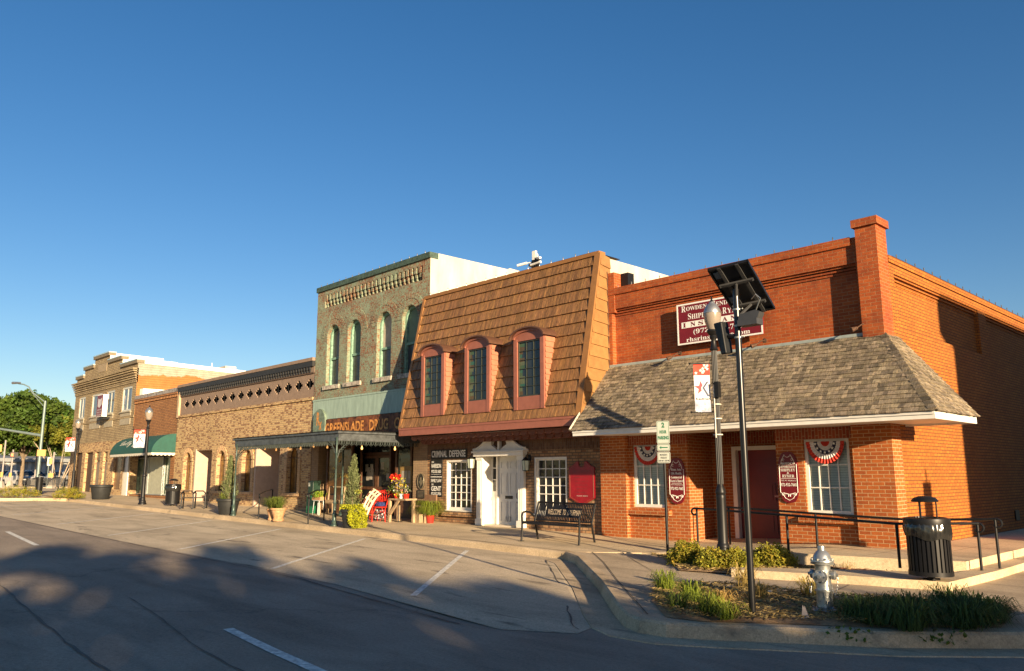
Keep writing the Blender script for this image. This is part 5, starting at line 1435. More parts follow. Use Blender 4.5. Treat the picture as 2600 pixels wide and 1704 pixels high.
dirt = ground_mat('dirt', (.10, .085, .05), (.17, .14, .08), .4, None, 30, .5)
mulch = ground_mat('mulch', (.26, .16, .085), (.50, .34, .19), 9, None, 25, 1.0)
paint_white = plain('road_paint', (.72, .69, .60), .8, var=.28, scale=14)

def strip_sheet(xs, ys, zf, name, mat):
    m = MB()
    for a, b in zip(xs, xs[1:]):
        for c, d in zip(ys, ys[1:]):
            m.quad((a, c, zf(a, c)), (b, c, zf(b, c)), (b, d, zf(b, d)), (a, d, zf(a, d)))
    return m.build(name, mat)
XS = sorted(set([-400, -250, -170, -140] + list(range(-120, 61, 2)) + [100, 200, 300]))
st(strip_sheet([-900] + XS + [900], [-700, -200, -60, -30, -3.3, 40, 200, 900], lambda x, y: rz(x) - .06, 'ground', dirt))
st(strip_sheet([x for x in XS if -250 <= x <= 200], [-24, -18, -12, -8, -3.3], lambda x, y: rz(x), 'road', asphalt))
KY = -3.25
# kerb line of the near bulb-out, from the photograph: bay end -> corner -> side street
KC = [(-11.25, KY), (-10.6, -3.62), (-8.25, -5.72), (-6.6, -7.35), (-6.05, -7.85), (-5.75, -8.0), (-5.4, -8.0), (-4.9, -7.72), (-4.34, -7.35), (-3.5, -6.83), (-2.54, -5.9), (-1.5, -4.8), (-.7, -3.6), (-.2, -2.2), (0, 0), (0, 45)]
def side_of_kerb(pts, off):
    out = []
    for i, p in enumerate(pts):
        a = Vector(pts[max(0, i - 1)]); b = Vector(pts[min(len(pts) - 1, i + 1)]); d = (b - a).normalized(); n = Vector((-d.y, d.x))
        out.append((p[0] + n.x * off, p[1] + n.y * off))
    return out
def ribbon(mb, A, B, za, zb):
    for (a, b), (c, d) in zip(zip(A, A[1:]), zip(B, B[1:])):
        mb.quad((a[0], a[1], za(*a)), (b[0], b[1], za(*b)), (d[0], d[1], zb(*d)), (c[0], c[1], zb(*c)))
inner = side_of_kerb(KC, .16); outer = side_of_kerb(KC, -.04); gut = side_of_kerb(KC, -.42)
Zr = lambda x, y: rz(x); Zt = lambda x, y: rz(x) + .155
m = MB(); ribbon(m, outer, KC, lambda x, y: rz(x) - .02, lambda x, y: rz(x) + .13); ribbon(m, KC, side_of_kerb(KC, .03), lambda x, y: rz(x) + .13, Zt); ribbon(m, side_of_kerb(KC, .03), inner, Zt, Zt); ribbon(m, inner, inner, Zt, Zr)
st(m.build('kerb', kerb_conc, smooth=True, angle=50))
m = MB(); ribbon(m, gut, outer, lambda x, y: rz(x) + .012, lambda x, y: rz(x) + .006); ribbon(m, side_of_kerb(KC, -.43), gut, lambda x, y: rz(x) - .01, lambda x, y: rz(x) + .012)
st(m.build('gutter', kerb_conc))
# long kerb along the bays
LK = [(-45.6, KY)] + [(x, KY) for x in range(-45, -12, 2)] + [(-11.25, KY)]
kt = lambda x, y: rz(x) + .15
m = MB(); ribbon(m, [(x, y - .03) for x, y in LK], LK, lambda x, y: rz(x) - .02, lambda x, y: rz(x) + .13); ribbon(m, LK, [(x, y + .03) for x, y in LK], lambda x, y: rz(x) + .13, kt); ribbon(m, [(x, y + .03) for x, y in LK], [(x, y + .2) for x, y in LK], kt, kt)
m.box(-11.3, -11.0, KY - .02, KY + .2, .0, .18)
st(m.build('kerb', kerb_conc, smooth=True, angle=50))
# concrete parking bays
BY0 = -8.55
bx = [-52, -50, -48, -46, -44, -42, -40, -38, -36, -34, -32, -30, -28, -26, -24, -22, -20, -18, -16, -14, -12.5, -11.25]
m = MB()
for a, b in zip(bx, bx[1:]): m.quad((a, BY0, rz(a) + .004), (b, BY0, rz(b) + .004), (b, KY - .02, rz(b) + .008), (a, KY - .02, rz(a) + .008))
g2 = side_of_kerb(KC, -.43)
pts = [(-11.25, BY0), (-7.0, -9.0), (-6.2, -8.55)] + [g2[i] for i in (4, 3, 2, 1)] + [(-11.25, KY - .02)]
m.add([(x, y, rz(x) + .005) for x, y in pts], [tuple(range(len(pts)))])
st(m.build('parking_lane', bay_conc))
# sidewalk along the facades
wy = [KY + .2, -2.6, -1.8, -1.0, -.3, 1.4]
m = MB(); wx = [-62, -60, -58, -56, -54, -52, -50, -48, -46, -44, -42, -40, -38, -36, -34, -32, -30, -28, -26, -24, -22, -20, -18, -16, -14, -12, -10.9]
jw = .006
for a, b in zip(wx, wx[1:]):
    for c, d in zip(wy, wy[1:]):
        m.quad((a + jw, c, wz(a, c)), (b - jw, c, wz(b, c)), (b - jw, d, wz(b, d)), (a + jw, d, wz(a, d)))
    m.quad((b - jw, wy[0], wz(b, wy[0]) - .012), (b + jw, wy[0], wz(b, wy[0]) - .012), (b + jw, wy[-1], wz(b, wy[-1]) - .012), (b - jw, wy[-1], wz(b, wy[-1]) - .012))
st(m.build('sidewalk', walk_conc))
# corner plaza (level .15), upper walk (.4) and the middle step (.27)
def poly(pts, z, name, mat, drop=None):
    m = MB(); zf = z if callable(z) else (lambda x, y: z)
    m.add([(x, y, zf(x, y)) for x, y in pts], [tuple(range(len(pts)))])
    if drop is not None:
        n = len(pts)
        for i in range(n):
            a, b = pts[i], pts[(i + 1) % n]
            m.quad((a[0], a[1], zf(*a)), (b[0], b[1], zf(*b)), (b[0], b[1], drop), (a[0], a[1], drop))
    return st(m.build(name, mat))
inn = side_of_kerb(KC, .155)
plaza = [(-11.3, 3.2), (-11.3, KY + .19)] + inn[1:] + [(-.15, 45), (-5.8, 45), (-5.8, 3.2)]
pz = lambda x, y: rz(x) + .15 - .0005
m = MB(); bm_pts = plaza
poly(bm_pts, pz, 'sidewalk', ramp_conc)
up = [(-13.0, 2.6), (-13.0, KY + .205), (-10.9, -3.02), (-9.9, -2.25), (-8.2, -2.16), (-6.89, -2.12), (-5.07, -1.80), (-4.32, -1.52), (-4.42, 2.2), (-4.6, 45), (-5.84, 45), (-5.84, 2.6)]
def upz(x, y):
    if x < -12.9: return wz(x, y) + .003
    if y > 3: return .40
    t = max(0, min(1, (x + 10.3) / 2.8)); lo = wz(-12.9, y) + .003
    return (rz(x) + .155 + .04 * (y > -2)) * (1 - t) + .40 * t if y < 1 else .28 * (1 - t) + .40 * t
m = MB()
ux = [-13.0, -12.0, -11.0, -10.0, -9.0, -8.2, -7.4, -6.6, -5.84, -5.07, -4.34]
def uy0(x): return lerp_tab([(-13, KY + .205), (-10.9, -3.02), (-9.9, -2.25), (-8.2, -2.16), (-6.89, -2.12), (-5.07, -1.80), (-4.32, -1.52)], x)
for a, b in zip(ux, ux[1:]):
    ys = [0, .25, .5, .75, 1]
    for s, t in zip(ys, ys[1:]):
        q = lambda x, k: uy0(x) + (2.6 - uy0(x)) * k
        m.quad((a + .005, q(a, s), upz(a, q(a, s))), (b - .005, q(b, s), upz(b, q(b, s))), (b - .005, q(b, t), upz(b, q(b, t))), (a + .005, q(a, t), upz(a, q(a, t))))
    m.quad((a, uy0(a), upz(a, uy0(a))), (b, uy0(b), upz(b, uy0(b))), (b, uy0(b), 0), (a, uy0(a), 0))
m.quad((-4.34, -1.52, .40), (-4.34, 2.6, .40), (-4.34, 2.6, .0), (-4.34, -1.52, .0)); m.quad((-5.84, 2.6, .4), (-4.34, 2.6, .4), (-4.5, 45, .4), (-5.84, 45, .4)); m.quad((-4.34, 2.6, .4), (-4.5, 45, .4), (-4.5, 45, 0), (-4.34, 2.6, 0))
st(m.build('upper_walk', walk_conc))
poly([(-5.0, -2.36), (-4.34, -1.9), (-4.30, 3), (-4.4, 45), (-4.1, 45), (-4.02, 2), (-3.98, -1.28), (-4.05, -3.22), (-5.36, -3.5), (-7.0, -3.98), (-7.15, -3.75), (-6.1, -3.0)], .27, 'steps', walk_conc, .0)
# painted lines
m = MB()
for (x0, y0), (x1, y1) in (((-9.35, -8.55), (-13.7, -3.75)), ((-13.55, -8.45), (-17.75, -3.75)), ((-18.1, -8.35), (-22.2, -3.75)), ((-23.0, -8.3), (-27.1, -3.75)), ((-28.3, -8.2), (-32.4, -3.75)), ((-34.5, -8.1), (-38.5, -3.75)), ((-40.5, -8.1), (-44.3, -3.9)), ((-46.5, -8.1), (-49.8, -4.4))):
    d = Vector((x1 - x0, y1 - y0)).normalized(); n = Vector((-d.y, d.x)) * .05; k = 8
    for i in range(k):
        a = Vector((x0, y0)).lerp(Vector((x1, y1)), i / k); b = Vector((x0, y0)).lerp(Vector((x1, y1)), (i + 1) / k)
        m.quad(*[(p.x, p.y, rz(p.x) + .0125) for p in (a + n, b + n, b - n, a - n)])
for p, q in (((-26.2, -9.95), (-21.25, -10.38)), ((-9.12, -11.27), (-5.6, -11.62)), ((-44, -8.9), (-38, -9.3)), ((-62, -7.6), (-56, -8.0))):
    a, b = Vector(p), Vector(q); d = (b - a).normalized(); n = Vector((-d.y, d.x)) * .06; k = 5
    for i in range(k):
        u, v = a.lerp(b, i / k), a.lerp(b, (i + 1) / k); m.quad(*[(w.x, w.y, rz(w.x) + .006) for w in (u + n, v + n, v - n, u - n)])
st(m.build('road_markings', paint_white))
# dark tarred seam and long cracks in the asphalt, joint in the sidewalk
m = MB()
def crack(pts, w, z=.009, rng=random.Random(5)):
    P_ = []
    for a, b in zip(pts, pts[1:]):
        a, b = Vector(a), Vector(b); n = max(2, int((b - a).length / .25))
        for i in range(n): P_.append(a.lerp(b, i / n) + Vector((rng.uniform(-.014, .014), rng.uniform(-.014, .014))))
    ws = [w * rng.uniform(.3, 1.3) for _ in P_]
    for i in range(len(P_) - 1):
        d = (P_[i + 1] - P_[i]).normalized(); n = Vector((-d.y, d.x))
        m.quad(*[(q.x, q.y, rz(q.x) + z) for q in (P_[i] + n * ws[i], P_[i + 1] + n * ws[i + 1], P_[i + 1] - n * ws[i + 1], P_[i] - n * ws[i])])
crack([(-18, -12.2), (-14.4, -12.47), (-10.9, -12.73), (-9.0, -12.87), (-7.4, -12.9), (-4, -13.3)], .015)
crack([(-12, -11.4), (-10.4, -11.6), (-8.5, -11.9), (-5, -12.2)], .009); crack([(-45, -8.6), (-30, -8.62), (-20, -8.64), (-12, -8.7), (-7.3, -9.15)], .014)
crack([(-11.35, -3.7), (-8.6, -6.2), (-6.5, -8.3), (-6.15, -8.45)], .012, .014)
st(m.build('tarred_cracks', plain('tar', (.11, .092, .07), .8)))
m = MB()
Pj = [Vector((-11.0, -2.72)), Vector((-9.6, -4.0)), Vector((-8.0, -5.6)), Vector((-5.85, -7.72))]
for a, b in zip(Pj, Pj[1:]):
    d = (b - a).normalized(); n = Vector((-d.y, d.x)) * .008; m.quad(*[(q.x, q.y, rz(q.x) + .158) for q in (a + n, b + n, b - n, a - n)])
for a, b in (((-9.7, -3.1), (-6.9, -5.5)), ((-7.95, -4.1), (-7.3, -5.8)), ((-6.9, -3.95), (-6.5, -5.1)), ((-4.1, -3.25), (-3.4, -4.6)), ((-3.95, -2), (-.4, -2.3)), ((-4, .8), (-.2, .5)), ((-8.9, -3.2), (-9.8, -4.1)), ((-5.3, -3.55), (-5.05, -4.95))):
    a, b = Vector(a), Vector(b); d = (b - a).normalized(); n = Vector((-d.y, d.x)) * .006; m.quad(*[(q.x, q.y, rz(q.x) + .154) for q in (a + n, b + n, b - n, a - n)])
st(m.build('sidewalk_joints', plain('joint_dark', (.07, .06, .045), .9)))
# planting beds
P1 = [(-7.2, -5.78), (-6.52, -5.1), (-5.82, -4.96), (-5.0, -4.98), (-4.2, -4.75), (-3.4, -4.45), (-2.85, -4.9), (-2.75, -5.75), (-3.62, -6.62), (-4.4, -7.12), (-5.2, -7.68), (-5.6, -7.72), (-6.4, -6.9)]
P2 = [(-9.85, -2.28), (-8.6, -3.3), (-7.98, -3.98), (-7.15, -3.74), (-6.1, -3.0), (-5.0, -2.36), (-5.05, -2.0), (-6.89, -2.3), (-8.2, -2.34)]
def bed(pts, z, name='planting_bed'):
    c = Vector((sum(p[0] for p in pts) / len(pts), sum(p[1] for p in pts) / len(pts))); m = MB(); rings = 8; n = len(pts) * 4
    bp = [Vector(pts[i // 4]).lerp(Vector(pts[(i // 4 + 1) % len(pts)]), (i % 4) / 4) for i in range(n)]; vs = []
    for r_ in range(rings + 1):
        f = r_ / rings
        for p in bp:
            q = p.lerp(c, f * .98); vs.append((q.x, q.y, z + .035 * min(1, f * 3) + .03 * noise.noise(Vector((q.x * 3, q.y * 3, 1))) * min(1, f * 6)))
    fs = [(r_ * n + k, r_ * n + (k + 1) % n, (r_ + 1) * n + (k + 1) % n, (r_ + 1) * n + k) for r_ in range(rings) for k in range(n)]
    m.add(vs, fs); return st(m.build(name, mulch, smooth=True))
bed(P1, .158); bed(P2, .175)
# brick edging at the foot of the upper walk
m = MB(); A, B_ = Vector((-8.0, -2.36)), Vector((-4.95, -2.16)); n = 34
for k in range(n):
    a = A.lerp(B_, k / n); m.box(a.x, a.x + .080, a.y - .07, a.y + .0, .15, .235 + .003 * (k % 3), random.Random(k).uniform(.7, 1.15))
o = m.build('brick_edging', plain('edging_brick', (.20, .075, .045), .85, tone=True, var=.2)); tag(o, 'low row of dark red edging bricks at the foot of the raised walk', 'edging')
# far end: bulb-out with kerbed beds, cross street
m = MB()
def island(pts, z):
    n = len(pts); m.add([(x, y, rz(x) + z) for x, y in pts] + [(x, y, rz(x) - .02) for x, y in pts], [tuple(range(n))] + [(i, (i + 1) % n, n + (i + 1) % n, n + i) for i in range(n)])
i1 = [(-45.6, KY + .1), (-46.4, -3.5), (-47.4, -4.3), (-47.9, -5.6), (-48.6, -7.0), (-50.5, -8.6), (-53.5, -9.2), (-62, -9.2), (-68, -8.2), (-69.5, -5), (-69.5, 14), (-58.3, 14), (-58.3, KY + .1)]
island(i1, .15)
i2 = [(-71, 14), (-71, -6), (-72, -9), (-79, -9), (-79, 14)]
island(i2, .15); st(m.build('sidewalk', walk_conc))
m = MB(); e = i1[:9]; ribbon(m, e, [(x - .16, y) for x, y in e], lambda x, y: rz(x) + .156, lambda x, y: rz(x) + .156)
for (x0, y0), (x1, y1) in zip(e, e[1:]): m.quad((x0 + .01, y0, rz(x0)), (x1 + .01, y1, rz(x1)), (x1 + .01, y1, rz(x1) + .156), (x0 + .01, y0, rz(x0) + .156))
st(m.build('kerb', kerb_conc))
bed([(-46.3, -2.4), (-46.9, -3.45), (-47.6, -3.9), (-49.2, -3.6), (-49.2, -2.6)], rz(-47) + .165)
bed([(-48.3, -4.7), (-48.5, -6.2), (-49.6, -7.2), (-52, -7.4), (-52, -4.9)], rz(-49) + .165)
m = MB(); m.quad((-100, -9, rz(-100) - .05), (-79.2, -9, rz(-79) - .03), (-79.2, 60, rz(-79) - .03), (-100, 60, rz(-100) - .05)); st(m.build('parking_lot', asphalt))
# ================================================================== PLANTS
leaf_dark = leafmat('leaf_dark', (.045, .085, .014), (.105, .16, .028), .3)
leaf_yel = leafmat('leaf_yellowgreen', (.12, .14, .018), (.20, .20, .03), .35)
leaf_shrub = leafmat('leaf_shrub', (.17, .19, .025), (.34, .30, .045), .3, 4)
leaf_lime = leafmat('leaf_lime', (.38, .40, .02), (.50, .50, .03), .35, 6)
leaf_cyp = leafmat('leaf_cypress', (.11, .14, .055), (.19, .21, .09), .25, 8)
leaf_blade = leafmat('leaf_blade', (.045, .085, .02), (.11, .15, .035), .3, 6)
leaf_straw = leafmat('leaf_straw', (.34, .24, .09), (.48, .36, .15), .3, 6)
flower = leafmat('petals', (.8, .8, .8), (.95, .95, .95), .3, 6)
bark = plain('bark', (.20, .15, .10), .9, var=.35, scale=8, bmp=.8, stretch=(4, 4, 1))
bark_pale = plain('pale_bark', (.42, .33, .23), .8, var=.25, scale=8)
def rdir(rng):
    while True:
        v = Vector((rng.uniform(-1, 1), rng.uniform(-1, 1), rng.uniform(-1, 1)))
        if .05 < v.length < 1: return v.normalized()
def leaf(mb, c, s, rng, tone, up=.3, elong=1.6):
    n = rdir(rng); n = (n + Vector((0, 0, up))).normalized(); a = n.orthogonal().normalized(); a = Matrix.Rotation(rng.uniform(0, 6.28), 3, n) @ a; b = n.cross(a)
    L_ = s * elong
    mb.add([c - a * L_ * .5, c + b * s * .5 + n * s * .1, c + a * L_ * .5, c - b * s * .5 + n * s * .1], [(0, 1, 2, 3)], tone)
def crown(mb, c, rad, n_clump, per, leaf_s, clump_r, rng, shell=.55, tones=(.6, 1.25), flat=1.0):
    c = Vector(c); rad = Vector(rad)
    for _ in range(n_clump):
        d = rdir(rng); rr = rng.uniform(shell, 1) * (1 + .18 * noise.noise(d * 2.3 + c))
        cc = c + Vector((d.x * rad.x, d.y * rad.y, d.z * rad.z)) * rr
        t0 = rng.uniform(*tones); hue = rng.uniform(.85, 1.1)
        for _ in range(per):
            o = rdir(rng) * clump_r * rng.uniform(.1, 1); o.z *= .6 * flat
            t = t0 * rng.uniform(.8, 1.2)
            leaf(mb, cc + o, leaf_s * rng.uniform(.7, 1.3), rng, (t * hue, t, t * .9))
def limbs(mb, base, top_c, rad, n, r0, rng, fork=.45):
    base = Vector(base); top_c = Vector(top_c)
    f = base.lerp(top_c, fork)
    mb.tube([base, base.lerp(f, .15) , base.lerp(f, .6) + Vector((rng.uniform(-.1, .1), rng.uniform(-.1, .1), 0)), f], [r0 * 1.35, r0, r0 * .85, r0 * .75], 10)
    for k in range(n):
        d = rdir(rng); d.z = abs(d.z) * .8 + .1
        e = top_c + Vector((d.x * rad[0], d.y * rad[1], d.z * rad[2])) * .75
        mid = f.lerp(e, .5) + Vector((0, 0, .1 * rad[2]))
        mb.tube([f - Vector((0, 0, .1)), mid, e], [r0 * .5, r0 * .25, r0 * .06], 6)
def tree(name, label, base, cz, rad, r0, seed, lm, nc, per, ls, cr, bm=None, group=None, shell=.5, cxy=(0, 0), extra=()):
    rng = random.Random(seed); base = Vector(base)
    r = thing(name, label, 'tree', base, group)
    c = Vector((cxy[0], cxy[1], cz))
    m = MB(); limbs(m, (0, 0, -.1), c, rad, 9, r0, rng); m.build('trunk', bm or bark, r, smooth=True)
    m = MB(); crown(m, c, rad, nc, per, ls, cr, rng, shell)
    for (ec, er, en) in extra: crown(m, ec, er, en, per, ls, cr, rng, shell)
    m.build('crown', lm, r)
    return r
# big tree at the far left
tb = Vector((-76.1, 1.2, rz(-76) + .15)); zT = onX(75, 998, -76).z
tree('shade_tree', 'large dark green shade tree in front of the grey metal warehouse', tb, 5.3, (4.4, 3.5, 2.3), .17, 21, leaf_dark, 520, 72, .21, .75, extra=(((0, 2.0, 4.6), (3, 2.2, 1.8), 130), ((0, -3.5, 4.7), (3, 2.6, 2.3), 170)))
# crape myrtle, several thin stems
cb = Vector((-72.8, 3.1, rz(-73) + .15)); r = thing('crape_myrtle', 'small yellow green tree with many pale thin stems left of the far lamp post', 'tree', cb)
rng = random.Random(5); m = MB()
for k in range(9):
    a = k * .7; e = Vector((math.cos(a) * 1.0, math.sin(a) * 2.1, 3.6)); m.tube([(0 + .1 * math.cos(a), .12 * math.sin(a), -.1), e * .45 + Vector((0, 0, .3)), e], [.045, .035, .015], 6)
m.build('trunk', bark_pale, r, smooth=True)
m = MB(); crown(m, (0, .1, 4.5), (1.8, 2.7, 1.15), 170, 60, .16, .5, rng, .35); m.build('crown', leaf_yel, r)
# trees beyond the warehouse
for i, (y, z, rr) in enumerate(((10, 2.5, 3.0), (16, 2.8, 3.5), (3, 2.2, 2.6), (-5, 3.2, 4.0), (22, 2.8, 3.8))):
    tree('background_tree', ['low green tree showing over the warehouse roof behind the signal pole', 'green tree top showing over the warehouse roof beside the building corner', 'low green tree top over the warehouse roof behind the shade tree', 'green tree over the warehouse roof at the left edge', 'green tree hidden beyond the yellow brick building'][i], (-112, y, 1.0), z + .8, (2.5, rr, 2.4), .25, 40 + i, leaf_dark if i != 1 else leaf_yel, 110, 30, .34, .7, group='trees beyond the warehouse')

def blades(mb, c, n, h, spread, w, rng, tones=(.6, 1.3), droop=.6, col=(1, 1, 1), base_r=.05):
    c = Vector(c)
    for _ in range(n):
        a = rng.uniform(0, 6.28); d = Vector((math.cos(a), math.sin(a), 0)); sp = spread * rng.uniform(.2, 1); hh = h * rng.uniform(.45, 1.15)
        b = c + d * base_r * rng.uniform(0, 1) + Vector((rng.uniform(-.5, .5), rng.uniform(-.5, .5), 0)) * base_r
        t = rng.uniform(*tones); tc = (t * col[0], t * col[1], t * col[2]); s = d.cross(Vector((0, 0, 1))) * w * .5
        p1 = b + d * sp * .3 + Vector((0, 0, hh * .6)); p2 = b + d * sp * .75 + Vector((0, 0, hh * (1 - droop * .15))); p3 = b + d * sp * 1.15 + Vector((0, 0, hh * (1 - droop)))
        mb.add([b - s, b + s, p1 + s, p1 - s, p2 + s * .7, p2 - s * .7, p3], [(0, 1, 2, 3), (3, 2, 4, 5), (5, 4, 6)], tc)
# liriope mass beside the hydrant and the near clump left of it
rng = random.Random(9)
def clump(pos, n, h, sp, w, label, lm=leaf_blade, name='grass_clump', group=None, rad=.1, **k):
    r = MB(); blades(r, (0, 0, 0), n, h, sp, w, rng, base_r=rad, **k)
    o = r.build(name, lm); o.location = pos; tag(o, label, 'ornamental grass', group); return o
lir = [(-3.95, -6.45), (-3.7, -6.15), (-3.95, -5.9), (-3.45, -6.35), (-3.25, -5.95), (-3.55, -5.65), (-3.8, -5.5), (-3.1, -5.55), (-2.95, -5.75), (-3.4, -5.25), (-3.05, -5.2), (-2.9, -5.45), (-4.15, -6.7), (-3.35, -6.6), (-3.0, -6.1)]
lir = [q for q in lir if q[0] > -4.0] + [(-3.75, -6.5), (-3.2, -5.3)]
m = MB()
for i, p in enumerate(lir):
    s_ = rng.uniform(.8, 1.2); blades(m, (p[0], p[1], .17), 150, .27 * s_, .36, .010, rng, base_r=.12, tones=(.5, 1.5), droop=.75)
    blades(m, (p[0], p[1], .17), 60, .19 * s_, .40, .012, rng, base_r=.18, tones=(.5, 1.2), droop=.9)
o = m.build('ornamental_grass', leaf_blade); tag(o, 'wide mass of dark green strappy grass in the bed right of the hydrant', 'ornamental grass', kind='stuff')
gw = 'grass tufts left of the hydrant'
for i, (px, py, lab, n, h, mt, col) in enumerate(((1690, 1500, 'leftmost green tuft at the left tip of the hydrant bed', 130, .27, leaf_blade, (2.2, 1.9, .9)), (1755, 1530, 'green tuft in the middle of the left grass row', 170, .27, leaf_blade, (2.2, 1.9, .9)), (1800, 1560, 'green tuft beside the kerb just left of the solar pole', 150, .24, leaf_blade, (2.2, 1.8, .9)), (1845, 1572, 'short green tuft touching the kerb left of the solar pole foot', 110, .20, leaf_blade, (2.3, 1.8, .9)), (1722, 1545, 'low green tuft near the kerb at the left end', 90, .2, leaf_blade, (1.5, 1.4, 1.0)),
        (1888, 1495, 'straw coloured tall tuft behind the solar pole', 90, .34, leaf_straw, (1, 1, .8)), (1925, 1520, 'straw coloured tuft right behind the solar pole foot', 80, .22, leaf_straw, (1, .95, .7)), (1835, 1530, 'dry straw tuft between green grass and solar pole', 120, .17, leaf_straw, (1.1, 1, .8)), (2060, 1515, 'straw coloured tuft left behind the hydrant', 90, .24, leaf_straw, (1, 1.05, .6)))):
    p = gp(px, py, lambda x, y: rz(x) + .19); clump(p, n, h, .24, .010, lab, mt, group=gw, tones=(.6, 1.3), col=col)
# loose straw and mulch flakes
m = MB(); rng = random.Random(12)
def inside(p, poly_):
    c = False; n = len(poly_); j = n - 1
    for i in range(n):
        if (poly_[i][1] > p[1]) != (poly_[j][1] > p[1]) and p[0] < (poly_[j][0] - poly_[i][0]) * (p[1] - poly_[i][1]) / (poly_[j][1] - poly_[i][1]) + poly_[i][0]: c = not c
        j = i
    return c
for P_, n_ in ((P1, 5200), (P2, 2200)):
    xs = [p[0] for p in P_]; ys = [p[1] for p in P_]; k = 0
    while k < n_:
        p = (rng.uniform(min(xs), max(xs)), rng.uniform(min(ys), max(ys)))
        if not inside(p, P_): continue
        k += 1; a = rng.uniform(0, 6.28); l = rng.uniform(.02, .08); w = rng.uniform(.003, .010); z = .205 + rng.uniform(0, .03)
        d = Vector((math.cos(a), math.sin(a), rng.uniform(-.3, .3))) * l; s = Vector((-math.sin(a), math.cos(a), 0)) * w; c = Vector((*p, z))
        m.add([c - d - s, c - d + s, c + d * .2 + s + Vector((0, 0, .01)), c + d], [(0, 1, 2, 3)], rng.choice((.35, .6, .9, 1.1, 1.3)))
o = m.build('straw_litter', leaf_straw); o['kind'] = 'stuff'; tag(o, 'loose straw and bark pieces spread over the planting beds', 'mulch')
# vine over the kerb
m = MB()
for (x, y) in ((-3.85, -7.05), (-3.7, -6.98), (-3.2, -6.55), (-3.0, -6.35), (-3.1, -6.45)):
    for k in range(16):
        c = Vector((x + rng.uniform(-.12, .12), y - rng.uniform(-.08, .12), .2 - rng.uniform(0, .14))); leaf(m, c, .035, rng, (1.4 * rng.uniform(.6, 1.2), 1.3, .8))
o = m.build('trailing_vine', leaf_blade); tag(o, 'small green vine trailing over the kerb below the strappy grass', 'vine')
# low golden shrubs around the near lamp post
def shrub(pos, rx, ry, h, label, group, seed, mt=leaf_shrub, n=900):
    rng = random.Random(seed); m = MB()
    for k in range(7): a = rng.uniform(0, 6.28); m.tube([(0, 0, 0), (math.cos(a) * rx * .5, math.sin(a) * ry * .5, h * .7)], [.015, .005], 4)
    r = thing('low_shrub', label, 'shrub', pos, group); m.build('stems', bark, r)
    m = MB()
    for _ in range(n // 9):
        d = rdir(rng); d.z = abs(d.z); rr = rng.uniform(.5, 1.0); c = Vector((d.x * rx, d.y * ry, d.z * h)) * rr; t0 = rng.uniform(.55, 1.35)
        yel = rng.uniform(.9, 1.35) if rng.random() < .5 else 1
        for _ in range(16):
            o = rdir(rng) * .06; t = t0 * rng.uniform(.8, 1.2); leaf(m, c + o + Vector((0, 0, .03)), .022, rng, (t * yel, t, t * .8), elong=2.4)
    m.build('foliage', mt, r)
gs = 'golden shrubs around the lamp post foot'
for px, py, rx, ry, h, lab in ((1745, 1432, .38, .36, .36, 'golden green shrub left of the near lamp post'), (1815, 1444, .34, .34, .30, 'golden green shrub right in front of the near lamp post foot'), (1872, 1446, .36, .34, .31, 'golden green shrub between the lamp post and the solar pole'), (1962, 1440, .42, .36, .36, 'golden green shrub between the solar pole and the hydrant')):
    p = gp(px, py, lambda x, y: rz(x) + .18); shrub(p, rx, ry, h, lab, gs, int(px), n=2600)
p = gp(2152, 1447, lambda x, y: .19); clump(p, 40, .14, .08, .006, 'tiny dry weed growing at the brick edging behind the hydrant', leaf_straw, 'weed', tones=(.5, 1))
gf = 'low grasses in the far planting beds'
for px, py, lab, rx in ((25, 1258, 'low yellow green plants in the far left bed', 1.2), (60, 1262, 'low yellow green plants at the right end of the far left bed', .9), (165, 1263, 'low green plants in the bed left of the far lamp post', .6), (190, 1265, 'yellowish low plants at the right end of the bed near the far lamp post', .45)):
    p = gp(px, py, lambda x, y: rz(x) + .2); shrub(p, .6, rx, .5, lab, gf, px, n=1500)

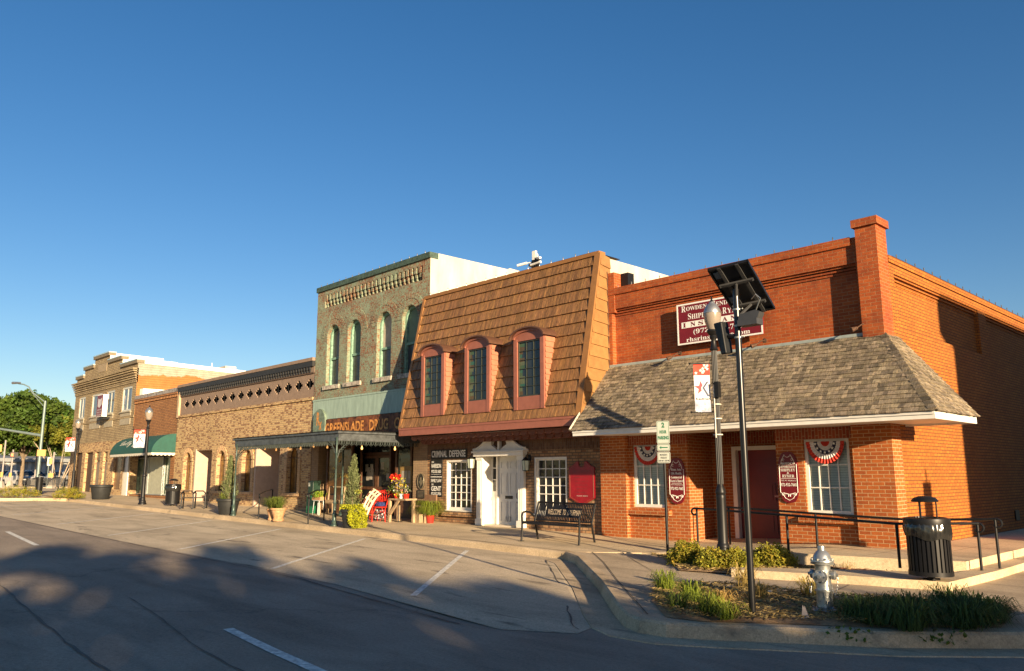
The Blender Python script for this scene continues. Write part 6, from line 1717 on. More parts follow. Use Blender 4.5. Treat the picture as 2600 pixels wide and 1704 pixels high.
# ================================================================== POTS
pot_mat = plain('dark_resin', (.022, .023, .023), .55, var=.15, spec=.25); terra = plain('terracotta', (.42, .24, .12), .8, var=.25, scale=14, bmp=.3)
soil = plain('potting_soil', (.05, .035, .02), .95, bmp=.5)
def pot(name, p, r, h, label, mat=pot_mat, group=None, rim=True):
    t = thing(name, label, 'planter', p, group)
    m = MB(); m.lathe([(0, 0), (r * .72, 0), (r * .74, .02), (r * .92, h * .78), (r * .92, h * .80), (r, h * .82), (r * 1.03, h * .84), (r * 1.03, h * .97), (r * 1.0, h), (r * .93, h), (r * .90, h * .9)], (0, 0, 0), 28); m.build('pot', mat, t, smooth=True)
    m = MB(); m.lathe([(0, h * .9), (r * .91, h * .9)], (0, 0, 0), 20); m.build('soil', soil, t)
    return t
def conifer(pos, h, r, label, seed, lm=leaf_cyp, lean=0.03):
    t = thing('potted_conifer', label, 'conifer', pos); rng = random.Random(seed)
    m = MB(); m.tube([(0, 0, -.05), (lean * .5, 0, h * .5), (lean, 0, h * .95)], [.03, .02, .006], 6); m.build('trunk', bark, t)
    m = MB(); n = 260
    for k in range(n):
        f = (k / n) ** .85; z = .04 + h * f; rr = r * (1 - f) ** .75 * rng.uniform(.55, 1.12) + .02; a = rng.uniform(0, 6.28)
        d = Vector((math.cos(a), math.sin(a), 0)); e = d * rr + Vector((lean * f, 0, z + .10))
        b = Vector((lean * f, 0, z - .10)) + d * rr * .3; t0 = rng.uniform(.65, 1.25)
        for q in range(16):
            s = q / 15; c = b.lerp(e, s) + rdir(rng) * .035 * (1.2 - s * .6)
            u = (d * .4 + Vector((0, 0, 1)) + rdir(rng) * .5).normalized(); w = u.cross(rdir(rng)).normalized() * .012; l = .05; tt = t0 * rng.uniform(.8, 1.2)
            m.add([c - w, c + w, c + u * l], [(0, 1, 2)], (tt, tt, tt))
    m.build('foliage', lm, t)
    return t
def flowers(mb, c, n, rad, rng, cols, s=.03, flat=.5):
    for _ in range(n):
        o = rdir(rng); o = Vector((o.x * rad, o.y * rad, o.z * rad * flat)); leaf(mb, Vector(c) + o * rng.uniform(.3, 1), s * rng.uniform(.7, 1.3), rng, rng.choice(cols), elong=1.1)
pA = gp(578, 1306, wz); hA = top_at(pA, 1266) - pA.z; rA = .40
t = pot('planter_pot', pA, rA, hA, 'black round planter with a cone shaped evergreen left of the canopy post')
conifer((pA.x, pA.y, pA.z + hA * .9), top_at(pA, 1166) - pA.z - hA * .9, .34, 'cone shaped evergreen in the planter left of the canopy post', 3)
m = MB(); rng = random.Random(2); blades(m, (pA.x - .2, pA.y - .1, pA.z + hA * .9), 50, .3, .14, .012, rng, base_r=.1, col=(2.2, 1.8, 1)); flowers(m, (pA.x + .1, pA.y - .25, pA.z + hA), 50, .18, rng, ((2, 1.5, .8), (1.5, 1.6, .7))); o = m.build('underplanting', leaf_blade); tag(o, 'small leafy plants around the foot of the left evergreen', 'plant')
pB = gp(892, 1340, wz); hB = top_at(pB, 1294) - pB.z; rB = .30
t = pot('planter_pot', pB, .31, hB + .02, 'black round planter with evergreen and trailing lime vine by the canopy corner post')
conifer((pB.x, pB.y, pB.z + hB * .9), top_at(pB, 1168) - pB.z - hB * .9, .30, 'cone shaped evergreen above the lime green trailing vine', 8)
m = MB(); rng = random.Random(4)
zt_ = pB.z + hB
def vine_pt(u, v): return
for k in range(1500):
    a = rng.uniform(-.85, 1.2)      # the side to the right of the camera's line
    f = rng.random() ** .9 * (.65 + .5 * noise.noise(Vector((a * 3.1, 2.0, 1.0))) + .25); d = Vector((math.cos(a), math.sin(a), 0))
    side = max(0, math.cos(a - .45)); drop = f * (.12 + .62 * side ** .8)
    rr = rB * (.8 + .4 * min(1, f * 3)) + .05 * side + .05 * noise.noise(Vector((a * 4, f * 5, 3.0)))
    c = Vector((pB.x, pB.y, zt_ + .10 * (1 - f))) + d * rr + Vector((rng.uniform(-.03, .03), rng.uniform(-.03, .03), -drop + rng.uniform(-.02, .05)))
    t_ = rng.uniform(.5, 1.2); leaf(m, c, rng.choice((.03, .04, .052)), rng, (t_, t_, t_), up=.1, elong=1.2)
for k in range(500):
    a = rng.uniform(0, 6.28); d = Vector((math.cos(a), math.sin(a), 0)); c = Vector((pB.x, pB.y, zt_ + rng.uniform(0, .14))) + d * rB * rng.uniform(.4, 1.15); t_ = rng.uniform(.6, 1.15); leaf(m, c, .045, rng, (t_, t_, t_), elong=1.2)
o = m.build('trailing_vine', leaf_lime); tag(o, 'bright lime green vine spilling down the right side of the black planter', 'vine')
m = MB(); flowers(m, (pB.x - .22, pB.y - .1, zt_ + .06), 90, .14, rng, ((.9, .65, .05), (.9, .3, .05), (.4, .5, .1))); flowers(m, (pB.x + .28, pB.y, zt_ + .5), 30, .12, rng, ((.5, .5, .08), (.3, .35, .1)), .05); o = m.build('bedding_flowers', flower); tag(o, 'small yellow and orange flowers at the rim of the right black planter', 'flowers')
pC = gp(255, 1268, wz); t = pot('planter_pot', pC, .52, .72, 'empty wide black planter on the far sidewalk before the green awning')
gtp = 'terracotta pots at the steps'
for px, py, r_, lab, fat in ((690, 1321, .17, 'smaller urn shaped terracotta pot, left of the pair', 0), (706, 1323, .24, 'wider scalloped terracotta pot, right of the pair', 1)):
    p = gp(px, py, wz)
    t = thing('terracotta_pot', lab, 'planter', p, gtp); m = MB(); h = .40 if fat else .36
    m.lathe([(0, 0), (r_ * .72, 0), (r_ * .75, .05), (r_ * .62, .09), (r_ * .70, .16), (r_ * .92, h * .78), (r_ * .90, h * .84), (r_ * 1.08, h * .88), (r_ * 1.1, h), (r_ * .95, h), (r_ * .9, h * .9)], (0, 0, 0), 22); m.build('pot', terra, t, smooth=True)
    m = MB(); m.lathe([(0, h * .9), (r_ * .91, h * .9)], (0, 0, 0), 14); m.build('soil', soil, t)
    m = MB(); blades(m, (0, 0, h * .9), 210, .40, .46, .010, random.Random(px), base_r=.1, col=(1.8, 1.5, 1.1)); m.build('grass', leaf_blade, t)
pG = gp(1092, 1328, wz); t = thing('potted_grass', 'large fountain grass in a small red pot left of the CRIMINAL DEFENSE signs', 'planter', pG)
m = MB(); m.lathe([(0, 0), (.10, 0), (.135, .20), (.145, .23), (.12, .23)], (0, 0, 0), 16); m.build('pot', plain('red_glaze', (.36, .03, .02), .35), t, smooth=True)
m = MB(); blades(m, (0, 0, .18), 620, .50, .66, .009, random.Random(6), base_r=.1, col=(2.3, 1.9, .9), tones=(.5, 1.2), droop=.85); m.build('grass', leaf_blade, t)
m = MB(); blades(m, (-.45, .05, 0), 60, .28, .1, .02, random.Random(8), base_r=.08, col=(1.2, 1.1, 1)); o = m.build('dry_plant', leaf_straw, t)
# ================================================================== STREET FURNITURE
globe_mat = plain('globe_glass', (.38, .32, .26), .25, var=.05); globe_mat.node_tree.nodes['Principled BSDF'].inputs['Transmission Weight'].default_value = .35
silver = plain('dull_silver', (.42, .43, .42), .38, .8, var=.12, scale=5)
def lamp_post(p, H, label, group='black street lamps'):
    t = thing('street_lamp', label, 'street lamp', p, group)
    m = MB(); PR = [(.20, 0), (.20, .05), (.165, .09), (.17, .13), (.14, .18), (.125, .22), (.13, .25), (.13, .28), (.112, .30), (.105, .34), (.102, 1.12), (.106, 1.16), (.095, 1.19), (.110, 1.21), (.110, 1.25), (.072, 1.34), (.06, 1.38)]; m.lathe([(a * .88, b) for a, b in PR], (0, 0, 0), 22)
    m.build('base', black_metal, t, smooth=True)
    m = MB(); m.tube([(0, 0, 1.36), (0, 0, H - 1.05)], [.054, .047], 10)
    for q in range(10):
        a = 2 * math.pi * q / 10; m.tube([(.053 * math.cos(a), .053 * math.sin(a), 1.38), (.046 * math.cos(a), .046 * math.sin(a), H - 1.06)], .010, 4)
    m.build('shaft', black_metal, t)
    m = MB(); z = H - 1.07; m.lathe([(.07, z), (.085, z + .02), (.06, z + .06), (.05, z + .14), (.045, z + .20), (.075, z + .26), (.06, z + .29), (.10, z + .33), (.125, z + .37), (.115, z + .40)], (0, 0, 0), 18); m.build('collar', black_metal, t, smooth=True)
    m = MB(); z = H - .68; m.lathe([(.08, z), (.105, z + .04), (.15, z + .18), (.168, z + .30), (.168, z + .34)], (0, 0, 0), 24); g = m.build('globe', globe_mat, t, smooth=True)
    m = MB(); m.lathe([(.178, z + .335), (.178, z + .355), (.165, z + .36), (.16, z + .40), (.105, z + .50), (.055, z + .54), (.05, z + .56), (.0, z + .565)], (0, 0, 0), 24); m.build('lid', silver, t, smooth=True)
    m = MB(); m.lathe([(.02, z + .56), (.035, z + .585), (.015, z + .61), (.022, z + .64), (0, z + .69)], (0, 0, 0), 10); m.build('finial', black_metal, t)
    return t
ban_red = plain('banner_red', (.62, .045, .02), .7, var=.15, scale=10); ban_white = plain('banner_white', (.74, .70, .66), .7, var=.04); ban_grey = plain('banner_greyblue', (.34, .36, .44), .7, var=.3, scale=12); navy = plain('navy_ink', (.025, .04, .09), .6)
def banner(p, z0, z1, w, ang, label):
    "hangs from two arms on the lamp post p; ang = direction the banner stands out in"
    t = thing('street_banner', label, 'banner', (p.x, p.y, z0), 'city banners on the street lamps')
    d = Vector((math.cos(ang), math.sin(ang), 0)); nr = Vector((d.y, -d.x, 0))
    if nr.dot(CAM - p) < 0: nr = -nr
    lft = -1 if d.dot(_right) < 0 else 1
    W, H = w, z1 - z0
    # u measured left to right as seen from the street
    def F(u, v, dd):
        s = (W - u) if lft < 0 else u
        wob = .018 * math.sin(v * 5 + u * 6)
        o = d * (.10 + s) + nr * (dd + wob) + Vector((0, 0, v)); return tuple(o)
    def sheet(u0, u1, v0, v1, dd, mat, name, par, n=10):
        m = MB()
        for i in range(n):
            for j in range(n):
                a, b = u0 + (u1 - u0) * i / n, u0 + (u1 - u0) * (i + 1) / n; c, e = v0 + (v1 - v0) * j / n, v0 + (v1 - v0) * (j + 1) / n
                m.quad(F(a, c, dd), F(b, c, dd), F(b, e, dd), F(a, e, dd))
        return m.build(name, mat, par)
    sh = sheet(0, W, 0, H, 0, ban_white, 'cloth', t)
    a = sheet(0, W, H * .76, H, .003, ban_red, 'red_field', sh); b = sheet(0, W, 0, H * .22, .003, ban_grey, 'grey_field', sh)
    rg = random.Random(2); m = MB()
    for k in range(9): add_star(m, F, W * rg.uniform(.1, .9), H * rg.uniform(.79, .97), .035, .006)
    m.build('stars', ban_white, a)
    m = MB()
    for k in range(6): add_star(m, F, W * rg.uniform(.1, .9), H * rg.uniform(.03, .19), .05, .006)
    m.build('stars', plain('banner_pale', (.6, .6, .64), .7), b)
    m = MB(); cx, cy = W * .44, H * .50; pts = star_pts(cx, cy, W * .46, inner=.42, rot=math.pi / 2 + .1)
    red = [pts[i] for i in (0, 1, 2, 3, 4, 5)] + [(cx, cy - W * .13)]
    m.add([F(cx, cy, .005)] + [F(u, v, .005) for u, v in pts[:6]] + [F(pts[9][0], pts[9][1], .005)], [(0, 1, 2), (0, 2, 3), (0, 3, 4), (0, 4, 5), (0, 5, 6), (0, 1, 7)]); m.build('star_emblem', plain('emblem_red', (.55, .02, .03), .6), sh)
    m = MB()
    for q in ([(.50, .50), (.80, .63), (.92, .63), (.64, .50)], [(.50, .50), (.64, .50), (.95, .32), (.80, .32)]): m.add([F(W * u, H * v, .0055) for u, v in q], [(0, 1, 2, 3)])
    text_mb(m, 'Kaufman', F, W * .08, W * .95, H * .245, H * .30, .0055, bold=.02); m.build('lettering', navy, sh)
    for z in (0, H):
        m = MB(); m.tube([tuple(d * .03 + Vector((0, 0, z))), tuple(d * (.16 + W) + Vector((0, 0, z)))], .012, 6); m.lathe([(0, -.025), (.025, 0), (0, .025)], tuple(d * (.17 + W) + Vector((0, 0, z))), 6)
        m.build('banner_arm', black_metal, t)
    return t
def F_px_dir(p, px, py):
    return 0
lp1 = gp(1838, 1424, lambda x, y: rz(x) + .19); H1 = top_at(lp1, 752) - lp1.z
lamp_post(lp1, H1, 'black fluted street lamp nearest the camera, among golden shrubs')
BD = math.atan2(-_right.y, -_right.x)
banner(lp1, top_at(lp1, 1046), top_at(lp1, 923), .30, BD - .1, 'red white and grey city banner on the nearest lamp post')
m = MB(); z = top_at(lp1, 1112) ; 
t = thing('conduit_strap', 'pale cable with straps and a small box on the nearest lamp shaft', 'cable', (lp1.x, lp1.y, z))
m.tube([(.02, -.10, 0), (.02, -.10, 1.0)], .012, 5)
for q in (.05, .35, .62, .9): m.lathe([(.09, q), (.09, q + .02)], (0, 0, 0), 12)
m.build('cable', plain('pale_cable', (.6, .55, .45), .5), t); m = MB(); m.box(.05, .13, -.13, -.03, .75, 1.05); m.build('box', black_metal, t)
lp2 = gp(361, 1281, wz); H2 = top_at(lp2, 1028) - lp2.z
lamp_post(lp2, H2, 'black fluted street lamp in front of the green barrel awning'); banner(lp2, top_at(lp2, 1137), top_at(lp2, 1091), .46, BD + .2, 'red white and grey city banner in front of the green awning')
lp3 = gp(183, 1250, wz); H3 = top_at(lp3, 1060) - lp3.z
lamp_post(lp3, H3, 'black street lamp farthest away, at the left edge of the yellow brick building'); banner(lp3, top_at(lp3, 1147), top_at(lp3, 1111), .55, BD + .1, 'red white and grey city banner farthest away, beside the yellow green tree')
# big round pot left of lamp 3 shadow etc.: round sign on the near wall is only a shadow in the photograph

# --- solar pole with panel, box, radar head
def solar_pole():
    p = gp(1912, 1570, lambda x, y: rz(x) + .16); H = top_at(p, 735) - p.z
    t = thing('solar_sign_pole', 'tall black pole carrying a tilted solar panel and black radar box', 'solar pole', p)
    m = MB(); m.tube([(0, 0, -.05), (0, 0, H)], .038, 18); m.build('pole', plain('gloss_black', (.010, .010, .011), .28, spec=.5), t, smooth=True)
    # panel from its photographed corners, on the plane through the pole top
    O = p + Vector((0, 0, H))
    cn = [(1796, 685), (1899, 661), (1968, 782), (1870, 802)]
    # plane: contains O, tilted to the sky, facing south (away from the facade)
    n = Vector((-.16, .42, .89)).normalized()
    pts = []
    for q in cn:
        d = ray(*q); s = (O + n * .05 - CAM).dot(n) / d.dot(n); pts.append(CAM + d * s - p)
    # keep it a true rectangle
    c = (pts[0] + pts[1] + pts[2] + pts[3]) / 4; ux = ((pts[1] - pts[0]) + (pts[2] - pts[3])); ux.normalize(); uy = ((pts[3] - pts[0]) + (pts[2] - pts[1])) ; uy = (uy - ux * uy.dot(ux)).normalized()
    w = ((pts[1] - pts[0]).length + (pts[2] - pts[3]).length) / 2; h = ((pts[3] - pts[0]).length + (pts[2] - pts[1]).length) / 2
    print('panel size', w, h, n)
    nn = ux.cross(uy).normalized()
    if nn.dot(n) < 0: nn = -nn
    def G(u, v, d): return tuple(c + ux * (u * w) + uy * (v * h) + nn * d)
    m = MB(); f = .03
    for q in (((-.5, -.5), (.5, -.5), (.5, -.5 + f), (-.5, -.5 + f)), ((-.5, .5 - f), (.5, .5 - f), (.5, .5), (-.5, .5)), ((-.5, -.5), (-.5 + f, -.5), (-.5 + f, .5), (-.5, .5)), ((.5 - f, -.5), (.5, -.5), (.5, .5), (.5 - f, .5))): m.prism(q, G, -.02, .02)
    o = m.build('solar_panel', black_metal, t)
    m = MB(); m.prism([(-.48, -.48), (.48, -.48), (.48, .48), (-.48, .48)], G, .004, .012); m.build('cells', plain('solar_cells', (.012, .014, .022), .3), o)
    m = MB()
    for u in (-.22, .22): m.prism([(u - .04, -.5), (u + .04, -.5), (u + .04, .5), (u - .04, .5)], G, -.028, -.004)
    m.prism([(-.42, -.21), (.42, -.21), (.42, -.17), (-.42, -.17)], G, -.055, -.029); m.prism([(-.42, .24), (.42, .24), (.42, .28), (-.42, .28)], G, -.055, -.029)
    m.tube([G(.0, -.19, -.06), tuple(Vector((0, 0, H - .12)))], .018, 6); m.tube([G(.05, .26, -.06), tuple(Vector((0, 0, H - .35)))], .018, 6)
    for u in (-.4, .0, .4):
        for v in (-.19, .26): m.lathe([(0, -.012), (.012, 0), (0, .012)], G(u, v, -.06), 6)
    m.build('mounting_rail', plain('dark_rail', (.07, .07, .072), .4, .3), t)
    m = MB(); m.prism([(-.42, -.42), (-.28, -.42), (-.28, -.30), (-.42, -.30)], G, -.012, -.003); m.prism([(-.42, .1), (-.28, .1), (-.28, .22), (-.42, .22)], G, -.012, -.003); m.build('junction_box', plain('junction_grey', (.16, .18, .20), .4), o)
    m = MB(); m.box(.05, .30, -.09, .06, H - .47, H - .40); m.prism([(.05, H - .40), (.30, H - .40), (.33, H - .33), (.27, H - .30), (.06, H - .33)], lambda u, v, d: (u, d, v), -.07, .05); m.build('controller_box', MATS['dark_rail'], t)
    m = MB()
    for z in (H - .26, H - .46, H - .60): m.lathe([(.046, z), (.048, z + .02)], (0, 0, 0), 16); m.tube([(.04, 0, z + .01), (.09, -.02, z + .01)], .008, 6)
    m.build('clamp', silver, t)
    m = MB(); m.tube([(-.03, 0, H - .57), (-.12, .0, H - .56)], .03, 8); m.build('arm', black_metal, t)
    m = MB(); q = H - .42; m.hexa([(-.22, -.04, q - .36), (-.12, -.09, q - .36), (-.10, .05, q - .34), (-.20, .07, q - .34), (-.31, -.04, q + .04), (-.17, -.09, q + .04), (-.15, .05, q + .05), (-.29, .07, q + .05)]); m.build('radar_box', black_plastic, t, bevel=.018)
    m = MB(); m.tube([(.28, -.05, H - .30), (.36, -.08, H - .18), (.30, -.08, H - .12), (.2, 0, H - .15)], .007, 5); m.build('cable', silver, t)
solar_pole()

# --- parking sign
sign_white = plain('sign_white', (.40, .42, .37), .45, var=.04)
def parking_sign():
    p = gp(1696, 1420, lambda x, y: rz(x) + .18)
    t = thing('parking_sign', 'black post with stacked two hour parking signs and a Monday to Friday plate', 'street sign', p)
    zt = top_at(p, 1066) - p.z
    m = MB(); m.tube([(0, 0, -.03), (0, 0, zt)], .026, 12); m.build('post', black_metal, t, smooth=True)
    d = (CAM - p); d.z = 0; d.normalize(); ang = math.radians(-14); nr = Matrix.Rotation(ang, 3, 'Z') @ d; ux = Vector((-nr.y, nr.x, 0))
    def F(u, v, dd): return tuple(ux * u + nr * (.032 + dd) + Vector((0, 0, v)))
    k = (1702 - 1668) / FPX * (p - CAM).dot(_fw) / 2
    defs = (('plate', 1069, 1127), ('arrow_plate', 1128, 1145), ('days_plate', 1147, 1176))
    for name, y0, y1 in defs:
        v1, v0 = top_at(p, y0) - p.z, top_at(p, y1) - p.z
        def rr(s, rad=.03):
            pts = []; a, b, c, e = -k * s, k * s, v0 + k * (1 - s), v1 - k * (1 - s)
            for (cx, cy, st_) in ((b - rad, c + rad, -90), (b - rad, e - rad, 0), (a + rad, e - rad, 90), (a + rad, c + rad, 180)):
                for q in range(5): th = math.radians(st_ + 90 * q / 4); pts.append((cx + rad * math.cos(th), cy + rad * math.sin(th)))
            return pts
        m = MB(); m.prism(rr(1), F, 0, .004); o = m.build(name, sign_white, t)
        ink = black_ink if name == 'days_plate' else green_ink
        m = MB(); b = rr(.90, .025); m.tube([F(u, v, .005) for u, v in b + [b[0]]], .0035, 4, False)
        W = 2 * k; H = v1 - v0
        if name == 'plate':
            text_mb(m, '2', F, -k * .22, k * .25, v0 + H * .70, v0 + H * .93, .0055, bold=.05); text_mb(m, 'HOUR', F, -k * .55, k * .55, v0 + H * .44, v0 + H * .59, .0055, bold=.05); text_mb(m, 'PARKING', F, -k * .82, k * .82, v0 + H * .18, v0 + H * .34, .0055, bold=.05)
        elif name == 'arrow_plate':
            m.add([F(u * k, v0 + H * v, .0055) for u, v in ((-.65, .5), (-.35, .75), (-.35, .58), (.65, .58), (.65, .42), (-.35, .42), (-.35, .25))], [(0, 1, 2, 5, 6), (2, 3, 4, 5)])
        else:
            text_mb(m, 'MONDAY-', F, -k * .6, k * .6, v0 + H * .64, v0 + H * .80, .0055, bold=.02); text_mb(m, 'FRIDAY', F, -k * .5, k * .5, v0 + H * .38, v0 + H * .54, .0055, bold=.02); text_mb(m, '8:00 AM - 5:00 PM', F, -k * .8, k * .8, v0 + H * .14, v0 + H * .28, .0055, bold=.02)
        m.build('lettering', ink, o)
parking_sign()

# --- hydrant
def hydrant():
    p = gp(2096, 1552, lambda x, y: rz(x) + .18); H = top_at(p, 1386) - p.z; k = H / .82
    t = thing('fire_hydrant', 'silver fire hydrant with chained side caps standing in the mulch bed', 'fire hydrant', p)
    hm = plain('hydrant_silver', (.40, .41, .40), .34, .75, var=.18, scale=14, bmp=.15)
    S = lambda pr: [(r * k, z * k) for r, z in pr]
    m = MB(); m.lathe(S([(.175, 0), (.175, .02), (.16, .035), (.13, .04), (.105, .06), (.10, .10), (.098, .23), (.10, .25), (.115, .255), (.115, .27), (.10, .275), (.096, .30), (.096, .56), (.10, .585)]), (0, 0, 0), 28)
    for q in range(8):
        a = 2 * math.pi * q / 8 + .2; m.lathe([(.014, .04 * k), (.014, .06 * k), (0, .062 * k)], (.145 * k * math.cos(a), .145 * k * math.sin(a), 0), 6)
    b = m.build('barrel', hm, t, smooth=True)
    m = MB(); m.lathe(S([(.10, .585), (.145, .59), (.148, .61), (.13, .62), (.148, .625), (.145, .645), (.118, .65), (.105, .70), (.075, .745), (.055, .76), (.05, .765), (.05, .80), (.045, .82), (0, .82)]), (0, 0, 0), 28)
    for q in range(8):
        a = 2 * math.pi * q / 8; m.lathe([(.013, .64 * k), (.013, .665 * k), (0, .667 * k)], (.134 * k * math.cos(a), .134 * k * math.sin(a), 0), 6)
        m.hexa([tuple(Vector((math.cos(a + s_) * r_, math.sin(a + s_) * r_, z_)) * k) for z_, rr in ((.655, .122), (.75, .07)) for s_, r_ in ((-.07, rr), (.07, rr), (.07, rr - .02), (-.07, rr - .02))])
    m.build('bonnet', hm, t, smooth=True)
    fwd = (CAM - p); fwd.z = 0; fwd.normalize(); fwd = Matrix.Rotation(R(-18), 3, 'Z') @ fwd; sd = Vector((-fwd.y, fwd.x, 0))
    def nozzle(d, z, r0, L_, big):
        m = MB(); z *= k
        A = Vector((0, 0, z)); 
        m.tube([A + d * .05 * k, A + d * (.10) * k, A + d * (.115) * k], [r0 * .9 * k, r0 * .9 * k, r0 * k], 20)
        m.tube([A + d * .115 * k, A + d * (.115 + L_) * k], r0 * 1.12 * k, 20); m.tube([A + d * (.115 + L_) * k, A + d * (.125 + L_) * k], [r0 * .9 * k, r0 * .6 * k], 20)
        m.tube([A + d * (.12 + L_) * k, A + d * (.15 + L_) * k], .022 * k, 5)
        if big:
            for q in range(6):
                a = math.pi / 3 * q; o = sd * math.cos(a) + Vector((0, 0, 1)) * math.sin(a); m.tube([A + o * r0 * .9 * k + d * (.12 + L_) * k, A + o * r0 * .9 * k + d * (.135 + L_) * k], .012 * k, 5)
        return m.build('nozzle_cap', hm, t, smooth=True)
    n1 = nozzle(fwd, .44, .082, .03, True); n2 = nozzle(sd, .46, .052, .04, False); n3 = nozzle(-sd, .46, .052, .04, False)
    for s_, o in ((1, n2), (-1, n3)):
        m = MB(); pts = []
        for q in range(15):
            u = q / 14; pts.append(sd * s_ * (.19 - .07 * u) * k + fwd * (.02 + .06 * u) * k + Vector((0, 0, (.44 - .17 * math.sin(math.pi * min(1, u * 1.1)) - .10 * u) * k)))
        for a, b_ in zip(pts, pts[1:]):
            c = (a + b_) / 2; d_ = (b_ - a) * .75; w = d_.cross(fwd).normalized() * .008; m.tube([c - d_ * .6, c + w, c + d_ * .6, c - w, c - d_ * .6], .0035, 4, False)
        m.build('chain', silver, o)
hydrant()
# small marker flag beside hydrant
p = gp(2040, 1572, lambda x, y: rz(x) + .19); m = MB(); m.add([(-.02, 0, 0), (.06, .02, .02), (.0, 0, .15), (.012, .02, .14)], [(0, 1, 2), (0, 1, 3)]); o = m.build('paper_scrap', plain('scrap_paper', (.34, .30, .30), .7)); o.location = p; tag(o, 'crumpled pale paper scrap stuck in the mulch left of the hydrant', 'litter')
p = gp(1955, 1507, lambda x, y: rz(x) + .20); m = MB(); m.lathe([(0, 0), (.05, .01), (.04, .035), (0, .045)], (0, 0, 0), 7); o = m.build('pale_stone', white_stucco); o.location = p; tag(o, 'small pale stone on the straw behind the solar pole', 'stone')

# --- slatted litter bin
def slat_bin(p, H, R0, label, bag=True, lid_h=.28, group='black slatted litter bins'):
    t = thing('litter_bin', label, 'litter bin', p, group)
    m = MB(); n = 30; z0, z1 = .10, H
    for q in range(n):
        a0 = 2 * math.pi * q / n; w = .62 * math.pi / n
        for (za, zb, ra, rb) in ((z0, H * .75, R0 * .97, R0 * .97), (H * .75, z1, R0 * .97, R0 * 1.0)):
            P_ = []
            for r_, z in ((ra, za), (rb, zb)):
                for s_, rr in ((-w, r_), (w, r_), (w, r_ - .012), (-w, r_ - .012)): P_.append(((rr) * math.cos(a0 + s_), rr * math.sin(a0 + s_), z))
            m.hexa(P_)
    m.build('slats', black_metal, t)
    m = MB(); m.lathe([(R0 * .9, z0 - .03), (R0 * 1.0, z0 - .03), (R0 * 1.0, z0 + .03), (R0 * .9, z0 + .03)], (0, 0, 0), 30); m.build('foot_ring', black_metal, t, smooth=True); m = MB(); m.lathe([(R0 * .86, z1 - .02), (R0 * 1.04, z1 - .05), (R0 * 1.06, z1 + .01), (R0 * 1.04, z1 + .035), (R0 * .80, z1 + .05), (R0 * .78, z1 - .02)], (0, 0, 0), 30)
    m.build('rim', black_metal, t, smooth=True)
    m = MB(); m.lathe([(0, z0), (R0 * .86, z0), (R0 * .86, z1 - .05), (R0 * .83, z1 - .05)], (0, 0, 0), 24); m.build('liner', black_plastic, t)
    m = MB(); m.lathe([(.06, -.0), (.06, .03), (.04, .04), (.04, z0)], (0, 0, 0), 12)
    for a in range(4): m.tube([(0, 0, .01), (.11 * math.cos(a * 1.57 + .6), .11 * math.sin(a * 1.57 + .6), .01)], .02, 5)
    m.build('pedestal', black_metal, t)
    lid = MB(); zl = z1 + lid_h; lid.lathe([(0, zl + .07), (R0 * .25, zl + .065), (R0 * .5, zl + .04), (R0 * .62, zl + .0), (R0 * .60, zl - .015), (0, zl + .0)], (0, 0, 0), 26)
    for a in range(3): th = a * 2.09 + .4; lid.tube([(R0 * .48 * math.cos(th), R0 * .48 * math.sin(th), z1), (R0 * .48 * math.cos(th), R0 * .48 * math.sin(th), zl + .02)], .010, 6)
    lid.build('rain_cap', black_metal, t, smooth=True)
    if bag:
        m = MB(); n = 90; vs = []; rg = random.Random(4); ph = [rg.uniform(0, 6.28) for _ in range(6)]
        for j in range(9):
            f = j / 8
            for q in range(n):
                a = 2 * math.pi * q / n
                low = .17 + .05 * math.sin(a * 1 + 2.2) + .02 * math.sin(a * 5 + ph[0])
                w = .006 * math.sin(a * 23 + ph[1] + f * 3) + .006 * math.sin(a * 37 + ph[2] - f * 2) + .006 * noise.noise(Vector((a * 4, f * 5, 0)))
                r_ = R0 * (1.02 + .035 * math.sin(f * math.pi)) + w * (1 - .6 * f * f) + .002
                vs.append((r_ * math.cos(a), r_ * math.sin(a), z1 - .035 - f * low))
        m.add(vs, [(j * n + q, j * n + (q + 1) % n, (j + 1) * n + (q + 1) % n, (j + 1) * n + q) for j in range(8) for q in range(n)])
        m.build('bag', plain('bag_plastic', (.018, .018, .017), .16, spec=.7, var=.2), t, smooth=True, angle=180)
    return t
pb = onZ(2366, 1473, .27); Hb = top_at(pb, 1322) - pb.z; kb = (2420 - 2311) / FPX * (pb - CAM).dot(_fw) / 2
slat_bin(pb, Hb, kb / 1.04, 'black slatted litter bin with bag and domed cap on the corner step')
p = gp(437, 1284, wz); slat_bin(p, .86, .30, 'black slatted litter bin with bag beside the backless bench', lid_h=.2)
p = gp(97, 1256, wz); slat_bin(p, .95, .19, 'black litter bin in front of the far bench', bag=False, lid_h=.15)

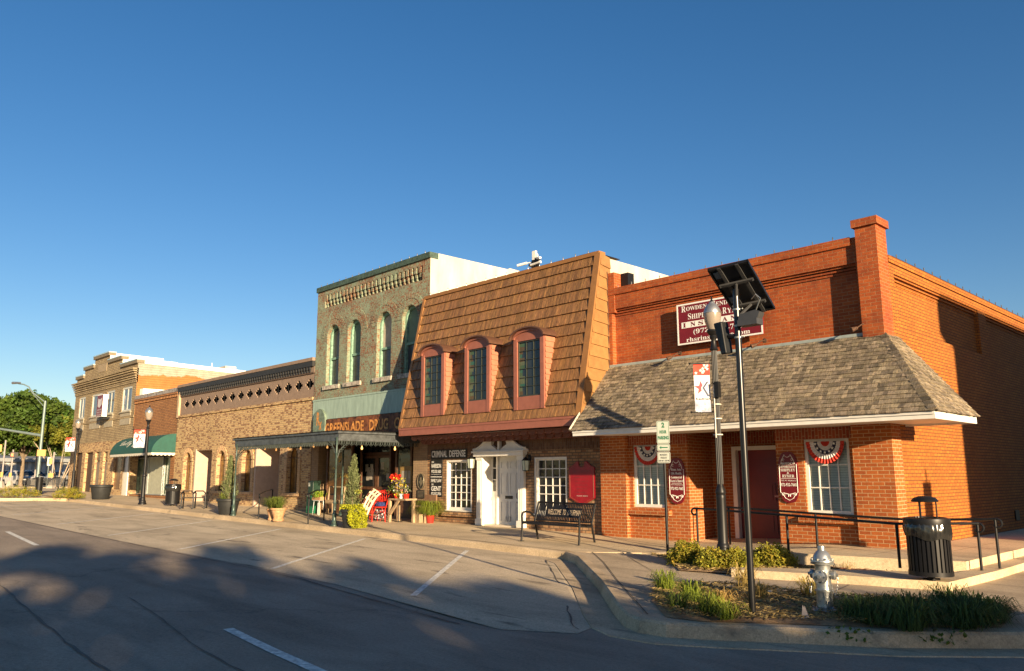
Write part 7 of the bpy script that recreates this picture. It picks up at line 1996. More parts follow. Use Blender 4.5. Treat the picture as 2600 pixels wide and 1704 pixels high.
# --- welcome bench
def bench_back():
    a = gp(1204, 1372, wz); 
    L1, L2 = gp(1325, 1374, wz), gp(1471, 1386, wz)     # front legs: left, right
    d = Vector((L2.x - L1.x, L2.y - L1.y, 0)); W = d.length; ux = d.normalized(); uy = Vector((-ux.y, ux.x, 0))
    t = thing('bench', 'black strap metal bench with WELCOME TO KAUFMAN cut in its back', 'bench', L1)
    z0 = 0; dz = (L2.z - L1.z)
    P = lambda u, v, w: tuple(ux * u + uy * v + Vector((0, 0, w + dz * u / W)))
    print('bench width', W)
    top = top_at(gp(1380, 1360, wz), 1281) - L1.z
    SH = .44; BT = .86; D = .56
    # sides: legs and arms
    for i, u in enumerate((0, W)):
        m = MB()
        m.tube([P(u, -.02, 0), P(u, .0, .12), P(u, .02, SH - .02), P(u, .0, SH + .12), P(u, .05, SH + .20), P(u, .18, SH + .22), P(u, .34, SH + .19), P(u, .46, SH + .10)], .024, 8)
        m.tube([P(u, D + .06, 0), P(u, D + .01, .2), P(u, D - .06, SH), P(u, D + .02, SH + .2), P(u, D + .10, BT)], .024, 8)
        m.tube([P(u, .02, SH - .03), P(u, D - .05, SH - .06)], .022, 8)
        m.box(*(lambda q: (q[0] - .05, q[0] + .05, q[1] - .05, q[1] + .05, q[2], q[2] + .012))(P(u, -.02, 0))); m.box(*(lambda q: (q[0] - .05, q[0] + .05, q[1] - .05, q[1] + .05, q[2], q[2] + .012))(P(u, D + .06, 0)))
        m.build('leg_frame', black_metal, t)
    def strap(m, path, u, w=.033, th=.006):
        for (v0, z0_), (v1, z1_) in zip(path, path[1:]):
            m.hexa([P(u, v0, z0_), P(u + w, v0, z0_), P(u + w, v1, z1_), P(u, v1, z1_), P(u, v0, z0_ + th), P(u + w, v0, z0_ + th), P(u + w, v1 - .004, z1_ + th), P(u, v1 - .004, z1_ + th)])
    seatp = [(-.02, SH - .04), (.0, SH), (.05, SH + .008), (.25, SH - .01), (D - .08, SH - .02)]
    BV = lambda z: D - .06 + (z - SH) * .38
    m = MB(); n = 34; pitch = (W - .06) / n
    for k in range(n): strap(m, seatp, .03 + pitch * k + pitch * .10, pitch * .80)
    m.tube([P(.02, -.01, SH - .03), P(W - .02, -.01, SH - .03)], .018, 8); m.tube([P(.02, D - .07, SH - .03), P(W - .02, D - .07, SH - .03)], .018, 8)
    m.build('seat', black_metal, t)
    # back: short slats above and below a lettered plate
    pz0, pz1 = SH + .11, SH + .32; pu0, pu1 = W * .19, W * .81
    def bslat(m, u, z0_, z1_, w):
        y0, y1 = BV(z0_), BV(z1_); m.hexa([P(u, y0, z0_), P(u + w, y0, z0_), P(u + w, y0 + .006, z0_), P(u, y0 + .006, z0_), P(u, y1, z1_), P(u + w, y1, z1_), P(u + w, y1 + .006, z1_), P(u, y1 + .006, z1_)])
    m = MB()
    for k in range(n):
        u = .03 + pitch * k + pitch * .16; w = pitch * .72
        if pu0 < u + w and u < pu1: bslat(m, u, SH + .02, pz0, w); bslat(m, u, pz1, BT - .02, w)
        else: bslat(m, u, SH + .02, BT - .02, w)
    m.tube([P(.0, BV(BT), BT), P(W, BV(BT), BT)], .02, 8); m.tube([P(.02, BV(SH + .02), SH + .02), P(W - .02, BV(SH + .02), SH + .02)], .014, 6)
    bk = m.build('backrest', black_metal, t)
    m = MB(); F = lambda u, v, d_: P(u, BV(v) - d_, v)
    m.prism([(pu0, pz0), (pu1, pz0), (pu1, pz1), (pu0, pz1)], F, 0, .007); pl = m.build('name_plate', black_metal, bk)
    m = MB(); text_mb(m, 'WELCOME', F, pu0 + .03, pu0 + (pu1 - pu0) * .41, pz0 + .045, pz1 - .045, .0085, bold=.0); text_mb(m, 'TO', F, pu0 + (pu1 - pu0) * .46, pu0 + (pu1 - pu0) * .55, pz0 + .045, pz1 - .045, .0085, bold=.0); text_mb(m, 'KAUFMAN', F, pu0 + (pu1 - pu0) * .60, pu1 - .03, pz0 + .045, pz1 - .045, .0085, bold=.0)
    m.build('lettering', plain('cut_letter', (.45, .35, .24), .6, var=.15, scale=30), pl)
bench_back()
# --- backless bench by the left bin
def backless():
    p = gp(458, 1293, wz); q = gp(519, 1292, wz)
    t = thing('bench', 'small black two seat bench with looped arms left of the cone evergreen', 'bench', p)
    W = (q - p).length; ux = (q - p).normalized(); ux.z = 0; uy = Vector((-ux.y, ux.x, 0)); P = lambda u, v, w: tuple(ux * u + uy * v + Vector((0, 0, w)))
    for i in range(3):
        u = W * i / 2; m = MB(); m.tube([P(u, 0, 0), P(u + .02, 0, .4), P(u - .01, 0, .58), P(u + .05, .05, .66), P(u, .3, .68), P(u + .02, .42, .6), P(u, .45, 0)], .028, 8); m.build('leg_frame', black_metal, t)
    m = MB()
    for k in range(8): m.box(0, 1, 0, 1, 0, 1) if False else m.hexa([P(0, .02 + .055 * k, .42), P(W, .02 + .055 * k, .42), P(W, .06 + .055 * k, .42), P(0, .06 + .055 * k, .42), P(0, .02 + .055 * k, .45), P(W, .02 + .055 * k, .45), P(W, .06 + .055 * k, .45), P(0, .06 + .055 * k, .45)])
    m.build('seat', black_metal, t)
    m = MB()
    for s_ in (0, 1):
        m.tube([P(W * .5 * s_ + .0, .0, .62), P(W * .5 * s_ + .08, 0, .70), P(W * .5 * (s_ + 1) - .08, 0, .70), P(W * .5 * (s_ + 1), 0, .62)], .024, 8)
    m.build('arm_rail', black_metal, t)
backless()

# --- rails
def rail(name, label, posts, line, loops, r=.022, cat='handrail', group=None, cap=None):
    "posts: list of (ground point, top z); line: list of points of the top bar"
    t = thing(name, label, cat, posts[0][0], group); o = Vector(posts[0][0])
    for g, z in posts:
        m = MB(); m.tube([Vector(g) - o - Vector((0, 0, .03)), Vector((g[0], g[1], z)) - o], r, 10); m.build('post', black_metal, t, smooth=True)
    m = MB(); m.tube([Vector(p) - o for p in line], r * .95, 10)
    for c, d in loops:      # return loop at an end: c end point, d horizontal direction
        c = Vector(c) - o; d = Vector(d).normalized(); pts = []
        for k in range(11):
            a = math.pi / 2 - math.pi * 1.35 * k / 10; pts.append(c + d * (math.cos(a) * .065) + Vector((0, 0, -.065 + .065 * math.sin(a))))
        m.tube(pts, r * .9, 8)
    m.build('handrail', black_metal, t, smooth=True)
def pt(px, py, X=None, Y=None):
    return onY(px, py, Y) if Y is not None else onX(px, py, X)
upf = lambda x, y: upz(x, y)
# front ramp rail
fp = [(1773, 1391, 1291), (2003, 1408, 1308), (2285, 1437, 1330), (2493, 1449, 1329)]
posts = []; line = []
for i, (px, py, ty) in enumerate(fp):
    g = gp(px, py, (lambda x, y: upz(x, y)) if i < 3 else (lambda x, y: .27)); posts.append((g, top_at(g, ty))); 
line = [Vector((g.x, g.y, z)) for g, z in posts]
mid = line[2].lerp(line[3], .08); ln = [line[0] - Vector((.06, 0, 0))] + line[0:3] + [Vector((line[3].x + .02, line[3].y, line[3].z))]
rail('ramp_handrail', 'front black handrail along the ramp, passing behind the lamp post and litter bin', posts, ln, [(ln[0], (-1, 0, 0)), (ln[-1], (1, 0, 0))])
bp = [(1854, 1383, 1288), (2077, 1402, 1304), (2541, 1464, 1318)]
posts = []
for i, (px, py, ty) in enumerate(bp):
    if i == 1: g = onY(2077, 1402, -.93); g = Vector((g.x, -.93, upz(g.x, -.93)))
    elif i == 0: g = gp(px, py, lambda x, y: upz(x, y))
    else: g = gp(px, py, lambda x, y: .15)
    posts.append((g, top_at(g, ty)))
l0, l1, l2 = [Vector((g.x, g.y, z)) for g, z in posts]
kink = onY(2312, 1320, -.98)
rail('ramp_handrail', 'rear black handrail of the ramp nearer the brick wall, ending past the litter bin', posts, [l0 - Vector((.06, 0, 0)), l0, l1, kink, l2 + Vector((.03, 0, 0))], [(l2 + Vector((.03, 0, 0)), (1, 0, 0))])
# two small stair rails by the canopy
for (a, b, ta, tb_, lab) in (((656, 1317), (690, 1290), 1254, 1243, 'small black stair handrail left of the terracotta pots'), ((782, 1331), (822, 1322), 1254, 1244, 'small black stair handrail before the green newspaper box')):
    ga, gb = gp(*a, wz), gp(*b, wz)
    if ga.y > -2.0: ga.y = -2.3
    za, zb2 = top_at(ga, ta), top_at(gb, tb_)
    A, B_ = Vector((ga.x, ga.y, za)), Vector((gb.x, gb.y, zb2))
    d = Vector((B_.x - A.x, B_.y - A.y, 0)).normalized(); A2 = A.lerp(B_, .45); A2.z = zb2 - .0
    rail('stair_handrail', lab, [(ga, za), (gb, zb2)], [A - d * .05, A, A2, B_, B_ + d * .05], [(A - d * .05, -d), (B_ + d * .05, d)], r=.022, group='small stair handrails by the canopy')
# ================================================================== PORCH GOODS
wood_pale = plain('weathered_wood', (.34, .24, .14), .8, var=.3, scale=8, stretch=(3, 3, 1)); red_paint = plain('red_enamel', (.62, .03, .015), .35, var=.08); green_plastic = plain('green_plastic', (.01, .16, .07), .4)
def at(px, py): return gp(px, py, wz)
# green newspaper boxes with a plant stand in front
p = onY(796, 1300, -.45); p.z = wz(p.x, -.45)
t = thing('news_box', 'dark green newspaper box standing on a green stand left of the drug store window', 'newspaper box', p)
m = MB(); m.box(-.22, .22, -.18, .18, 0, .62); m.build('stand', green_plastic, t, bevel=.01); m = MB(); m.box(-.19, .16, -.15, .15, .64, 1.15); b = m.build('cabinet', plain('dark_green_box', (.012, .035, .022), .4), t, bevel=.01); m = MB(); m.box(-.17, -.06, -.157, -.151, .95, 1.08); m.build('label_plate', plain('paper_pale', (.4, .42, .38), .6), b)
p = onY(808, 1304, -.85); p.z = wz(p.x, -.85)
t = thing('plant_stand', 'small pale metal stand holding ferny green plants and orange flowers', 'plant stand', p); m = MB()
for s_ in (-1, 1):
    for q in (-1, 1): m.tube([(s_ * .22, q * .1, 0), (s_ * .17, q * .08, .50)], .012, 6)
m.tube([(-.19, -.1, .50), (.19, -.1, .50)], .012, 6); m.box(-.2, .2, -.12, .12, .49, .51); m.build('frame', plain('pale_enamel', (.5, .55, .55), .4), t)
m = MB(); m.box(-.26, .26, -.12, .12, .51, .62); m.build('trough', terra, t)
m = MB(); rng = random.Random(3); blades(m, (0, 0, .6), 120, .26, .2, .012, rng, base_r=.18, col=(3, 2.8, 1)); m.build('fern', leaf_blade, t); m = MB(); flowers(m, (.05, -.05, .66), 50, .26, rng, ((.9, .3, .04), (.9, .65, .1), (.4, .6, .1))); m.build('blooms', flower, t)
# log bench
p = onY(838, 1310, -.5); p.z = wz(p.x, -.5); t = thing('log_bench', 'rustic log bench behind the canopy corner post', 'bench', p); m = MB()
for u in (-.45, .45):
    for q in (-.15, .15): m.tube([(u, q, 0), (u * .9, q, .42)], [.05, .04], 7)
m.build('legs', wood_pale, t); m = MB(); m.tube([(-.6, -.1, .44), (.6, -.1, .45)], .07, 8); m.tube([(-.6, .08, .44), (.6, .1, .45)], .07, 8); m.build('seat', wood_pale, t); m = MB(); m.tube([(-.5, .2, .4), (-.5, .26, .95), (.5, .26, .95), (.5, .2, .4)], .035, 7); m.build('backrest', wood_pale, t)
# red metal chairs
def red_chair(p, ang, label):
    t = thing('red_chair', label, 'chair', p, 'red metal garden chairs'); t.rotation_euler.z = ang
    m = MB(); r = .013
    for s_ in (-1, 1):
        m.tube([(s_ * .22, -.22, 0), (s_ * .21, -.22, .43)], r, 6); m.tube([(s_ * .20, .22, 0), (s_ * .20, .20, .43)], r, 6)
        m.tube([(s_ * .10, -.22, .43), (s_ * .21, -.24, .2), (s_ * .22, -.24, 0)], r * .8, 6)
    m.build('legs', red_paint, t)
    m = MB(); m.lathe([(0, .425), (.23, .425), (.245, .44), (.23, .455), (0, .45)], (0, 0, 0), 24); m.build('seat', red_paint, t, smooth=True)
    m = MB()
    for k in range(7):
        a = (k - 3) / 3; m.tube([(a * .08, .2, .44), (a * .15, .23, .65), (a * .27, .26, .92 - .1 * a * a)], r * .8, 5)
        m.tube([(a * .27 + .05 * math.cos(q), .26, .90 - .1 * a * a + .05 * math.sin(q)) for q in [x * .7 for x in range(10)]], r * .7, 4, False)
    m.build('backrest', red_paint, t)
    m = MB()
    for s_ in (-1, 1): m.tube([(s_ * .23, .2, .62), (s_ * .30, .0, .66), (s_ * .27, -.2, .62), (s_ * .22, -.2, .44)], r, 6); 
    for s_ in (-1, 1): m.tube([(s_ * .24 + .04 * math.cos(q), -.1 + .04 * math.sin(q), .55 + .03 * math.sin(q)) for q in [x * .7 for x in range(10)]], r * .6, 4, False)
    m.build('armrest', red_paint, t)
    return t
c1 = at(957, 1325); c1.y += .15; red_chair(c1, R(35), 'red curled metal garden chair in front, turned to the right'); red_chair(c1 + Vector((-.46, -.06, 0)), R(20), 'red curled metal garden chair on the left, draped with the striped throw')
# cushion and star blanket hanging
fab = plain('star_fabric', (.22, .20, .22), .9, var=.9, scale=22)
p = c1 + Vector((-.02, .0, .46)); m = MB(); m.lathe([(0, 0), (.18, .01), (.2, .06), (.14, .12), (0, .14)], (0, 0, 0), 12); o = m.build('cushion', plain('blue_cushion', (.02, .03, .12), .9, var=.8, scale=25)); o.location = p; tag(o, 'dark blue patterned cushion on the front red chair', 'cushion')
m = MB(); q0 = c1 + Vector((-.36, -.1, 0))
Rv = Vector((_right.x, _right.y, 0)).normalized(); Tp = c1 + Rv * -.10 + Vector((.10, -.10, .93))
for k in range(12):
    for j in range(6):
        def Q(f, g):
            w = Rv * .24 + Vector((0, 0, -.17)); c = Tp - Rv * (.42 * f) - Vector((0, 0, .20 * f + .52 * f * f)) + w * (g - .5) + Vector((.72, -.69, 0)) * (.04 * math.sin(9 * g + 3 * f) + .10 * f)
            return tuple(c)
        m.quad(Q(k / 12, j / 6), Q((k + 1) / 12, j / 6), Q((k + 1) / 12, (j + 1) / 6), Q(k / 12, (j + 1) / 6), (1.7, 1.6, 1.35) if j in (1, 3, 5) else ((.22, .08, .07) if k % 3 else (1.2, 1.1, .9)))
o = m.build('striped_throw', plain('throw_cloth', (.40, .37, .30), .9, tone=True)); tag(o, 'cream and dark striped throw draped over the left red chair', 'blanket')
m = MB(); rg = random.Random(7)
for k in range(160): leaf(m, c1 + Vector((rg.uniform(-.3, .25), rg.uniform(-.1, .2), rg.uniform(.08, .36))), .05, rg, rg.choice(((.8, .8, .8), (.1, .1, .2), (.6, .1, .1), (.7, .7, .7))))
o = m.build('patterned_skirt', flower); tag(o, 'white and dark patterned cloth bundle under the front red chair', 'cloth')
# hanging flower arrangement + red bow
p = onY(1013, 1270, -.9); p.z = wz(p.x, -.9); t = thing('flower_stand', 'tall iron stand with yellow and purple flowers and a red bow on top', 'flower stand', p)
m = MB(); m.tube([(0, 0, 0), (0, 0, 1.25)], .015, 6); m.tube([(-.2, 0, .02), (.2, 0, .02)], .012, 5); m.build('stand', black_metal, t)
m = MB(); rg = random.Random(9); flowers(m, (0, 0, 1.1), 170, .30, rg, ((.85, .65, .05), (.75, .6, .05), (.12, .16, .03), (.1, .15, .03), (.22, .18, .3)), .05, 1); flowers(m, (.12, -.05, .8), 90, .17, rg, ((.85, .65, .05), (.12, .16, .03), (.15, .2, .04)), .05, 1.3); flowers(m, (-.3, -.05, 1.0), 60, .2, rg, ((.2, .24, .05), (.1, .14, .03)), .05, 1); m.build('blooms', flower, t)
m = MB(); flowers(m, (-.22, 0, 1.38), 40, .16, rg, ((.8, .05, .02), (.65, .03, .02)), .09, .8); m.build('bow', flower, t)
# wooden trestle with three flower pots
p = onY(1003, 1318, -.9); p.z = wz(p.x, -1.0); t = thing('wooden_trestle', 'rough wooden table with one diagonal brace carrying three small flower pots', 'table', p)
m = MB(); m.box(-.1, .80, -.2, .22, .66, .71); m.build('tabletop', wood_pale, t)
m = MB(); m.box(-.1, -.02, -.2, -.12, 0, .66); m.box(-.1, -.02, .12, .2, 0, .66); m.box(.70, .78, .1, .18, .0, .66); m.build('legs', wood_pale, t)
m = MB(); m.hexa([(-.06, -.21, .26), (.02, -.21, .22), (.02, -.15, .22), (-.06, -.15, .26), (.38, -.21, .66), (.48, -.21, .66), (.48, -.15, .66), (.38, -.15, .66)]); m.build('brace', wood_pale, t)
for k, (dx, mt, lab) in enumerate(((.14, red_paint, 'small red flower pot at the left end of the wooden trestle'), (.38, white_paint, 'small white flower pot in the middle of the wooden trestle'), (.62, red_paint, 'small red flower pot right of the white one on the trestle'))):
    q = p + Vector((dx, -.05, .71)); tt = thing('flower_pot', lab, 'flower pot', q, 'small flower pots on the trestle'); m = MB(); m.lathe([(0, 0), (.07, 0), (.09, .13), (.10, .14), (.08, .14)], (0, 0, 0), 12); m.build('pot', mt, tt, smooth=True)
    m = MB(); rg = random.Random(k); flowers(m, (0, 0, .26), 60, .14, rg, ((.75, .7, .6), (.12, .18, .05), (.10, .15, .04), (.7, .3, .2) if k == 1 else (.7, .65, .5)), .04, 1); m.build('blooms', flower, tt)
p = p + Vector((.95, .35, 0)); t = thing('slab_bench', 'weathered slab bench on stump legs under the bronze medallion', 'bench', p)
m = MB(); m.box(-.4, .25, -.15, .13, .46, .51); m.build('seat', wood_pale, t); m = MB(); m.tube([(-.25, 0, 0), (-.28, 0, .46)], [.06, .07], 8); m.tube([(.1, 0, 0), (.15, 0, .46)], [.05, .06], 8); m.build('legs', wood_pale, t); m = MB(); m.box(-.2, .35, .2, .25, .55, .82); m.build('backrest', plain('old_board', (.2, .11, .06), .8), t)
q = onY(1064, 1318, -.6); q.z = wz(q.x, -.6); m = MB(); m.box(-.16, .16, -.12, .12, 0, .26); m.box(-.17, .17, -.125, -.12, .05, .1); m.box(-.17, .17, -.125, -.12, .17, .22); o = m.build('wooden_crate', wood_pale); o.location = q; tag(o, 'small wooden crate under the trestle table', 'crate')

# ================================================================== FAR LEFT CORNER
pale_pole = plain('pale_pole', (.28, .25, .24), .5); galv = plain('galvanised', (.17, .22, .215), .5, .4, var=.1)
sig_yellow = plain('signal_yellow', (.45, .20, .006), .5)
def far(px, py): return gp(px, py, lambda x, y: rz(x) + .15)
p = far(93, 1240)
t = thing('signal_mast', 'tall galvanised traffic signal mast with long arm and curved luminaire', 'signal mast', p)
H = top_at(p, 1018) - p.z; dist = (p - CAM).dot(_fw); ppm = FPX / dist
m = MB(); m.tube([(0, 0, 0), (0, 0, H)], [.13, .09], 14); m.build('pole', galv, t, smooth=True)
zA = top_at(p, 1106) - p.z; aw = Vector((-.05, -1, 0)).normalized()
def off(px, py, base=p):   # point near the mast seen at px,py, on the vertical plane through it facing the camera
    d = ray(px, py); n = Vector((_fw.x, _fw.y, 0)); s = (base - CAM).dot(n) / d.dot(n); return CAM + d * s - base
m = MB(); a1 = off(0, 1089); m.tube([(0, 0, zA), a1, a1 * 1.35 + Vector((0, 0, -zA * .35 + .3))], [.11, .08, .06], 10); m.build('mast_arm', galv, t, smooth=True)
m = MB(); m.tube([(0, 0, H - .1), off(84, 998), off(73, 982), off(60, 976), off(46, 974)], .045, 8); m.tube([(0, 0, H - .5), off(86, 1003), off(74, 987)], .03, 6); m.build('luminaire_arm', galv, t, smooth=True)
q = off(40, 973); m = MB(); m.tube([q + Vector((.45, .2, 0)), q + Vector((-.3, -.15, .03))], [.07, .10], 8); m.build('luminaire', silver, t)
def signal_head(name, label, px, py, w, h, back, facing_red=False, cat='traffic signal', zplane=None, n=1):
    b = zplane; d = off(px, py, b) + b
    t = thing(name, label, cat, d, 'signal heads at the far corner')
    k = FPX / (d - CAM).dot(_fw); W, Hh = w / k, h / k
    fwd = (CAM - d); fwd.z = 0; fwd.normalize(); sd = Vector((-fwd.y, fwd.x, 0)); F = lambda u, v, dd: tuple(sd * u + fwd * dd + Vector((0, 0, v)))
    m = MB(); m.prism([(-W / 2, -Hh / 2), (W / 2, -Hh / 2), (W / 2, Hh / 2), (-W / 2, Hh / 2)], F, -.15, .12); m.build('housing', back, t, bevel=.03)
    m = MB(); m.prism([(W * .3, -Hh * .6), (W * .5, -Hh * .6), (W * .5, -Hh * .5), (W * .3, -Hh * .5)], F, -.1, .1); m.prism([(-W * .3, Hh * .5), (-W * .1, Hh * .5), (-W * .1, Hh * .56), (-W * .3, Hh * .56)], F, -.1, .1); m.build('clamp', back, t)
    if facing_red:
        m = MB(); m.prism([(-W * .45, -Hh * .35), (-W * .1, -Hh * .35), (-W * .1, Hh * .35), (-W * .45, Hh * .35)], F, .122, .16)
        mt, nt, B, N, L = nodes_of('red_hand'); B.inputs['Base Color'].default_value = (.8, .1, .02, 1); B.inputs['Emission Color'].default_value = (1, .12, .02, 1); B.inputs['Emission Strength'].default_value = .9; m.build('red_light', mt, t)
signal_head('traffic_signal', 'yellow backed signal box on the galvanised mast', 105, 1150, 17, 14, sig_yellow, zplane=p)
def ped_pole(px, py, top, label, w=.06):
    p = far(px, py); H = top_at(p, top) - p.z
    t = thing('signal_pole', label, 'signal pole', p, 'pale signal poles at the far corner')
    m = MB(); m.tube([(0, 0, 0), (0, 0, H)], w, 10); m.build('pole', pale_pole, t, smooth=True); m = MB(); m.lathe([(.30, 0), (.28, .1), (.14, .45), (.08, .5)], (0, 0, 0), 4); m.build('base', plain('concrete_base', (.38, .34, .28), .8), t)
    return p
q1 = ped_pole(2, 1238, 1118, 'pale signal pole at the left edge of the picture'); q2 = ped_pole(24, 1237, 1142, 'pale signal pole with the red lit head'); q3 = ped_pole(86, 1232, 1133, 'tallest pale signal pole right beside the galvanised mast'); q4 = ped_pole(129, 1240, 1148, 'pale signal pole with the walk sign and yellow box')
signal_head('pedestrian_signal', 'black signal head with red light on a pale pole', 36, 1155, 15, 11, black_plastic, True, zplane=q2)
signal_head('traffic_signal', 'yellow signal box at the left edge of the picture', 0, 1138, 6, 16, sig_yellow, zplane=q1); signal_head('push_button', 'small yellow push button box low on the left edge pole', 4, 1205, 4, 11, sig_yellow, zplane=q1, cat='push button'); signal_head('push_button', 'small yellow push button box on the pole with the red signal', 26, 1206, 4, 9, sig_yellow, zplane=q2, cat='push button')
signal_head('push_button', 'small yellow push button box on the pole with the walk sign', 129, 1207, 9, 9, sig_yellow, zplane=q4, cat='push button'); signal_head('pedestrian_signal', 'narrow yellow signal box beside the white arrow sign', 129, 1171, 4, 13, sig_yellow, zplane=q4)
d = off(124.5, 1172, q4 + Vector((-1.5, 0, 0))) + q4 + Vector((-1.5, 0, 0)); t = thing('traffic_sign', 'white sign with a black bent arrow near the crape myrtle', 'traffic sign', Vector((d.x, d.y, rz(d.x) + .15)))
z_ = d.z - t.location.z; k = FPX / (d - CAM).dot(_fw); m = MB(); m.tube([(0, 0, 0), (0, 0, z_)], .035, 6); m.build('post', galv, t)
fwd = (CAM - d); fwd.z = 0; fwd.normalize(); sd = Vector((-fwd.y, fwd.x, 0)); F = lambda u, v, dd: tuple(sd * u + fwd * dd + Vector((0, 0, v + z_)))
m = MB(); W, Hh = 7.5 / k, 21 / k; m.prism([(-W / 2, -Hh / 2), (W / 2, -Hh / 2), (W / 2, Hh / 2), (-W / 2, Hh / 2)], F, .04, .06); pl = m.build('plate', sign_white, t)
m = MB(); m.prism([(-W * .1, -Hh * .25), (W * .2, -Hh * .35), (W * .25, Hh * .2), (W * .4, Hh * .2), (W * .1, Hh * .4), (-W * .2, Hh * .2), (0, Hh * .2)], F, .061, .066); m.build('arrow', black_ink, pl)
p = far(65, 1249); t = thing('mailbox', 'small black box on a post left of the far litter bin', 'mailbox', p); m = MB(); h = top_at(p, 1230) - p.z; m.tube([(0, 0, 0), (0, 0, h)], .05, 8); m.build('post', black_metal, t); m = MB(); m.box(-.2, .2, -.2, .2, h, top_at(p, 1219) - p.z); m.build('box', black_plastic, t, bevel=.02)
p = far(110, 1254); t = thing('bench', 'black metal bench at the far corner facing the street', 'bench', p)
sdv = Vector((.35, .94, 0)).normalized(); bkv = Vector((-.94, .35, 0)); P = lambda u, v, w: tuple(sdv * u + bkv * v + Vector((0, 0, w))); W2 = 1.0
m = MB(); 
for k in range(7): m.hexa([P(-W2, .07 * k, .44), P(W2, .07 * k, .44), P(W2, .07 * k + .05, .44), P(-W2, .07 * k + .05, .44), P(-W2, .07 * k, .47), P(W2, .07 * k, .47), P(W2, .07 * k + .05, .47), P(-W2, .07 * k + .05, .47)])
m.build('seat', black_metal, t); m = MB()
for k in range(9): z = .5 + .045 * k; m.hexa([P(-W2, .5 + .02 * k, z), P(W2, .5 + .02 * k, z), P(W2, .53 + .02 * k, z), P(-W2, .53 + .02 * k, z), P(-W2, .51 + .02 * k, z + .035), P(W2, .51 + .02 * k, z + .035), P(W2, .54 + .02 * k, z + .035), P(-W2, .54 + .02 * k, z + .035)])
m.build('backrest', black_metal, t)
for u in (-W2, W2): m = MB(); m.tube([P(u, 0, 0), P(u, 0, .62), P(u, .4, .66)], .035, 8); m.tube([P(u, .5, 0), P(u, .5, .5), P(u, .7, .93)], .035, 8); m.build('leg_frame', black_metal, t)
p1, p2 = far(147, 1247), far(136, 1240); A = Vector((p1.x, p1.y, top_at(p1, 1213))); 
rail('corner_handrail', 'black bent handrail right of the far bench', [(p1, A.z)], [off(152, 1213, p1) + p1, A, off(136, 1214, p1) + p1, off(125, 1221, p1) + p1], [], r=.05)
p1 = far(92, 1247); A = Vector((p1.x, p1.y, top_at(p1, 1213))); rail('corner_handrail', 'black bent handrail behind the far litter bin', [(p1, A.z)], [off(83, 1216, p1) + p1, A, off(104, 1214, p1) + p1, off(110, 1222, p1) + p1], [], r=.05)

# warehouse
def warehouse():
    X = -100; t = thing('warehouse', 'long low grey metal warehouse with a pale roof edge beyond the cross street', 'building', (X, 8, .9))
    mm, nt, B, N, L = nodes_of('ribbed_grey'); P = coords(N); sx = N('ShaderNodeSeparateXYZ'); L(P, sx.inputs[0])
    w = mathn(N, L, 'SINE', mathn(N, L, 'MULTIPLY', sx.outputs[1], 9.0)); c = ramp(N, L, w, [(.0, (.26, .25, .23)), (.3, (.42, .405, .37)), (1, (.46, .44, .41))]); L(c, B.inputs['Base Color']); B.inputs['Roughness'].default_value = .5; bump(N, L, B, w, .5, .05); MATS['ribbed_grey'] = mm
    m = MB(); m.box(X - 18, X, -14, 45, .3, 3.35); m.build('wall', mm, t)
    m = MB(); m.box(X - .02, X + .05, -14, 45, 2.0, 2.06); m.build('trim', plain('dark_trim', (.06, .06, .06), .5), t)
    m = MB(); m.hexa([(X - 18, -14.5, 4.3), (X + .5, -14.5, 3.3), (X + .5, 45.5, 3.3), (X - 18, 45.5, 4.3), (X - 18, -14.5, 4.5), (X + .5, -14.5, 3.7), (X + .5, 45.5, 3.7), (X - 18, 45.5, 4.5)]); m.build('roof', plain('pale_roof_metal', (.20, .21, .21), .7), t)
    adopt(t)
warehouse()
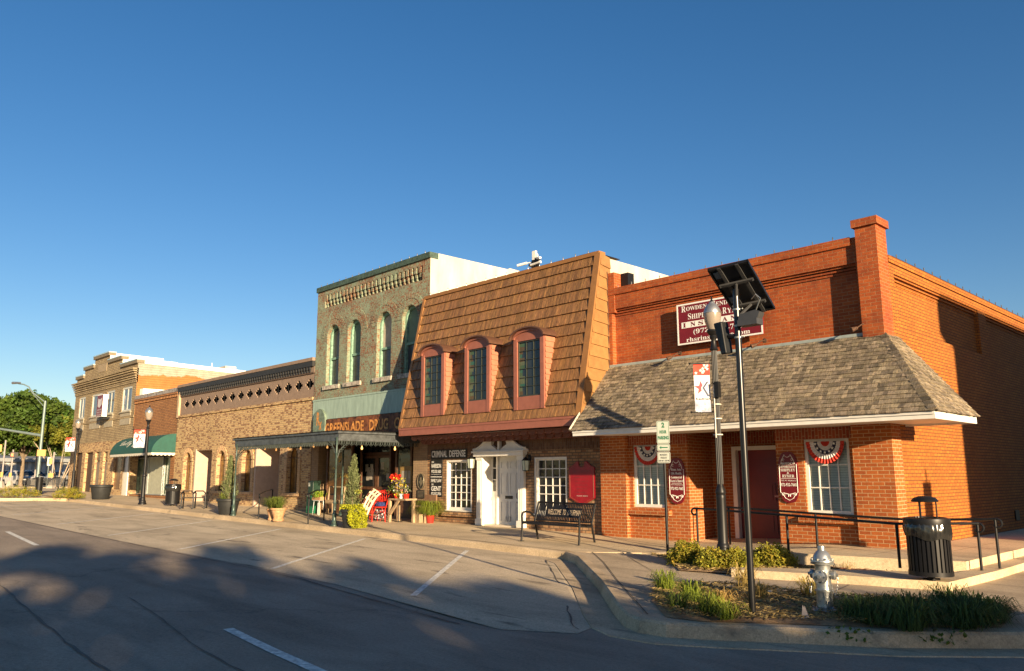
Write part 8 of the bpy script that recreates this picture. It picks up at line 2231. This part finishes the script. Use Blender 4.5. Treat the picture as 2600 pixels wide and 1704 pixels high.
# cars
def car(p, ang, paint, label, L_=4.6, W=1.8, H=1.45, suv=False):
    t = thing('parked_car', label, 'car', p, 'cars parked before the warehouse'); t.rotation_euler.z = ang
    if suv: H = 1.75
    pr = [(-L_ / 2, .35), (-L_ / 2 + .02, .75), (-L_ / 2 + .25, .88), (-L_ / 2 + (.2 if suv else .7), .95), (-L_ / 2 + (.5 if suv else 1.25), H - .04), (-L_ / 2 + 1.9, H), (L_ / 2 - 1.9, H - .03), (L_ / 2 - 1.25, .98), (L_ / 2 - .3, .86), (L_ / 2, .68), (L_ / 2, .35)]
    m = MB(); n = len(pr)
    def wd(z): return W / 2 * (1 if z < .95 else 1 - .25 * (z - .95) / (H - .95))
    vs = [(x, -wd(z), z) for x, z in pr] + [(x, wd(z), z) for x, z in pr]
    m.add(vs, [tuple(range(n)), tuple(range(2 * n - 1, n - 1, -1))] + [(i, (i + 1) % n, n + (i + 1) % n, n + i) for i in range(n)]); b = m.build('body', paint, t, bevel=.06)
    m = MB()
    for s_ in (-1, 1):
        g = [(-L_ / 2 + (.75 if suv else 1.15), 1.0), (-L_ / 2 + (.9 if suv else 1.5), H - .12), (L_ / 2 - 1.95, H - .12), (L_ / 2 - 1.45, 1.0)]
        m.add([(x, s_ * (wd(z) + .012), z) for x, z in g], [(0, 1, 2, 3)])
    m.add([(L_ / 2 - 1.80, -W * .36, H - .08), (L_ / 2 - 1.80, W * .36, H - .08), (L_ / 2 - 1.22, W * .44, 1.0), (L_ / 2 - 1.22, -W * .44, 1.0)], [(0, 1, 2, 3)])
    m.add([(-L_ / 2 + (.44 if suv else 1.2), -W * .36, H - .12), (-L_ / 2 + (.44 if suv else 1.2), W * .36, H - .12), (-L_ / 2 + (.18 if suv else .7), W * .44, 1.0), (-L_ / 2 + (.18 if suv else .7), -W * .44, 1.0)], [(0, 1, 2, 3)])
    m.build('windows', dark_glass, t)
    for x in (-L_ / 2 + .85, L_ / 2 - .85):
        for s_ in (-1, 1):
            m = MB(); m.tube([(x, s_ * (W / 2 - .2), .33), (x, s_ * (W / 2 + .01), .33)], .33, 20); w = m.build('wheel', black_plastic, t, smooth=True)
            m = MB(); m.tube([(x, s_ * (W / 2 + .0), .33), (x, s_ * (W / 2 + .02), .33)], .2, 14); m.build('rim', silver, w)
    for s_ in (-1, 1):
        m = MB(); m.box(L_ / 2 - .12, L_ / 2 + .012, s_ * W * .38 - .15, s_ * W * .38 + .15, .62, .76); m.build('headlight', white_paint, t)
        m = MB(); m.box(-L_ / 2 - .012, -L_ / 2 + .12, s_ * W * .40 - .12, s_ * W * .40 + .12, .68, .84); m.build('tail_light', plain('lamp_red', (.35, .01, .01), .3), t)
    return t
cp_black = plain('car_black', (.010, .011, .014), .2, var=.05, spec=.8); cp_white = plain('car_white', (.45, .44, .42), .25, var=.03); cp_silver = plain('car_silver', (.42, .43, .43), .3, .5)
def cpos(px, py): q = gp(px, py, lambda x, y: rz(x) - .02); return q
car(cpos(10, 1233), R(15), cp_black, 'black sedan at the left edge before the warehouse')
car(cpos(52, 1236), R(10), cp_white, 'white pickup sized car behind the shade tree trunk'); car(cpos(72, 1234), R(20), cp_black, 'dark car between the shade tree and the signal mast'); car(cpos(166, 1235), R(20), cp_silver, 'silver car with red tail lights seen between the crape myrtle and the far lamp')

# ================================================================== THE PLACE BEHIND AND BESIDE THE CAMERA (its shade falls into the picture)
def far_building():
    t = thing('side_street_building', 'two storey brick building across the side street whose shadow falls on the red side wall', 'building', (11.5, -1.7, 0))
    X = 11.5
    m = MB(); wall(m, lambda u, v, d: (X - d, u, v), -1.7, 30, 0, 9.1, [(2 + 4 * k, 3.2 + 4 * k, 5.2, 7.4, 'arch') for k in range(7)] + [(1.5 + 4 * k, 4 + 4 * k, .6, 3.0) for k in range(7)], .25)
    m.quad((X, -1.7, 0), (X + 16, -1.7, 0), (X + 16, -1.7, 9.1), (X, -1.7, 9.1)); m.box(X + .3, X + 16, -1.6, 30, 0, 9.0); m.build('wall', umber_brick, t)
    m = MB(); m.box(X - .4, X + 16, -2.1, 30, 8.4, 9.25); m.build('cornice', umber_brick, t)
    adopt(t)
far_building()
for i, (x, y, cz, rad, sd) in enumerate(((27, -24.6, 5.1, (6, 7.2, 4.6), 3), (24, -18.4, 3.7, (4, 3.0, 2.6), 6), (24, -14.6, 3.8, (2.6, 2.0, 2.2), 12), (38, -33, 5.5, (6, 8, 4.5), 8))):
    tree('square_tree', ['broad shade tree on the courthouse square whose shadow covers the road', 'round shade tree on the square left of the smallest one', 'smallest tree on the square nearest the side street', 'tallest tree on the square farther behind'][i], (x, y, 0), cz, rad, .3, 60 + sd, leaf_dark, 270 if i else 360, 36, .42, .9, group='trees on the square', shell=.25)
# street sign and utility pole whose shadows fall on the side wall
t = thing('street_sign', 'sign on a thin post across the side street casting its shadow on the side wall', 'street sign', (4.5, -1.85, 0)); m = MB(); m.tube([(0, 0, 0), (0, 0, 4.0)], .03, 8); m.build('post', black_metal, t); m = MB(); m.box(-.02, .02, -.22, .22, 3.0, 3.75); m.build('plate', sign_white, t)
t = thing('utility_pole', 'tall wooden utility pole beyond the side street', 'utility pole', (6.5, .25, 0)); m = MB(); m.tube([(0, 0, 0), (0, 0, 7.0)], [.09, .06], 10); m.build('pole', bark, t)
